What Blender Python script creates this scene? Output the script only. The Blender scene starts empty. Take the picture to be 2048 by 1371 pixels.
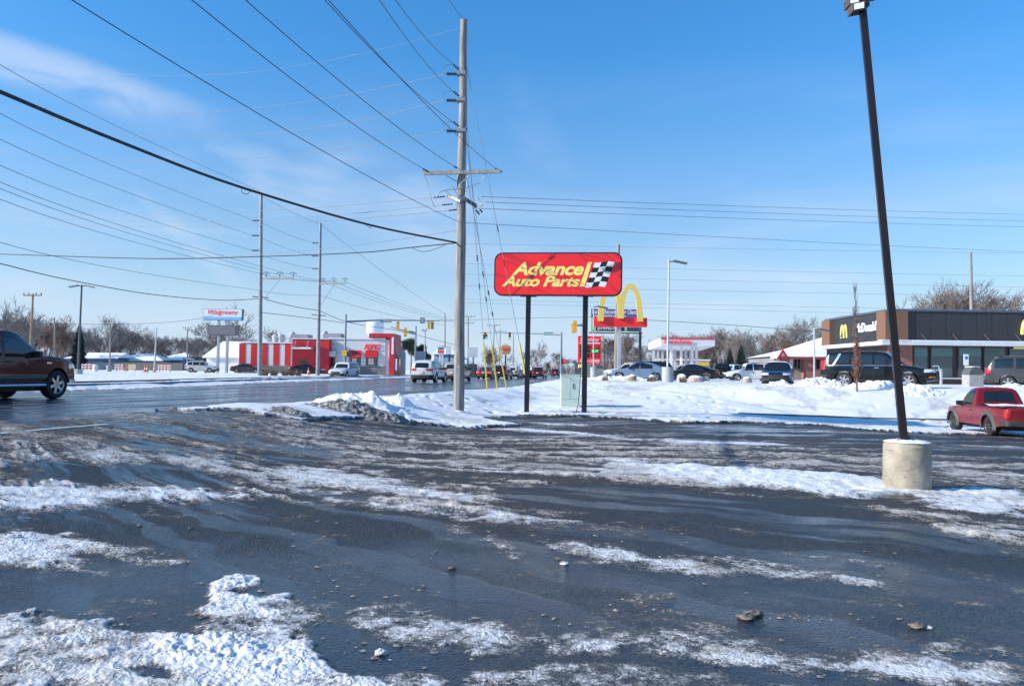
import bpy, math, random
import numpy as np
from mathutils import Matrix, Vector
R = math.radians
SC = bpy.context.scene
COL = SC.collection
# ------------------------------------------------------------------ camera
F = 1562.0; UC, VC = 1024.0, 685.5; PITCH = 2.08; ROLL = 0.0125; CAMZ = 1.65
cd = bpy.data.cameras.new('camera'); cam = bpy.data.objects.new('camera', cd); COL.objects.link(cam)
cd.sensor_width = 36.0; cd.sensor_fit = 'HORIZONTAL'; cd.lens = F / 2048.0 * 36.0
cd.clip_start = 0.1; cd.clip_end = 6000
RM = Matrix.Rotation(R(90 + PITCH), 3, 'X') @ Matrix.Rotation(ROLL, 3, 'Z')
cam.matrix_world = Matrix.Translation((0, 0, CAMZ)) @ RM.to_4x4()
SC.camera = cam
# ------------------------------------------------------------------ light
SUN_AZ = 14.0      # light travels towards (cos, sin) of this
SUN_EL = 25.0
w = bpy.data.worlds.new('World'); SC.world = w; w.use_nodes = True
nt = w.node_tree; nt.nodes.clear()
def wn(t, **k):
    n = nt.nodes.new(t)
    for a, b in k.items(): setattr(n, a, b)
    return n
out = wn('ShaderNodeOutputWorld'); bg = wn('ShaderNodeBackground'); bg.inputs[1].default_value = 0.105
sky = wn('ShaderNodeTexSky', sky_type='NISHITA', sun_disc=False)
sky.sun_elevation = R(SUN_EL); sky.sun_rotation = R(180 + 90 - SUN_AZ)
sky.air_density = 1.0; sky.dust_density = 0.35; sky.ozone_density = 1.0; sky.altitude = 200
# thin cirrus, placed by direction of view
tc = wn('ShaderNodeTexCoord'); sep = wn('ShaderNodeSeparateXYZ'); nt.links.new(tc.outputs['Generated'], sep.inputs[0])
def wm(op, a, b=None, c=None):
    n = wn('ShaderNodeMath', operation=op)
    for i, x in enumerate((a, b, c)):
        if x is None: continue
        if isinstance(x, (int, float)): n.inputs[i].default_value = x
        else: nt.links.new(x, n.inputs[i])
    return n.outputs[0]
def wmr(x, a, b, c=0.0, d=1.0):
    n = wn('ShaderNodeMapRange', interpolation_type='SMOOTHSTEP')
    nt.links.new(x, n.inputs[0])
    for i, q in enumerate((a, b, c, d)): n.inputs[i + 1].default_value = q
    return n.outputs[0]
az = wm('ARCTAN2', sep.outputs[0], sep.outputs[1])
el = wm('ARCSINE', sep.outputs[2])
comb = wn('ShaderNodeCombineXYZ'); nt.links.new(az, comb.inputs[0]); nt.links.new(el, comb.inputs[1])
def wnoise(scale, rot, sx, sy, det=5, loc=(0, 0, 0), dist=0.4):
    m = wn('ShaderNodeMapping'); m.inputs['Rotation'].default_value = (0, 0, R(rot)); m.inputs['Scale'].default_value = (sx, sy, 1)
    m.inputs['Location'].default_value = loc
    nt.links.new(comb.outputs[0], m.inputs[0])
    n = wn('ShaderNodeTexNoise'); n.inputs['Scale'].default_value = scale; n.inputs['Detail'].default_value = det; n.inputs['Distortion'].default_value = dist
    nt.links.new(m.outputs[0], n.inputs['Vector'])
    return n.outputs['Fac']
n1 = wnoise(3.0, -20, 1.0, 4.5, 6, (0.3, 0.1, 0)); n2 = wnoise(7.0, 24, 1.2, 3.5, 6, (2, 1, 0))
# low veils near the horizon, the streak at upper left, soft wisps at mid left
low = wm('MULTIPLY', wmr(el, 0.42, 0.03), wmr(n1, 0.42, 0.72))
def blob(a0, e0, ra, re, rot):
    c, s = math.cos(R(rot)), math.sin(R(rot))
    da = wm('SUBTRACT', az, a0); de = wm('SUBTRACT', el, e0)
    p = wm('ADD', wm('MULTIPLY', da, c), wm('MULTIPLY', de, s)); q = wm('SUBTRACT', wm('MULTIPLY', de, c), wm('MULTIPLY', da, s))
    d = wm('ADD', wm('POWER', wm('ABSOLUTE', wm('DIVIDE', p, ra)), 2.0), wm('POWER', wm('ABSOLUTE', wm('DIVIDE', q, re)), 2.0))
    return wmr(d, 1.0, 0.0)
b1 = wm('MULTIPLY', blob(-0.56, 0.315, 0.22, 0.034, -7), wmr(wnoise(6, 6, 1, 3.5), 0.28, 0.62))
b2 = wm('MULTIPLY', blob(-0.24, 0.225, 0.28, 0.07, -10), wmr(n2, 0.40, 0.80, 0, 0.30))
b3 = wm('MULTIPLY', blob(-0.38, 0.135, 0.12, 0.014, -42), wmr(n2, 0.3, 0.7, 0, 0.3))
b4 = wm('MULTIPLY', blob(0.12, 0.085, 0.35, 0.06, 0), wmr(n2, 0.38, 0.72, 0, 0.35))
b5 = wm('MULTIPLY', blob(0.03, 0.29, 0.13, 0.04, -62), wmr(n2, 0.35, 0.75, 0, 0.08))
cl = wm('ADD', wm('ADD', wm('MULTIPLY', low, 0.4), wm('MULTIPLY', b1, 0.5)), wm('ADD', wm('ADD', b2, b3), wm('ADD', b4, b5)))
cl = wm('MINIMUM', cl, 0.9)
mix = wn('ShaderNodeMixRGB'); mix.inputs[2].default_value = (5.0, 5.7, 6.9, 1)
tint = wn('ShaderNodeMixRGB', blend_type='MULTIPLY'); tint.inputs[0].default_value = 1; tm = wn('ShaderNodeMixRGB'); tm.inputs[1].default_value = (0.52, 0.80, 1.02, 1); tm.inputs[2].default_value = (0.38, 1.07, 1.60, 1)
nt.links.new(wmr(el, 0.02, 0.46), tm.inputs[0]); nt.links.new(tm.outputs[0], tint.inputs[2])
nt.links.new(sky.outputs[0], tint.inputs[1])
hs = wn('ShaderNodeMixRGB'); hs.inputs[2].default_value = (4.3, 5.15, 6.55, 1)     # the pale air low over the horizon
veil = wm('ADD', wmr(el, 0.15, -0.03, 0, 0.55), wmr(el, 0.40, 0.0, 0, 0.42)); nt.links.new(veil, hs.inputs[0]); nt.links.new(tint.outputs[0], hs.inputs[1])
nt.links.new(cl, mix.inputs[0]); nt.links.new(hs.outputs[0], mix.inputs[1])
nt.links.new(mix.outputs[0], bg.inputs[0]); nt.links.new(bg.outputs[0], out.inputs[0])
sl = bpy.data.lights.new('sun', 'SUN'); sl.energy = 4.6; sl.angle = R(0.53); sl.color = (1.0, 0.93, 0.83)
so = bpy.data.objects.new('sun', sl); COL.objects.link(so)
sdir = Vector((math.cos(R(SUN_AZ)) * math.cos(R(SUN_EL)), math.sin(R(SUN_AZ)) * math.cos(R(SUN_EL)), -math.sin(R(SUN_EL))))
so.rotation_euler = sdir.to_track_quat('-Z', 'Y').to_euler(); so.location = (-40, -20, 40)
SC.view_settings.view_transform = 'Standard'; SC.view_settings.look = 'None'; SC.view_settings.exposure = 0.50; SC.view_settings.gamma = 1
SC.render.engine = 'CYCLES'; SC.cycles.max_bounces = 6; SC.cycles.transparent_max_bounces = 8

# ------------------------------------------------------------------ placing helpers
def ray(u, v):
    return RM @ Vector(((u - UC) / F, -(v - VC) / F, -1.0))
def P(u, v, Y):
    d = ray(u, v); k = Y / d.y
    return Vector((d.x * k, Y, CAMZ + d.z * k))
def PX(u, Y): return P(u, 745, Y).x
def PZ(u, v, Y): return P(u, v, Y).z
def sstep(t): t = np.clip(t, 0, 1); return t * t * (3 - 2 * t)
# ------------------------------------------------------------------ terrain (base heights)
NE_Y = [-60, 0, 14.3, 23.5, 27, 35.8, 43, 55, 75, 120, 168, 600, 3000]
NE_X = [-30, -13.6, -9.3, -5.9, -5.0, -2.8, -0.8, 1.0, 3.0, 8.2, 13.6, 66, 370]
FE_Y = [-60, 0, 10, 20, 28, 37, 57, 65, 102, 200, 600, 3000]
FE_X = [-44, -25.5, -22.8, -20.2, -18.0, -16.6, -16.8, -16.2, -13.8, -4, 40, 330]
def xnear(y): return np.interp(y, NE_Y, NE_X)
def xfar(y): return np.interp(y, FE_Y, FE_X)
def zbase(x, y):
    x = np.asarray(x, float); y = np.asarray(y, float)
    low = -0.022 * np.clip(x - 4, 0, 18) - 0.015 * np.clip(y - 20, 0, 12) * sstep((x - 8) / 6)
    toe = np.interp(x, [-5, 0, 4, 8, 12, 40, 80], [31, 31, 30.5, 31.5, 32.6, 33, 33])
    crest = np.interp(x, [-5, 0, 4, 8, 12, 15, 40, 80], [60, 56, 52, 45, 40, 38.5, 37.5, 37.5])
    pl = sstep((y - toe) / (crest - toe))
    land = low + (1.0 - low) * pl
    d = xnear(y) - x
    W = np.interp(y, [5, 16, 24, 40], [8.5, 7.5, 4.5, 4.0])
    rd = sstep(1 + d / W)
    z = land * (1 - rd) + 0.65 * rd
    f = xfar(y) - x
    z = z + 0.16 * sstep(f / 1.6) + 0.05 * sstep((f - 6) / 20)
    return z
def zg(x, y): return float(zbase(x, y))
def G(u, v):
    d = ray(u, v); k = 1.5; last = 0
    while k < 900:
        p = Vector((0, 0, CAMZ)) + d * k
        if p.z <= zg(p.x, p.y):
            a, b = last, k
            for _ in range(18):
                m = (a + b) / 2; q = Vector((0, 0, CAMZ)) + d * m
                if q.z <= zg(q.x, q.y): b = m
                else: a = m
            return Vector((0, 0, CAMZ)) + d * b
        last = k; k *= 1.02
    return Vector((0, 0, CAMZ)) + d * 900
# ------------------------------------------------------------------ numpy noise
def _h(i, j, s):
    n = (i.astype(np.int64) * 374761393 + j.astype(np.int64) * 668265263 + s * 1442695041) & 0xffffffff
    n = ((n ^ (n >> 13)) * 1274126177) & 0xffffffff
    return ((n ^ (n >> 16)) & 0xffff) / 65535.0
def vn(x, y, s=0):
    i = np.floor(x); j = np.floor(y); fx = x - i; fy = y - j
    fx = fx * fx * (3 - 2 * fx); fy = fy * fy * (3 - 2 * fy)
    a = _h(i, j, s); b = _h(i + 1, j, s); c = _h(i, j + 1, s); d = _h(i + 1, j + 1, s)
    return (a * (1 - fx) + b * fx) * (1 - fy) + (c * (1 - fx) + d * fx) * fy
def fbm(x, y, o=4, s=0):
    t = 0; a = 0.5; n = 0
    for k in range(o):
        t = t + a * vn(x, y, s + k * 17); n += a; a *= 0.5; x = x * 2.03 + 5.1; y = y * 2.03 + 1.7
    return t / n
# ------------------------------------------------------------------ mesh builder
class MB:
    def __init__(s): s.v = []; s.f = []
    def add(s, vs, fs):
        n = len(s.v); s.v += [tuple(v) for v in vs]; s.f += [tuple(i + n for i in f) for f in fs]; return s
    def box(s, x0, y0, z0, x1, y1, z1):
        if x0 > x1: x0, x1 = x1, x0
        if y0 > y1: y0, y1 = y1, y0
        if z0 > z1: z0, z1 = z1, z0
        return s.add([(x0,y0,z0),(x1,y0,z0),(x1,y1,z0),(x0,y1,z0),(x0,y0,z1),(x1,y0,z1),(x1,y1,z1),(x0,y1,z1)],
              [(0,3,2,1),(4,5,6,7),(0,1,5,4),(1,2,6,5),(2,3,7,6),(3,0,4,7)])
    def obox(s, c, ax, ay, az):
        c = Vector(c); ax = Vector(ax); ay = Vector(ay); az = Vector(az)
        vs = [c + ax * i + ay * j + az * k for k in (-1, 1) for j in (-1, 1) for i in (-1, 1)]
        return s.add(vs, [(0,2,3,1),(4,5,7,6),(0,1,5,4),(2,6,7,3),(0,4,6,2),(1,3,7,5)])
    def cyl(s, p0, p1, r0, r1=None, n=10, cap=True):
        return s.tube([p0, p1], [r0, r0 if r1 is None else r1], n, cap)
    def tube(s, pts, rad, n=6, cap=True):
        pts = [Vector(p) for p in pts]
        if not isinstance(rad, (list, tuple)): rad = [rad] * len(pts)
        base = len(s.v); up = None
        for i, p in enumerate(pts):
            d = (pts[min(i + 1, len(pts) - 1)] - pts[max(i - 1, 0)])
            d = d.normalized() if d.length > 1e-9 else Vector((0, 0, 1))
            if up is None:
                t = Vector((0, 0, 1)) if abs(d.z) < 0.9 else Vector((1, 0, 0)); a = d.cross(t).normalized()
            else:
                a = (up - d * up.dot(d)); a = a.normalized() if a.length > 1e-6 else d.orthogonal().normalized()
            up = a; b = d.cross(a)
            for k in range(n):
                q = 2 * math.pi * k / n
                s.v.append(tuple(p + (a * math.cos(q) + b * math.sin(q)) * rad[i]))
        for i in range(len(pts) - 1):
            for k in range(n):
                k2 = (k + 1) % n
                s.f.append((base + i*n + k, base + i*n + k2, base + (i+1)*n + k2, base + (i+1)*n + k))
        if cap:
            s.f.append(tuple(base + k for k in range(n))[::-1]); e = base + (len(pts) - 1) * n
            s.f.append(tuple(e + k for k in range(n)))
        return s
    def lathe(s, prof, c=(0, 0, 0), axis='Z', n=24):
        base = len(s.v)
        for (r, h) in prof:
            for k in range(n):
                q = 2 * math.pi * k / n; a, b = r * math.cos(q), r * math.sin(q)
                p = (a, b, h) if axis == 'Z' else (a, h, -b) if axis == 'Y' else (h, a, b)
                s.v.append((c[0] + p[0], c[1] + p[1], c[2] + p[2]))
        for i in range(len(prof) - 1):
            for k in range(n):
                k2 = (k + 1) % n
                s.f.append((base + i*n + k, base + i*n + k2, base + (i+1)*n + k2, base + (i+1)*n + k))
        return s
    def prism(s, poly, o, ux, uy, uz):
        """poly in 2D (a, b): point = o + a*ux + b*uy, extruded by the vector uz"""
        o = Vector(o); ux = Vector(ux); uy = Vector(uy); uz = Vector(uz); n = len(poly)
        vs = [o + ux * a + uy * b for a, b in poly]; vs += [v + uz for v in vs]
        fs = [tuple(range(n))[::-1], tuple(range(n, 2 * n))] + [(i, (i + 1) % n, n + (i + 1) % n, n + i) for i in range(n)]
        return s.add(vs, fs)
    def grid(s, rows):
        n = len(rows[0]); base = len(s.v)
        for r in rows: s.v += [tuple(p) for p in r]
        for i in range(len(rows) - 1):
            for k in range(n - 1):
                s.f.append((base + i*n + k, base + i*n + k + 1, base + (i+1)*n + k + 1, base + (i+1)*n + k))
        return s
    def build(s, name, m, parent=None, org=None, smooth=False, kind=None):
        if org is None: org = ORG[0] if parent is not None else (0, 0, 0)
        vs = [(v[0] - org[0], v[1] - org[1], v[2] - org[2]) for v in s.v]
        me = bpy.data.meshes.new(name); me.from_pydata(vs, [], s.f); me.update()
        if smooth:
            me.polygons.foreach_set('use_smooth', [True] * len(me.polygons))
            if smooth != 'all': me.set_sharp_from_angle(angle=R(38))
        me.materials.append(m)
        o = bpy.data.objects.new(name, me); COL.objects.link(o)
        if parent is not None: o.parent = parent
        if kind: o['kind'] = kind
        return o
ORG = [(0, 0, 0)]
USED = {}
def thing(name, label, cat, loc=(0, 0, 0), rz=0.0, group=None):
    o = bpy.data.objects.new(name, None); o.empty_display_size = 0.3; COL.objects.link(o)
    o.location = loc; o.rotation_euler = (0, 0, rz); o['label'] = label; o['category'] = cat
    if group: o['group'] = group
    ORG[0] = tuple(loc) if rz == 0.0 else (0, 0, 0)
    return o
def tag(o, label, cat, group=None):
    o['label'] = label; o['category'] = cat
    if group: o['group'] = group
    return o
def centre(o):
    """move a single-mesh thing's origin to its base"""
    me = o.data; n = len(me.vertices); a = np.empty(n * 3, np.float32); me.vertices.foreach_get('co', a); a = a.reshape(-1, 3)
    c = np.array([(a[:, 0].min() + a[:, 0].max()) / 2, (a[:, 1].min() + a[:, 1].max()) / 2, a[:, 2].min()]); a -= c
    me.vertices.foreach_set('co', a.ravel()); o.location = tuple(float(q) for q in c); me.update(); return o
def copy_tree(o, parent=None):
    c = o.copy(); COL.objects.link(c); c.parent = parent
    for ch in list(o.children): copy_tree(ch, c)
    return c
# ------------------------------------------------------------------ materials
class NT:
    def __init__(s, name):
        s.m = bpy.data.materials.new(name); s.m.use_nodes = True; s.t = s.m.node_tree; s.t.nodes.clear()
        s.o = s.n('ShaderNodeOutputMaterial'); s.b = s.n('ShaderNodeBsdfPrincipled'); s.l(s.b.outputs[0], s.o.inputs[0])
    def n(s, t, **k):
        x = s.t.nodes.new(t)
        for a, b in k.items(): setattr(x, a, b)
        return x
    def l(s, a, b): s.t.links.new(a, b)
    def set(s, sock, val):
        if hasattr(val, 'is_linked') or hasattr(val, 'links'): s.l(val, sock)
        else:
            if isinstance(val, (tuple, list)) and len(val) == 3 and sock.type == 'RGBA': val = (*val, 1)
            sock.default_value = val
    def math(s, op, a, b=0.0, c=0.0, clamp=False):
        x = s.n('ShaderNodeMath', operation=op, use_clamp=clamp)
        for i, q in enumerate((a, b, c)): s.set(x.inputs[i], q)
        return x.outputs[0]
    def coord(s, kind='Object'):
        return s.n('ShaderNodeTexCoord').outputs[kind]
    def mapping(s, v, scale=(1, 1, 1), rot=(0, 0, 0), loc=(0, 0, 0)):
        x = s.n('ShaderNodeMapping'); x.inputs['Scale'].default_value = scale; x.inputs['Rotation'].default_value = rot; x.inputs['Location'].default_value = loc
        s.l(v, x.inputs[0]); return x.outputs[0]
    def noise(s, v, scale, det=4, rough=0.55, dist=0.0):
        x = s.n('ShaderNodeTexNoise'); x.inputs['Scale'].default_value = scale; x.inputs['Detail'].default_value = det
        x.inputs['Roughness'].default_value = rough; x.inputs['Distortion'].default_value = dist
        s.l(v, x.inputs['Vector']); return x.outputs['Fac']
    def mr(s, x, a, b, c=0.0, d=1.0, smooth=True):
        q = s.n('ShaderNodeMapRange', interpolation_type='SMOOTHSTEP' if smooth else 'LINEAR')
        s.set(q.inputs[0], x)
        for i, k in enumerate((a, b, c, d)): s.set(q.inputs[i + 1], k)
        return q.outputs[0]
    def mix(s, f, a, b):
        q = s.n('ShaderNodeMixRGB'); s.set(q.inputs[0], f); s.set(q.inputs[1], a); s.set(q.inputs[2], b); return q.outputs[0]
    def bump(s, h, strength=0.3, dist=0.02, nrm=None):
        q = s.n('ShaderNodeBump'); q.inputs['Strength'].default_value = strength; q.inputs['Distance'].default_value = dist
        s.l(h, q.inputs['Height'])
        if nrm is not None: s.l(nrm, q.inputs['Normal'])
        return q.outputs[0]
    def P(s, **k):
        for a, v in k.items(): s.set(s.b.inputs[a.replace('_', ' ')], v)
        return s
MATS = {}
def mat(name, col, rough=0.6, metal=0.0, var=0.12, scale=3.0, bump=0.0, bscale=40.0, coat=0.0, emit=0.0, dirt=None, spec=None):
    if name in MATS: return MATS[name]
    t = NT(name); v = t.coord(); n = t.noise(v, scale, 5)
    dark = tuple(c * (1 - var) for c in col); lite = tuple(min(1, c * (1 + var)) for c in col)
    c = t.mix(t.mr(n, 0.3, 0.7), dark, lite)
    if dirt:
        z = t.n('ShaderNodeSeparateXYZ'); t.l(v, z.inputs[0])
        h = t.math('ADD', z.outputs[2], t.math('MULTIPLY', t.noise(v, 2.5, 5), 0.6))
        c = t.mix(t.mr(h, dirt[0], dirt[1], dirt[2], 0.0), c, (0.23, 0.21, 0.19))
    r = t.mr(t.noise(v, scale * 2.3, 4), 0.3, 0.7, max(0.02, rough * 0.85), min(1, rough * 1.15))
    t.P(Base_Color=c, Roughness=r, Metallic=metal)
    if coat: t.P(Coat_Weight=coat, Coat_Roughness=0.04)
    if spec is not None: t.b.inputs['Specular IOR Level'].default_value = spec
    if bump: t.P(Normal=t.bump(t.noise(v, bscale, 4), bump, 0.01))
    if emit: t.P(Emission_Color=c, Emission_Strength=emit)
    MATS[name] = t.m
    return t.m
# ================================================================== GROUND
def build_ground():
    th = np.concatenate([np.arange(-180, -40, 4.0), np.arange(-40, -37, 0.5), np.arange(-37, 37, 0.105), np.arange(37, 40, 0.5), np.arange(40, 180, 4.0)])
    rr = [0.02, 0.6, 1.2, 1.8, 2.3, 2.7, 3.0, 3.25]
    while rr[-1] < 9: rr.append(rr[-1] * 1.0034)
    while rr[-1] < 45: rr.append(rr[-1] * 1.0052)
    while rr[-1] < 260: rr.append(rr[-1] * 1.018)
    while rr[-1] < 4500: rr.append(rr[-1] * 1.13)
    rr = np.array(rr); nth, nr = len(th), len(rr)
    T, Rr = np.meshgrid(np.radians(th), rr)
    x = (Rr * np.sin(T)).ravel(); y = (Rr * np.cos(T)).ravel(); rad = Rr.ravel()
    z = zbase(x, y)
    dn = xnear(y) - x; df = x - xfar(y)
    road = sstep((dn + 0.25) / 0.5) * sstep((df - 0.1) / 0.4)
    # lot outline (from the snow edge seen at the rim of the asphalt)
    LB = [(500,822),(560,838),(610,843),(650,838),(745,836),(790,840),(850,850),(900,854),(945,858),(1015,854),(1045,850),(962,836.5),(1044,831),(1145,833),(1250,838),(1367,846),(1503,846),(1640,851),(1718,858),(1815,866),(2048,871)]
    lb = [G(*q) for q in LB]
    lot_poly = [(p.x, p.y) for p in lb] + [(40, 26.3), (60, 20), (60, -60), (-40, -60), (-40, 8), (-9.6, 16)]
    front = rad < 120
    ix = np.where(front)[0]; fx, fy, fr = x[ix], y[ix], rad[ix]
    wx = (fbm(fx * 1.3, fy * 1.3, 3, 5) - .5); wy = (fbm(fx * 1.3, fy * 1.3, 3, 9) - .5)
    wx2 = (fbm(fx * 5, fy * 5, 3, 15) - .5); wy2 = (fbm(fx * 5, fy * 5, 3, 19) - .5)
    def sdf(poly, px, py):
        d = np.full(px.shape, 1e9); ins = np.zeros(px.shape, bool); n = len(poly)
        for i in range(n):
            ax, ay = poly[i]; bx, by = poly[(i + 1) % n]
            ex, ey = bx - ax, by - ay; qx, qy = px - ax, py - ay
            t = np.clip((qx * ex + qy * ey) / (ex * ex + ey * ey + 1e-12), 0, 1)
            d = np.minimum(d, (qx - ex * t) ** 2 + (qy - ey * t) ** 2)
            c = ((ay > py) != (by > py)) & (px < (bx - ax) * (py - ay) / ((by - ay) if abs(by - ay) > 1e-12 else 1e-12) + ax)
            ins ^= c
        d = np.sqrt(d); return np.where(ins, d, -d)
    def pm(pix, warp=0.1, soft=0.02, aniso=1.0):
        """soft mask of a pixel outline laid on the ground"""
        w = [G(*q) for q in pix]; w = [(p.x, p.y) for p in w]
        x0 = min(p[0] for p in w) - 3; x1 = max(p[0] for p in w) + 3; y0 = min(p[1] for p in w) - 4; y1 = max(p[1] for p in w) + 4
        sel = np.where((fx > x0) & (fx < x1) & (fy > y0) & (fy < y1))[0]
        m = np.zeros(fx.shape)
        k = fr[sel] * warp
        s = sdf(w, fx[sel] + wx[sel] * k + wx2[sel] * k * .5, fy[sel] + wy[sel] * k * 1.6 + wy2[sel] * k * .8)
        m[sel] = sstep(s / (soft * fr[sel] * 1.4) * .5 + .5)
        return m
    lotm = np.zeros(fx.shape)
    s = sdf(lot_poly, fx + wx * .35, fy + wy * .8 + wy2 * .3); lotm = sstep(s / .3 + .5)
    dens = np.ones(x.shape); dirt = np.zeros(x.shape); wet = np.zeros(x.shape); thick = np.ones(x.shape) * .09; lump = np.zeros(x.shape)
    D = dens[ix]; Dt = dirt[ix]; Th = thick[ix]; Lp = lump[ix]
    rdm = road[ix]
    D = D * (1 - lotm)
    # streaks running out of the driveway mouth
    cx, cy = -11.0, 16.5
    pr = np.hypot(fx - cx, fy - cy); ph = np.arctan2(fy - cy, fx - cx)
    iso = sstep((pr - 2.5) / 5); st = fbm(ph * 40 + wx * 1.6, pr * .30, 5, 31) * iso + fbm(fx * .9, fy * .5, 4, 131) * (1 - iso); st2 = fbm(ph * 110 + wx2 * 2.5, pr * .9, 4, 47) * iso + fbm(fx * 3, fy * 1.4, 4, 147) * (1 - iso); grain = fbm(fx * 9, fy * 9, 3, 3)
    mid = sstep((fr - 7.0) / 3.0) * lotm
    slush = np.clip((st - .5) * 1.9 + (st2 - .5) * .9 + .34, 0, 1) * mid * .8
    near = (1 - sstep((fr - 6.0) / 3)) * lotm
    slush += near * np.clip((fbm(fx * 2.2, fy * 3.2, 4, 77) - .66) * 3.0, 0, .5)
    slush = np.clip(slush, 0, .62) + mid * (.35 + .44 * (fbm(fx * 1.4, fy * .8, 4, 201) - .5)); D = np.maximum(D, slush * (1 - sstep((fr - 17) / 6) * .45)); Dt = np.where(lotm > .5, .55, Dt)
    mouth = np.exp(-(((fx + 7.3) / 3.2) ** 2 + ((fy - 15.0) / 3.2) ** 2))
    mo = np.clip(mouth * 1.6, 0, 1); Dt = np.maximum(Dt, mo); arcs = fbm(np.hypot(fx + 3.5, fy - 23) * 2.4 + wx * .8, np.arctan2(fy - 23, fx + 3.5) * 3.0, 3, 71); D = D * (1 - mo * .75) + mo * .75 * np.clip(.50 + (arcs - .5) * 1.0, 0, .62) * (1 - rdm * .5)
    def lay(pix, d, dr=0.0, t=.03, lu=0.0, warp=.05, soft=.022, mode='max'):
        nonlocal D, Dt, Th, Lp
        m = pm(pix, warp, soft)
        if mode == 'max': D = np.maximum(D, m * d)
        else: D = D * (1 - m) + m * d
        Dt = Dt * (1 - m) + m * dr; Th = Th * (1 - m) + m * t; Lp = Lp * (1 - m) + m * lu
    # clear patches first
    for q in ([(180,935),(330,925),(450,935),(560,965),(400,972),(250,968),(120,958)], [(0,935),(110,925),(190,940),(150,958),(0,962)],
              [(0,1035),(200,1012),(560,1000),(620,1010),(880,1040),(870,1085),(980,1120),(1150,1125),(1300,1150),(1480,1165),(1800,1225),(2000,1250),(1860,1265),(1500,1275),(1230,1262),(1000,1232),(640,1210),(380,1160),(375,1240),(0,1225)],
              [(620,975),(700,985),(740,1000),(620,1000)], [(1030,975),(1240,965),(1400,985),(1700,1010),(1900,1070),(2048,1110),(2048,1200),(1850,1110),(1500,1060),(1250,1040),(1030,1010)],
              [(1380,850),(1560,852),(1760,870),(2048,885),(2048,880),(1380,875)]):
        lay(q, .08, .5, .03, 0, mode='mix')
    D = np.maximum(D, near * np.clip((fbm(fx * 1.6, fy * 2.6, 4, 177) - .60) * 3.2, 0, .46) * lotm)
    D = np.maximum(D, mid * np.clip((st2 - .58) * 3, 0, .42) * .8)
    # patches
    lay([(-260,1250),(-100,1240),(60,1238),(140,1255),(160,1248),(290,1270),(380,1265),(372,1230),(378,1208),(430,1168),(480,1158),(530,1180),(600,1202),(640,1225),(660,1290),(690,1330),(760,1350),(900,1400),(400,1520),(-260,1450)], .96, .12, .035, 1, .07, .014)
    lay([(600,1200),(640,1220),(760,1213),(860,1228),(1000,1245),(1060,1262),(1100,1280),(1000,1298),(850,1287),(760,1296),(690,1280),(620,1290)], .80, .25, .012, .35, .06, .03)
    lay([(1090,1285),(1140,1272),(1240,1268),(1340,1272),(1440,1285),(1600,1305),(1800,1300),(1870,1278),(2060,1292),(2060,1400),(1800,1360),(1650,1345),(1500,1342),(1350,1325),(1130,1305)], .80, .15, .010, .25, .07, .03)
    lay([(640,1228),(900,1232),(1200,1258),(1500,1282),(1800,1292),(2060,1285),(2060,1335),(1700,1338),(1350,1318),(1000,1300),(760,1290)], .68, .25, .008, .2, .10, .05)
    lay([(900,1330),(1100,1318),(1300,1335),(1500,1352),(1700,1371),(1700,1420),(900,1420)], .52, .2, .008, .1)
    lay([(690,1335),(850,1338),(1000,1352),(1020,1400),(700,1400)], .75, .15, .03, .7)
    lay([(-150,1090),(80,1064),(170,1075),(260,1085),(290,1095),(250,1105),(370,1118),(340,1127),(150,1115),(165,1135),(205,1152),(130,1150),(60,1140),(-150,1120)], .88, .15, .03, .6, .05)
    lay([(-150,985),(20,968),(130,965),(190,972),(400,975),(450,978),(550,985),(565,994),(480,1001),(420,998),(320,1008),(230,1010),(140,1022),(-150,1040)], .86, .12, .045, .35, .035)
    lay([(25,1040),(60,1036),(100,1044),(60,1048)], .8, .2, .01)
    lay([(130,1032),(300,1024),(450,1022),(480,1030),(300,1036),(140,1038)], .45, .3, .01)
    lay([(0,922),(100,905),(250,893),(330,900),(450,922),(560,945),(640,985),(580,985),(500,968),(400,942),(300,925),(200,925),(60,928)], .78, .4, .03, .5, .05)
    lay([(540,930),(640,932),(720,945),(810,958),(870,975),(975,998),(930,1004),(850,998),(760,985),(690,968),(600,978),(560,985)], .84, .3, .025, .4, .035)
    lay([(600,965),(700,975),(800,990),(780,1000),(700,992),(600,985)], .66, .4, .02, .3)
    lay([(620,1002),(685,998),(805,1010),(942,1030),(993,1022),(1080,1030),(1190,1043),(1180,1048),(1080,1042),(960,1042),(890,1036),(771,1018),(650,1009)], .9, .3, .02, .4, .03)
    lay([(880,1035),(945,1035),(940,1070),(925,1085),(880,1070)], .62, .35, .02, .5)
    lay([(700,933),(760,937),(812,951),(760,950)], .7, .3, .02); lay([(925,928),(980,932),(1040,944),(990,945)], .85, .2, .02)
    lay([(800,905),(950,912),(1120,928),(1250,945),(1100,940),(930,924)], .68, .6, .015, .3, .03)
    lay([(1230,922),(1347,930),(1484,935),(1581,941),(1718,950),(1772,961),(1854,979),(1912,973),(2060,981),(2060,1000),(1912,993),(1800,986),(1757,989),(1718,999),(1581,982),(1484,972),(1367,961),(1289,953),(1180,945)], 1.0, .05, .09, .15, .03)
    lay([(1180,935),(1280,928),(1330,945),(1290,956),(1200,948)], .75, .45, .03, .3, .03)
    lay([(1780,998),(1900,1000),(2060,1008),(2060,1044),(1971,1034),(1880,1018)], .92, .12, .04, .3, .04)
    lay([(1900,1040),(2060,1060),(2060,1075),(1950,1055)], .5, .3, .02)
    lay([(945,857),(1060,856),(1181,864),(1270,877),(1270,881),(1180,873),(1060,865)], .93, .1, .02, .1, .02)
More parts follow.
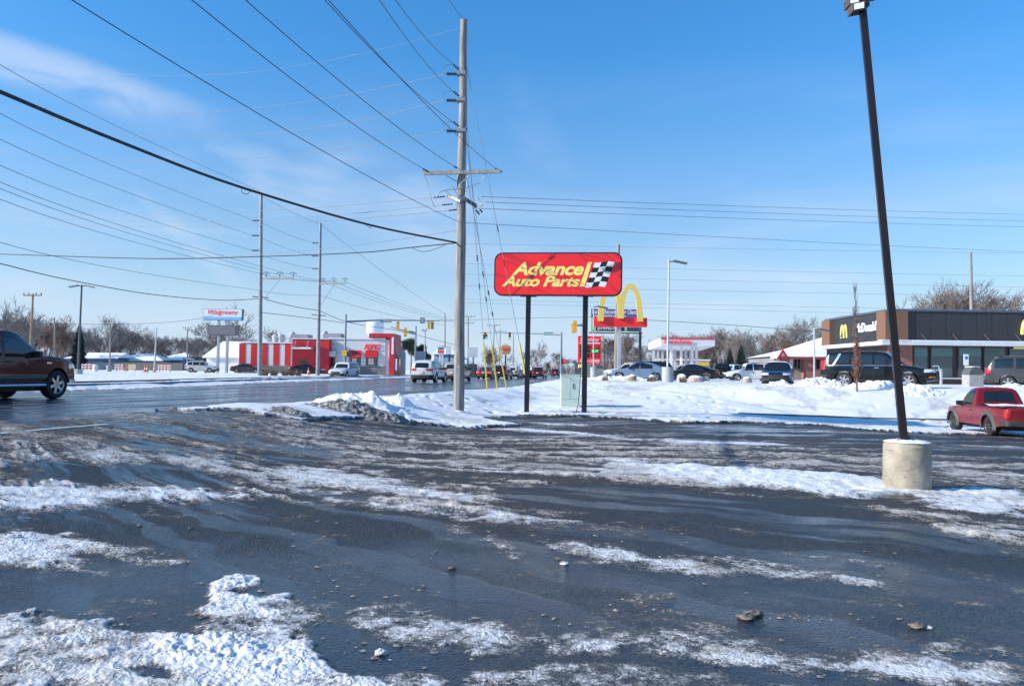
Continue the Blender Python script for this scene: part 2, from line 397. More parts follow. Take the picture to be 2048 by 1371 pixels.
    lay([(1040,842),(1150,846),(1230,850),(1160,853),(1060,849)], .85, .1, .02, 0, .02)
    lay([(1250,876),(1400,880),(1540,884),(1610,893),(1500,892),(1350,887)], .93, .1, .02, .1, .015)
    lay([(1570,859),(1660,861),(1700,866),(1600,864)], .85, .1, .02, 0, .015); lay([(1420,866),(1500,868),(1490,872),(1430,870)], .85, .1, .02, 0, .01)
    lay([(1340,849),(1440,852),(1450,858),(1360,852)], .8, .1, .02, 0, .01)
    lay([(1840,884),(1950,889),(2060,892),(2060,897),(1950,894)], .8, .2, .02, 0, .015)
    lay([(1560,925),(1700,930),(1780,936),(1780,950),(1680,944)], .62, .5, .03, .4, .02)
    lay([(1850,930),(1960,938),(2060,946),(2060,972),(1900,962),(1850,950)], .72, .45, .03, .4, .02)
    lay([(1088,1076),(1128,1082),(1240,1098),(1350,1115),(1370,1132),(1230,1125),(1128,1108)], .92, .25, .02, .5, .04)
    lay([(975,1055),(1010,1060),(1060,1098),(1040,1115),(992,1098)], .7, .3, .02, .5, .05)
    lay([(1120,1085),(1200,1092),(1300,1105),(1464,1113),(1793,1158),(1800,1200),(1629,1165),(1446,1146),(1300,1142)], .66, .25, .01, .2, .05)
    lay([(1470,1112),(1560,1122),(1720,1150),(1690,1160),(1560,1135)], .76, .2, .012, .2, .03)
    lay([(1585,1104),(1720,1112),(1840,1133),(1800,1140),(1680,1125)], .72, .25, .012, .2, .03)
    lay([(1870,1120),(2048,1150),(2060,1185),(1950,1150)], .55, .3, .01)
    lay([(1215,1195),(1270,1185),(1350,1195),(1340,1210),(1290,1220),(1230,1205)], .62, .6, .015, .6, .03)
    lay([(1500,1226),(1570,1228),(1700,1232),(1840,1240),(1830,1245),(1690,1240),(1540,1236)], .62, .6, .02, .7, .02)
    lay([(560,1025),(650,1025),(640,1045),(590,1040)], .5, .6, .02, .8); lay([(600,1070),(670,1060),(660,1085),(620,1080)], .5, .6, .02, .8)
    lay([(620,1120),(720,1110),(720,1150),(660,1145)], .42, .6, .02, .8)
    lay([(280,1108),(380,1115),(340,1124),(270,1116)], .8, .35, .03, .9)
    # dark holes
    for q in ([(235,1338),(300,1335),(338,1352),(280,1356)], [(625,1252),(700,1250),(720,1268),(650,1272)], [(640,1275),(760,1282),(800,1310),(720,1320),(650,1300)], [(690,1300),(830,1300),(1000,1305),(980,1330),(800,1330)],
              [(385,1190),(400,1180),(390,1215)], [(480,1180),(560,1186),(540,1190),(490,1188)], [(1690,1000),(1800,992),(1880,1002),(1780,1004)], [(1900,1296),(2048,1312),(2048,1320),(1900,1305)]):
        m = pm(q, .03, .012); D = D * (1 - m * .9)
    D = D * (1 - rdm)
    nearsnow = (fr < 9) * (D > .6); worn = sstep((fbm(fx * 1.1, fy * 1.6, 4, 501) - .50) / .16); D = D - nearsnow * worn * .24; Dt = np.where(nearsnow, np.clip(Dt + .24 * sstep((fbm(fx * 1.7, fy * 2.1, 4, 507) - .50) / .2), 0, 1), Dt); Lp = Lp * (1 - nearsnow * worn * .6)
    # slushy edges along the road
    edge = np.exp(-((dn[ix] - .2) / .4) ** 2) * sstep((fy - 24) / 4); D = np.maximum(D, edge * .5); Dt = np.maximum(Dt, edge * 1.0)
    farstrip = np.exp(-((df[ix] - .3) / .5) ** 2); D = np.maximum(D, farstrip * .8 * (1 - 0)); Dt = np.maximum(Dt, farstrip * .5)
    rst = fbm((fx - xnear(fy)) * 1.6, fy * .07, 3, 61)
    wetv = np.where(rdm > .5, .5 + .5 * sstep((rst - .40) / .3), sstep((st - .45) / .20) * 1.05 * (.55 + .45 * sstep((fr - 7) / 5)) * (.3 + .9 * fbm(fx * .8, fy * .6, 3, 301)) + near * (.52 + .30 * sstep((fbm(fx * .55, fy * .8, 4, 311) - .42) / .22)))
    wetv = np.where(mo > .25, np.maximum(wetv, sstep((.39 - arcs) / .06) * .95), wetv)
    hx = fbm(fx * .5, fy * .5, 3, 91)
    wetv = np.clip(wetv * (.6 + .8 * hx), 0, 1)
    # the slush by medium noise
    g = fbm(fx * 7, fy * 7, 4, 21); g2 = fbm(fx * 2.3, fy * 3.0, 3, 23)
    amp = np.where(D > .9, .45, .72)
    cov = np.clip(D + (g - .5) * amp + (g2 - .5) * .42 * (D > .1) + (fbm(fx * 22, fy * 22, 3, 27) - .5) * .42 - (D < .05) * .1, 0, 1.2)
    cov = np.where((lotm < .05) & (rdm < .05), 1.1, cov)
    s_ = sstep((cov - .42) / .3)
    l1 = fbm(fx * 6, fy * 6, 2, 41); l2 = vn(fx * 15, fy * 15, 43); l3 = vn(fx * 47, fy * 47, 44)
    lm = (1 - np.abs(2 * l2 - 1)) * .5 + l1 * .9 + l3 * .22
    l4 = 1 - np.abs(2 * vn(fx * 31 + 3, fy * 31, 46) - 1); edge_ = sstep((D - .45) / .5)
    lmod = .25 + .95 * sstep((fbm(fx * 1.9, fy * 1.9, 3, 401) - .38) / .25)
    dz = edge_ * s_ * Th * (.15 + .6 * l1) + s_ * (.003 + lmod * Lp * (.016 * (lm - .5) + .012 * (l4 - .4) + .009 * (l3 - .4)) + .004 * (l3 - .3))
    law = (lotm < .5) & (rdm < .5)
    und = (fbm(fx * .45, fy * .45, 3, 51) - .5) * .10 + (fbm(fx * 2.2, fy * 2.2, 3, 53) - .5) * .020
    foot = np.clip(fbm(fx * 2.8, fy * 2.8, 2, 57) - .65, 0, .2) * .4 * sstep((fbm(fx * .25, fy * .25, 2, 59) - .45) / .1)
    dz = np.where(law, .07 + und - foot, dz)
    # the drift round the lamp base
    dz = dz * np.clip(1.0, 0, 1)
    z[ix] += dz
    Dt = np.where(law, .32 * sstep((fbm(fx * .9, fy * .7, 4, 601) - .56) / .12), Dt)
    z += np.where(rad > 300, -0.0, 0)
    dens[:] = 1.1; dens[ix] = cov; dirt[ix] = np.clip(Dt, 0, 1); wet[ix] = wetv
    back = ~front
    dens[back] = np.where(road[back] > .5, .2, 1.1); wet[back] = .6
    # faces, split by what the surface is
    a = np.arange(nr - 1)[:, None] * nth + np.arange(nth - 1)[None, :]
    q = np.stack([a, a + 1, a + nth + 1, a + nth], -1).reshape(-1, 4)
    a2 = np.arange(nr - 1) * nth; q2 = np.stack([a2 + nth - 1, a2, a2 + nth, a2 + 2 * nth - 1], -1)
    q = np.concatenate([q, q2])[:, ::-1]
    cls = np.zeros(x.shape, int)
    ll = np.zeros(x.shape, bool); ll[ix] = lotm > .5
    cls[ll] = 1; cls[road > .5] = 2
    fc = np.max(cls[q], axis=1)
    co = np.stack([x, y, z], -1)
    pal = np.stack([dens, dirt, wet, road], -1)
    for k, nm in enumerate(('snowy_ground', 'parking_lot', 'road')):
        qq = q[fc == k]; used, inv = np.unique(qq, return_inverse=True); inv = inv.reshape(qq.shape)
        me = bpy.data.meshes.new(nm); nv, nf = len(used), len(qq)
        me.vertices.add(nv); me.vertices.foreach_set('co', co[used].astype(np.float32).ravel())
        me.loops.add(nf * 4); me.loops.foreach_set('vertex_index', inv.astype(np.int32).ravel())
        me.polygons.add(nf); me.polygons.foreach_set('loop_start', np.arange(0, nf * 4, 4, dtype=np.int32)); me.polygons.foreach_set('loop_total', np.full(nf, 4, np.int32))
        me.polygons.foreach_set('use_smooth', np.ones(nf, bool))
        me.update(calc_edges=True)
        at = me.color_attributes.new('surf', 'FLOAT_COLOR', 'POINT'); at.data.foreach_set('color', pal[used].astype(np.float32).ravel())
        me.materials.append(ground_mat())
        o = bpy.data.objects.new(nm, me); COL.objects.link(o); o['kind'] = 'structure'
        print(nm, nv, nf)
def ground_mat():
    if 'ground' in MATS: return MATS['ground']
    t = NT('wet_asphalt_and_snow'); v = t.coord('Object')
    at = t.n('ShaderNodeAttribute', attribute_name='surf'); sp = t.n('ShaderNodeSeparateColor'); t.l(at.outputs['Color'], sp.inputs[0])
    cov, dirt, wet = sp.outputs[0], sp.outputs[1], sp.outputs[2]
    nf = t.noise(v, 26, 6, .7); nm = t.noise(v, 5.0, 5, .6); nb = t.noise(v, 0.7, 4); nx = t.noise(v, 75, 3, .7)
    fine = t.math('ADD', t.math('MULTIPLY', t.math('SUBTRACT', nf, .5), .95), t.math('MULTIPLY', t.math('SUBTRACT', nx, .5), .95))
    vor = t.n('ShaderNodeTexVoronoi'); vor.inputs['Scale'].default_value = 62; t.l(v, vor.inputs['Vector'])
    vo2 = t.n('ShaderNodeTexVoronoi'); vo2.inputs['Scale'].default_value = 42; t.l(v, vo2.inputs['Vector'])
    agg = vor.outputs['Distance']; aggc = t.n('ShaderNodeSeparateColor'); t.l(vor.outputs['Color'], aggc.inputs[0])
    f = t.math('ADD', cov, fine)
    snow = t.mr(f, .42, .74)
    asp = t.mix(t.mr(aggc.outputs[0], .2, 1.0), (.010, .011, .012), (.068, .068, .068))
    asp = t.mix(t.math('MULTIPLY', t.mr(nb, .35, .7), .6), asp, (.034, .034, .036))
    asp = t.mix(t.math('MULTIPLY', t.mr(wet, .2, .9), .6), asp, (.007, .011, .022))
    asp = t.mix(t.math('MULTIPLY', at.outputs['Alpha'], .8), asp, t.mix(t.mr(aggc.outputs[1], .1, .9), (.050, .053, .058), (.085, .088, .094)))
    # thin brown slurry between
    slur = t.mr(t.math('ADD', cov, t.math('MULTIPLY', t.math('SUBTRACT', nm, .5), .8)), .12, .50)
    slurc = t.mix(t.mr(t.math('ADD', nf, t.math('MULTIPLY', t.math('SUBTRACT', nx, .5), .8)), .35, .7), (.040, .032, .025), (.19, .155, .115))
    asp = t.mix(t.math('MULTIPLY', t.math('MULTIPLY', slur, dirt), .85), asp, slurc)
    clean = t.mix(t.mr(nf, .3, .75), (.74, .76, .80), (.88, .88, .88))
    thin = t.mix(t.mr(nf, .3, .7), (.36, .36, .37), (.66, .66, .67))
    clean = t.mix(t.mr(cov, .62, 1.0), thin, clean)
    dirty = t.mix(t.mr(nf, .3, .7), (.20, .172, .14), (.50, .455, .395))
    dd = t.mr(t.math('ADD', dirt, t.math('MULTIPLY', t.math('SUBTRACT', nm, .5), .9)), .0, .70)
    sn = t.mix(t.math('MULTIPLY', dd, .92), clean, dirty)
    col = t.mix(snow, asp, sn)
    rw = t.mr(t.math('ADD', wet, t.math('MULTIPLY', t.math('SUBTRACT', t.noise(v, 1.6, 5, .65), .5), .9)), .06, .84, .55, .08)
    rw = t.math('ADD', rw, t.math('MULTIPLY', t.math('MULTIPLY', slur, dirt), .30))
    rough = t.mr(snow, 0, 1, rw, .8, smooth=False)
    t.P(Base_Color=col, Roughness=rough)
    t.P(Specular_IOR_Level=t.mr(wet, .0, .5, .30, .55))
    stone = t.math('ADD', t.math('MULTIPLY', t.math('SUBTRACT', 1.0, agg), .0075), t.math('MULTIPLY', nf, .009))
    ab = t.math('MULTIPLY', stone, t.mr(wet, .3, 1, 1.0, .28, smooth=False))
    crumb = t.math('ADD', t.math('MULTIPLY', t.noise(v, 14, 5, .7), .010), t.math('MULTIPLY', t.math('MULTIPLY', t.math('SUBTRACT', 1.0, vo2.outputs['Distance']), t.mr(nm, .4, .6)), .012)); crumb = t.math('ADD', crumb, t.math('MULTIPLY', nf, .009))
    law = t.mr(cov, 1.02, 1.09); crumb = t.math('MULTIPLY', crumb, t.math('SUBTRACT', 1.0, t.math('MULTIPLY', law, .55)))
    h = t.math('ADD', ab, t.math('MULTIPLY', snow, crumb))
    bp = t.n('ShaderNodeBump'); bp.inputs['Strength'].default_value = 1.0; bp.inputs['Distance'].default_value = 1.0
    t.l(h, bp.inputs['Height']); t.l(bp.outputs[0], t.b.inputs['Normal'])
    MATS['ground'] = t.m
    return t.m
build_ground()
# ================================================================== TEXT
def text_geo(s, shear=0.0, bold=0.0, depth=0.02, spacing=1.0):
    c = bpy.data.curves.new('t', 'FONT'); c.body = s; c.size = 1; c.shear = shear; c.offset = bold; c.extrude = depth; c.resolution_u = 3
    c.space_character = spacing
    o = bpy.data.objects.new('t', c); COL.objects.link(o)
    dg = bpy.context.evaluated_depsgraph_get(); me = bpy.data.meshes.new_from_object(o.evaluated_get(dg))
    vs = [tuple(v.co) for v in me.vertices]; fs = [tuple(p.vertices) for p in me.polygons]
    bpy.data.objects.remove(o); bpy.data.curves.remove(c); bpy.data.meshes.remove(me)
    return vs, fs
def put_text(mb, s, o, ux, uy, w, h, shear=0.0, bold=0.0, depth=0.015, spacing=1.0):
    """fit the words into w x h at o (lower left); ux, uy unit vectors"""
    vs, fs = text_geo(s, shear, bold, 1.0, spacing)
    a = np.array(vs); mn, mx = a.min(0), a.max(0)
    o = Vector(o); ux = Vector(ux).normalized(); uy = Vector(uy).normalized(); n = ux.cross(uy)
    out = [o + ux * ((v[0] - mn[0]) / (mx[0] - mn[0]) * w) + uy * ((v[1] - mn[1]) / (mx[1] - mn[1]) * h) + n * ((v[2] + 1) * .5 * depth) for v in vs]
    mb.add(out, fs)
    return mb
def rrect(w, h, r, n=8):
    p = []
    for cx, cy, a0 in ((w/2 - r, h/2 - r, 0), (-w/2 + r, h/2 - r, 90), (-w/2 + r, -h/2 + r, 180), (w/2 - r, -h/2 + r, 270)):
        for k in range(n + 1):
            a = R(a0 + 90 * k / n); p.append((cx + r * math.cos(a), cy + r * math.sin(a)))
    return p
# ------------------------------------------------------------------ materials
red_face = mat('red_sign_face', (.92, .018, .024), .35, var=.05, scale=1.2, coat=.2)
yellow_vinyl = mat('yellow_vinyl', (.93, .80, .22), .45, var=.04)
black_paint = mat('black_paint', (.012, .012, .014), .45, var=.2)
white_paint = mat('white_paint', (.78, .79, .80), .5, var=.05)
lt_grey = mat('light_grey_metal', (.48, .50, .52), .5, .1, var=.08)
grey_metal = mat('grey_galvanised', (.36, .38, .40), .5, .35, var=.12, scale=6)
dark_metal = mat('dark_metal', (.05, .05, .055), .5, .3)
bronze = mat('bronze_pole_paint', (.018, .013, .016), .38, .2, var=.12, scale=2)
glass_dark = mat('dark_glass', (.012, .016, .02), .05, 0, var=.1, coat=.6)
glass_store = mat('store_glass', (.05, .085, .085), .07, 0, var=.25, scale=.5, coat=.4)
snow_m = None
def snow_mat():
    if 'snow' in MATS: return MATS['snow']
    t = NT('snow'); v = t.coord(); n = t.noise(v, 9, 6, .65); n2 = t.noise(v, 1.4, 4)
    c = t.mix(t.mr(n, .3, .7), (.80, .82, .85), (.90, .90, .90)); c = t.mix(t.mr(n2, .55, .8, 0, .25), c, (.62, .60, .57))
    t.P(Base_Color=c, Roughness=.8, Normal=t.bump(n, .8, .05)); MATS['snow'] = t.m; return t.m
def dirty_snow_mat():
    if 'dsnow' in MATS: return MATS['dsnow']
    t = NT('dirty_snow'); v = t.coord(); n = t.noise(v, 12, 6, .7); n2 = t.noise(v, 2.2, 5, .6); z = t.n('ShaderNodeSeparateXYZ'); t.l(v, z.inputs[0])
    c = t.mix(t.mr(n, .3, .7), (.42, .39, .36), (.74, .73, .72)); c = t.mix(t.mr(n2, .48, .66), (.86, .87, .88), c)
    t.P(Base_Color=c, Roughness=.85, Normal=t.bump(n, 1.0, .08)); MATS['dsnow'] = t.m; return t.m
SNOW = snow_mat(); DSNOW = dirty_snow_mat()
def rubble_mat():
    t = NT('snow_rubble'); v = t.coord(); n = t.noise(v, 16, 6, .75); n2 = t.noise(v, 4.5, 5, .65); vo = t.n('ShaderNodeTexVoronoi'); vo.inputs['Scale'].default_value = 9; t.l(v, vo.inputs['Vector'])
    c = t.mix(t.mr(n, .35, .65), (.10, .095, .09), (.50, .48, .46)); c = t.mix(t.mr(n2, .52, .66, 0, .8), c, (.74, .74, .74))
    h = t.math('SUBTRACT', n, t.math('MULTIPLY', vo.outputs['Distance'], .8))
    t.P(Base_Color=c, Roughness=.9, Normal=t.bump(h, 1.0, .12)); return t.m
RUBBLE = rubble_mat()
def wood_mat():
    t = NT('weathered_pole_wood'); v = t.coord(); m = t.mapping(v, (9, 9, .35)); n = t.noise(m, 2.2, 6, .7); n2 = t.noise(t.mapping(v, (3, 3, .8)), 1.5, 4)
    c = t.mix(t.mr(n, .32, .68), (.14, .125, .115), (.42, .39, .35)); c = t.mix(t.mr(n2, .55, .75, 0, .6), c, (.20, .17, .15))
    cr = t.mr(t.noise(t.mapping(v, (40, 40, .6)), 1.2, 3), .60, .66); c = t.mix(t.math('MULTIPLY', cr, .6), c, (.06, .05, .05))
    t.P(Base_Color=c, Roughness=.85, Normal=t.bump(n, .6, .01)); return t.m
WOOD = wood_mat()
def concrete_mat():
    t = NT('rough_concrete'); v = t.coord(); n = t.noise(v, 3, 6, .6); n2 = t.noise(t.mapping(v, (2, 2, 9)), 2.2, 5, .65)
    c = t.mix(t.mr(n, .3, .7), (.26, .23, .18), (.42, .375, .29)); c = t.mix(t.mr(n2, .60, .68, 0, .65), c, (.22, .19, .16))
    bands = t.mr(t.noise(t.mapping(v, (.3, .3, 14)), 1.0, 2), .56, .62, 0, .18); c = t.mix(bands, c, (.25, .23, .20))
    pit = t.mr(t.noise(t.mapping(v, (1, 1, 2.6)), 13, 3), .66, .72, 0, .8); c = t.mix(pit, c, (.12, .10, .09))
    h = t.math('ADD', t.math('MULTIPLY', n2, 1.0), t.math('MULTIPLY', pit, -.5))
    t.P(Base_Color=c, Roughness=.9, Normal=t.bump(h, .8, .02)); return t.m
CONC = concrete_mat()
# ================================================================== ADVANCE SIGN
def shop_sign():
    Y = 30.0; c = P(1115, 548, Y); base = G(1110, 828)
    t = thing('pylon_sign', 'wide red rounded sign with yellow lettering and chequered flag on two black posts', 'sign', (c.x, Y, base.z))
    k = 1 / 203.96
    def q(px, py): return ((px - 840) * k, (262 - py) * k)
    w, h = 4.95, 1.69; D = .62
    ux, uz = Vector((math.cos(R(8)), -math.sin(R(8)), -.006)).normalized(), Vector((.006, 0, 1)).normalized(); uy = Vector((math.sin(R(8)), math.cos(R(8)), 0))
    b = MB().prism(rrect(w - .10, h - .08, .30), c + uy * .06, ux, uz, uy * D); b.build('cabinet', mat('cabinet_metal', (.62, .62, .62), .5, .1, var=.12), t, smooth=True)
    b = MB().prism(rrect(w, h, .33), c + uy * 0, ux, uz, uy * .085)
    b.build('frame', black_paint, t, smooth=True)
    face = MB().prism(rrect(w - .11, h - .11, .285), c - uy * .012, ux, uz, uy * .03).build('face', red_face, t)
    m = MB()
    for s, x0, x1, yb, yt in (('Advance', 478, 1047, 272, 168), ('Auto Parts', 398, 1020, 361, 276)):
        a = q(x0, yb); e = q(x1, yt)
        put_text(m, s, c + ux * a[0] + uz * a[1] - uy * .0125, ux, uz, e[0] - a[0], e[1] - a[1], .32, .033, .004, .95)
    a = [q(1078, 168), q(1109, 168), q(1053, 360), q(1014, 360)]
    m.prism(a, c - uy * .017, ux, uz, uy * .004); m.build('lettering', yellow_vinyl, face)
    W_, B_ = MB(), MB()
    for r in range(5):
        for cc in range(3):
            def pt(i, j):
                x = 1130 + i * 52 - j * 14.6; y = 168 + j * 39.2 + 5 * math.sin(i * 2.1 + .6) - i * 1.2
                return q(x, y)
            quad = [pt(cc, r + 1), pt(cc + .5, r + 1), pt(cc + 1, r + 1), pt(cc + 1, r), pt(cc + .5, r), pt(cc, r)]
            (W_ if (r + cc) % 2 == 0 else B_).prism(quad, c - uy * .017, ux, uz, uy * .004)
    W_.build('flag_white_checks', white_paint, face); B_.build('flag_black_checks', black_paint, face)
    for u0, u1, v1 in ((1057, 1053, 824), (1171, 1168, 830)):
        top = P(u0, 592, Y + .33); g = G(u1, v1); bt = Vector((P(u1, v1, Y + .33).x, Y + .33, base.z - .3))
        p = MB(); r_ = .095
        p.obox((top + bt) / 2 + Vector((0, 0, .1)), (r_, 0, 0), (0, r_, 0), ((top - bt).x / 2, 0, (top - bt).z / 2 + .1)); o = p.build('post', black_paint, t)
        f = MB().box(bt.x - .24, Y + .1, base.z - .1, bt.x + .24, Y + .56, base.z + .05)
        for sx in (-.17, .17): f.cyl((bt.x + sx, Y + .2, base.z), (bt.x + sx, Y + .2, base.z + .10), .02, n=6)
        f.build('base_plate', dark_metal, t)
        s_ = MB().box(top.x - .32, Y + .2, top.z - .02, top.x + .32, Y + .5, top.z + .05); s_.build('saddle_bracket', dark_metal, t)
    m = MB().tube([P(1162, 745, Y + .3), P(1158, 790, Y + .2), P(1156, 810, Y + .1), P(1152, 824, Y)], .018, 6); m.build('conduit', dark_metal, t)
shop_sign()
# ================================================================== LAMP WITH CONCRETE BASE (right)
def lot_lamp():
    Yb = 11.75; g = P(1814, 973, Yb); zc = zg(g.x, Yb); r = .325; top_z = P(1813, 884, Yb - .1).z
    t = thing('parking_lot_lamp', 'leaning dark bronze lamp post rising from a thick stained concrete pedestal in the snow', 'lamp post', (g.x, Yb, zc))
    prof = [(0, zc - .3), (r + .01, zc - .3), (r + .005, zc + .2), (r, zc + .5), (r - .002, top_z - .03), (r - .02, top_z - .004), (0, top_z)]
    m = MB(); n = 56; base = 0
    rows = []
    hs = np.linspace(zc - .3, top_z, 40)
    for h_ in hs:
        row = []
        for k in range(n + 1):
            a = 2 * math.pi * k / n
            rr = r * (1 + .03 * (top_z - h_)) + .026 * (float(fbm(np.array([a * 3.0]), np.array([h_ * 6]), 4, 7)[0]) - .5)
            if h_ > top_z - .03: rr -= .012
            row.append((g.x + rr * math.cos(a), Yb + rr * math.sin(a), h_))
        rows.append(row)
    m.grid(rows); m.add([rows[-1][k] for k in range(n)], [tuple(range(n))])
    m.build('concrete_pedestal', CONC, t, smooth='all')
    # snow cap
    rows = []
    for i in range(9):
        f = i / 8
        rows.append([(g.x + (r * (1.0 - .0 * f) * f) * math.cos(2 * math.pi * k / 40), Yb + r * f * math.sin(2 * math.pi * k / 40), top_z + .035 * (1 - f ** 4) + .012 * math.sin(k * .8 + i) * f * (1 - f)) for k in range(41)])
    m = MB().grid(rows[::-1]); m.build('snow_cap', SNOW, t, smooth='all')
    b0 = P(1808, 878, Yb); b0.z = top_z - .02
    Yt = Yb - .3; tp = P(1722, -14, Yt)
    d = (tp - b0); L = d.length; dz = d.normalized(); tp = b0 + dz * (L + .55)
    ax = Vector((math.cos(R(-14)), math.sin(R(-14)), 0)); ax = (ax - dz * ax.dot(dz)).normalized(); ay = dz.cross(ax)
    w0, w1 = .052, .046
    vs = []; 
    for c, w_ in ((b0, w0), (tp, w1)):
        for i, j in ((-1, -1), (1, -1), (1, 1), (-1, 1)): vs.append(c + ax * i * w_ + ay * j * w_)
    MB().add(vs, [(3, 2, 1, 0), (4, 5, 6, 7), (0, 1, 5, 4), (1, 2, 6, 5), (2, 3, 7, 6), (3, 0, 4, 7)]).build('post', bronze, t)
    m = MB().obox(b0 + dz * .035, ax * .13, ay * .13, dz * .012)
    for i in (-1, 1):
        for j in (-1, 1): m.cyl(b0 + ax * .1 * i + ay * .1 * j, b0 + ax * .1 * i + ay * .1 * j + dz * .08, .012, n=6)
    m.build('base_plate', dark_metal, t)
    m = MB(); m.obox(b0 + dz * .45 + ay * -.054, ax * .035, ay * .004, dz * .07); m.build('hand_hole_cover', bronze, t)
    # flood heads on the left of the post top
    hc = P(1714, 18, Yt + .02)
    for nm, cz, yo in (('floodlight', .00, 0.0), ('floodlight', .14, .1)):
        c = hc + dz * cz + Vector((0, yo, 0))
        h = MB().obox(c - ax * .01, ax * .085, Vector((0, .10, .0)), Vector((0, .0, .062))); o = h.build(nm, mat('bronze_lamp_housing', (.10, .075, .065), .5, .2), t)
        MB().obox(c + Vector((-.012, -.103, -.004)), ax * .066, Vector((0, .004, 0)), Vector((0, 0, .043))).build('lens', mat('lamp_lens', (.85, .87, .86), .25, var=.03, coat=.5), o)
        f = MB()
        for k in range(8): f.obox(c + ax * (-.07 + k * .02) + Vector((0, -.03, -.07)), ax * .004, Vector((0, .07, 0)), Vector((0, 0, .010)))
        f.build('cooling_fins', bronze, o)
    MB().obox(hc + ax * .11 + dz * .05, ax * .05, Vector((0, .04, 0)), dz * .05).build('mounting_arm', bronze, t)
    MB().obox(hc + ax * .235 + dz * .17, ax * .03, Vector((0, .05, 0)), dz * .08).build('junction_box', bronze, t)
lot_lamp()
# ================================================================== UTILITY CABINET
def cabinet():
    g = G(1140, 817); Y = g.y; x0, x1 = P(1122, 800, Y).x, P(1160, 800, Y).x; z0 = zg(g.x, Y) - .02; z1 = P(1140, 748, Y).z; D = .6
    m_ = mat('pale_green_cabinet_paint', (.50, .60, .53), .45, var=.05, scale=2)
    t = thing('utility_cabinet', 'pale green metal electrical cabinet standing in snow between the two black sign posts', 'cabinet', ((x0+x1)/2, Y, z0))
    MB().box(x0, Y, z0, x1, Y + D, z1 - .04).build('body', m_, t)
    mid = z0 + (z1 - z0) * .29; xm = (x0 + x1) / 2
    MB().box(x0 - .02, Y - .03, z1 - .04, x1 + .02, Y + D + .02, z1).build('lid', m_, t)
    for a, b in ((x0 + .015, xm - .006), (xm + .006, x1 - .015)):
        d = MB().box(a, Y - .025, mid + .012, b, Y - .002, z1 - .055).build('door', m_, t)
    MB().box(xm + .10, Y - .05, mid + .45, xm + .13, Y - .025, mid + .68).build('door_handle', dark_metal, t)
    MB().box(x0 + .015, Y - .022, z0 + .06, x1 - .015, Y - .002, mid - .008).build('lower_panel', m_, t)
    MB().box(x0 + .30, Y - .028, z1 - .25, x0 + .36, Y - .0255, z1 - .19).build('warning_label', white_paint, t)
cabinet()
# ================================================================== SNOW PILES
def pile(name, label, cx, cy, rx, ry, h, seed, m, n=70, pw=1.3, rough=.35, chunk=.0, group=None, rot=0.0, cat='snow pile'):
    rows = []; c_, s_ = math.cos(R(rot)), math.sin(R(rot))
    gx, gy = np.meshgrid(np.linspace(-1, 1, n), np.linspace(-1, 1, n))
    X = cx + (gx * rx) * c_ - (gy * ry) * s_; Yy = cy + (gx * rx) * s_ + (gy * ry) * c_
    a = fbm(X * 1.1, Yy * 1.1, 3, seed) - .5
    d = np.sqrt(gx ** 2 + gy ** 2) * (1 + a * .5)
    H = np.clip(1 - d ** pw, 0, 1) * h
    r1 = fbm(X * 2.3, Yy * 2.3, 4, seed + 3); r2 = fbm(X * 8, Yy * 8, 3, seed + 5)
    H = H * (1 - rough + rough * 2 * r1) + (H > .02) * (r2 - .45) * (.10 * h + chunk)
    base = zbase(X, Yy); Z = base + np.where(H > .015, H, -.15) + .02
    Z = np.where(d > 1.02, base - .25, Z)
    m_ = MB().grid([[(X[i, j], Yy[i, j], Z[i, j]) for j in range(n)] for i in range(n)])
    o = m_.build(name, m, smooth='all'); tag(o, label, cat, group); centre(o); return o
def gp(u, v): g = G(u, v); return g.x, g.y
x, y = gp(700, 833)
pile('snow_pile', 'tall clean white snow heap at the driveway corner behind the dirty grey rubble of snow', x + .1, y + 2.2, 1.6, .8, .50, 3, SNOW, rough=.55, chunk=.05, pw=1.1)
pile('snow_pile', 'low dirty grey ridge of broken snow and slush at the edge of the driveway', x + .1, y + .75, 1.7, .55, .30, 8, RUBBLE, n=110, rough=.5, chunk=.16)
x, y = gp(800, 812)
pile('snow_pile', 'small pointed white snow heap just left of the tall wooden utility pole', x, y, .75, .5, .38, 13, SNOW, rough=.55, chunk=.05, pw=.95)
x, y = gp(550, 830)
pile('snow_pile', 'brown muddy lump of old snow at the tip of the driveway corner', x + .2, y + .2, .85, .35, .22, 19, RUBBLE, n=60, rough=.5, chunk=.1)
for i, (u, Y, rx, ry, h, lb) in enumerate([
    (1632, 39.5, 1.5, .8, .60, 'rounded dirty white snow heap left of the black full-size SUV'), (1566, 40.5, 1.0, .6, .30, 'low snow heap in front of the dark blue sedan'),
    (1672, 38.9, 1.1, .6, .36, 'low snow heap beneath the rear wheel of the black full-size SUV'), (1760, 38.2, 2.1, .7, .42, 'long white snow bank along the side of the black full-size SUV'),
    (1830, 37.2, 1.5, .7, .36, 'crumbly snow bank in front of the nose of the black full-size SUV'), (1715, 38.6, .8, .5, .3, 'small snow heap just behind the slim brown-leaved tree'),
    (2030, 39, 2.0, .7, .30, 'snow bank below the dark grey SUV at the right edge'), (1260, 62, 4.5, 1.2, .6, 'low snow bank in front of the blue sedan by the arches sign')]):
    x = P(u, 760, Y).x
    pile('snow_pile', lb, x, Y, rx, ry, h, 40 + i * 7, SNOW if i in (3, 4, 6, 7) else DSNOW, n=80, rough=.6, chunk=.14)
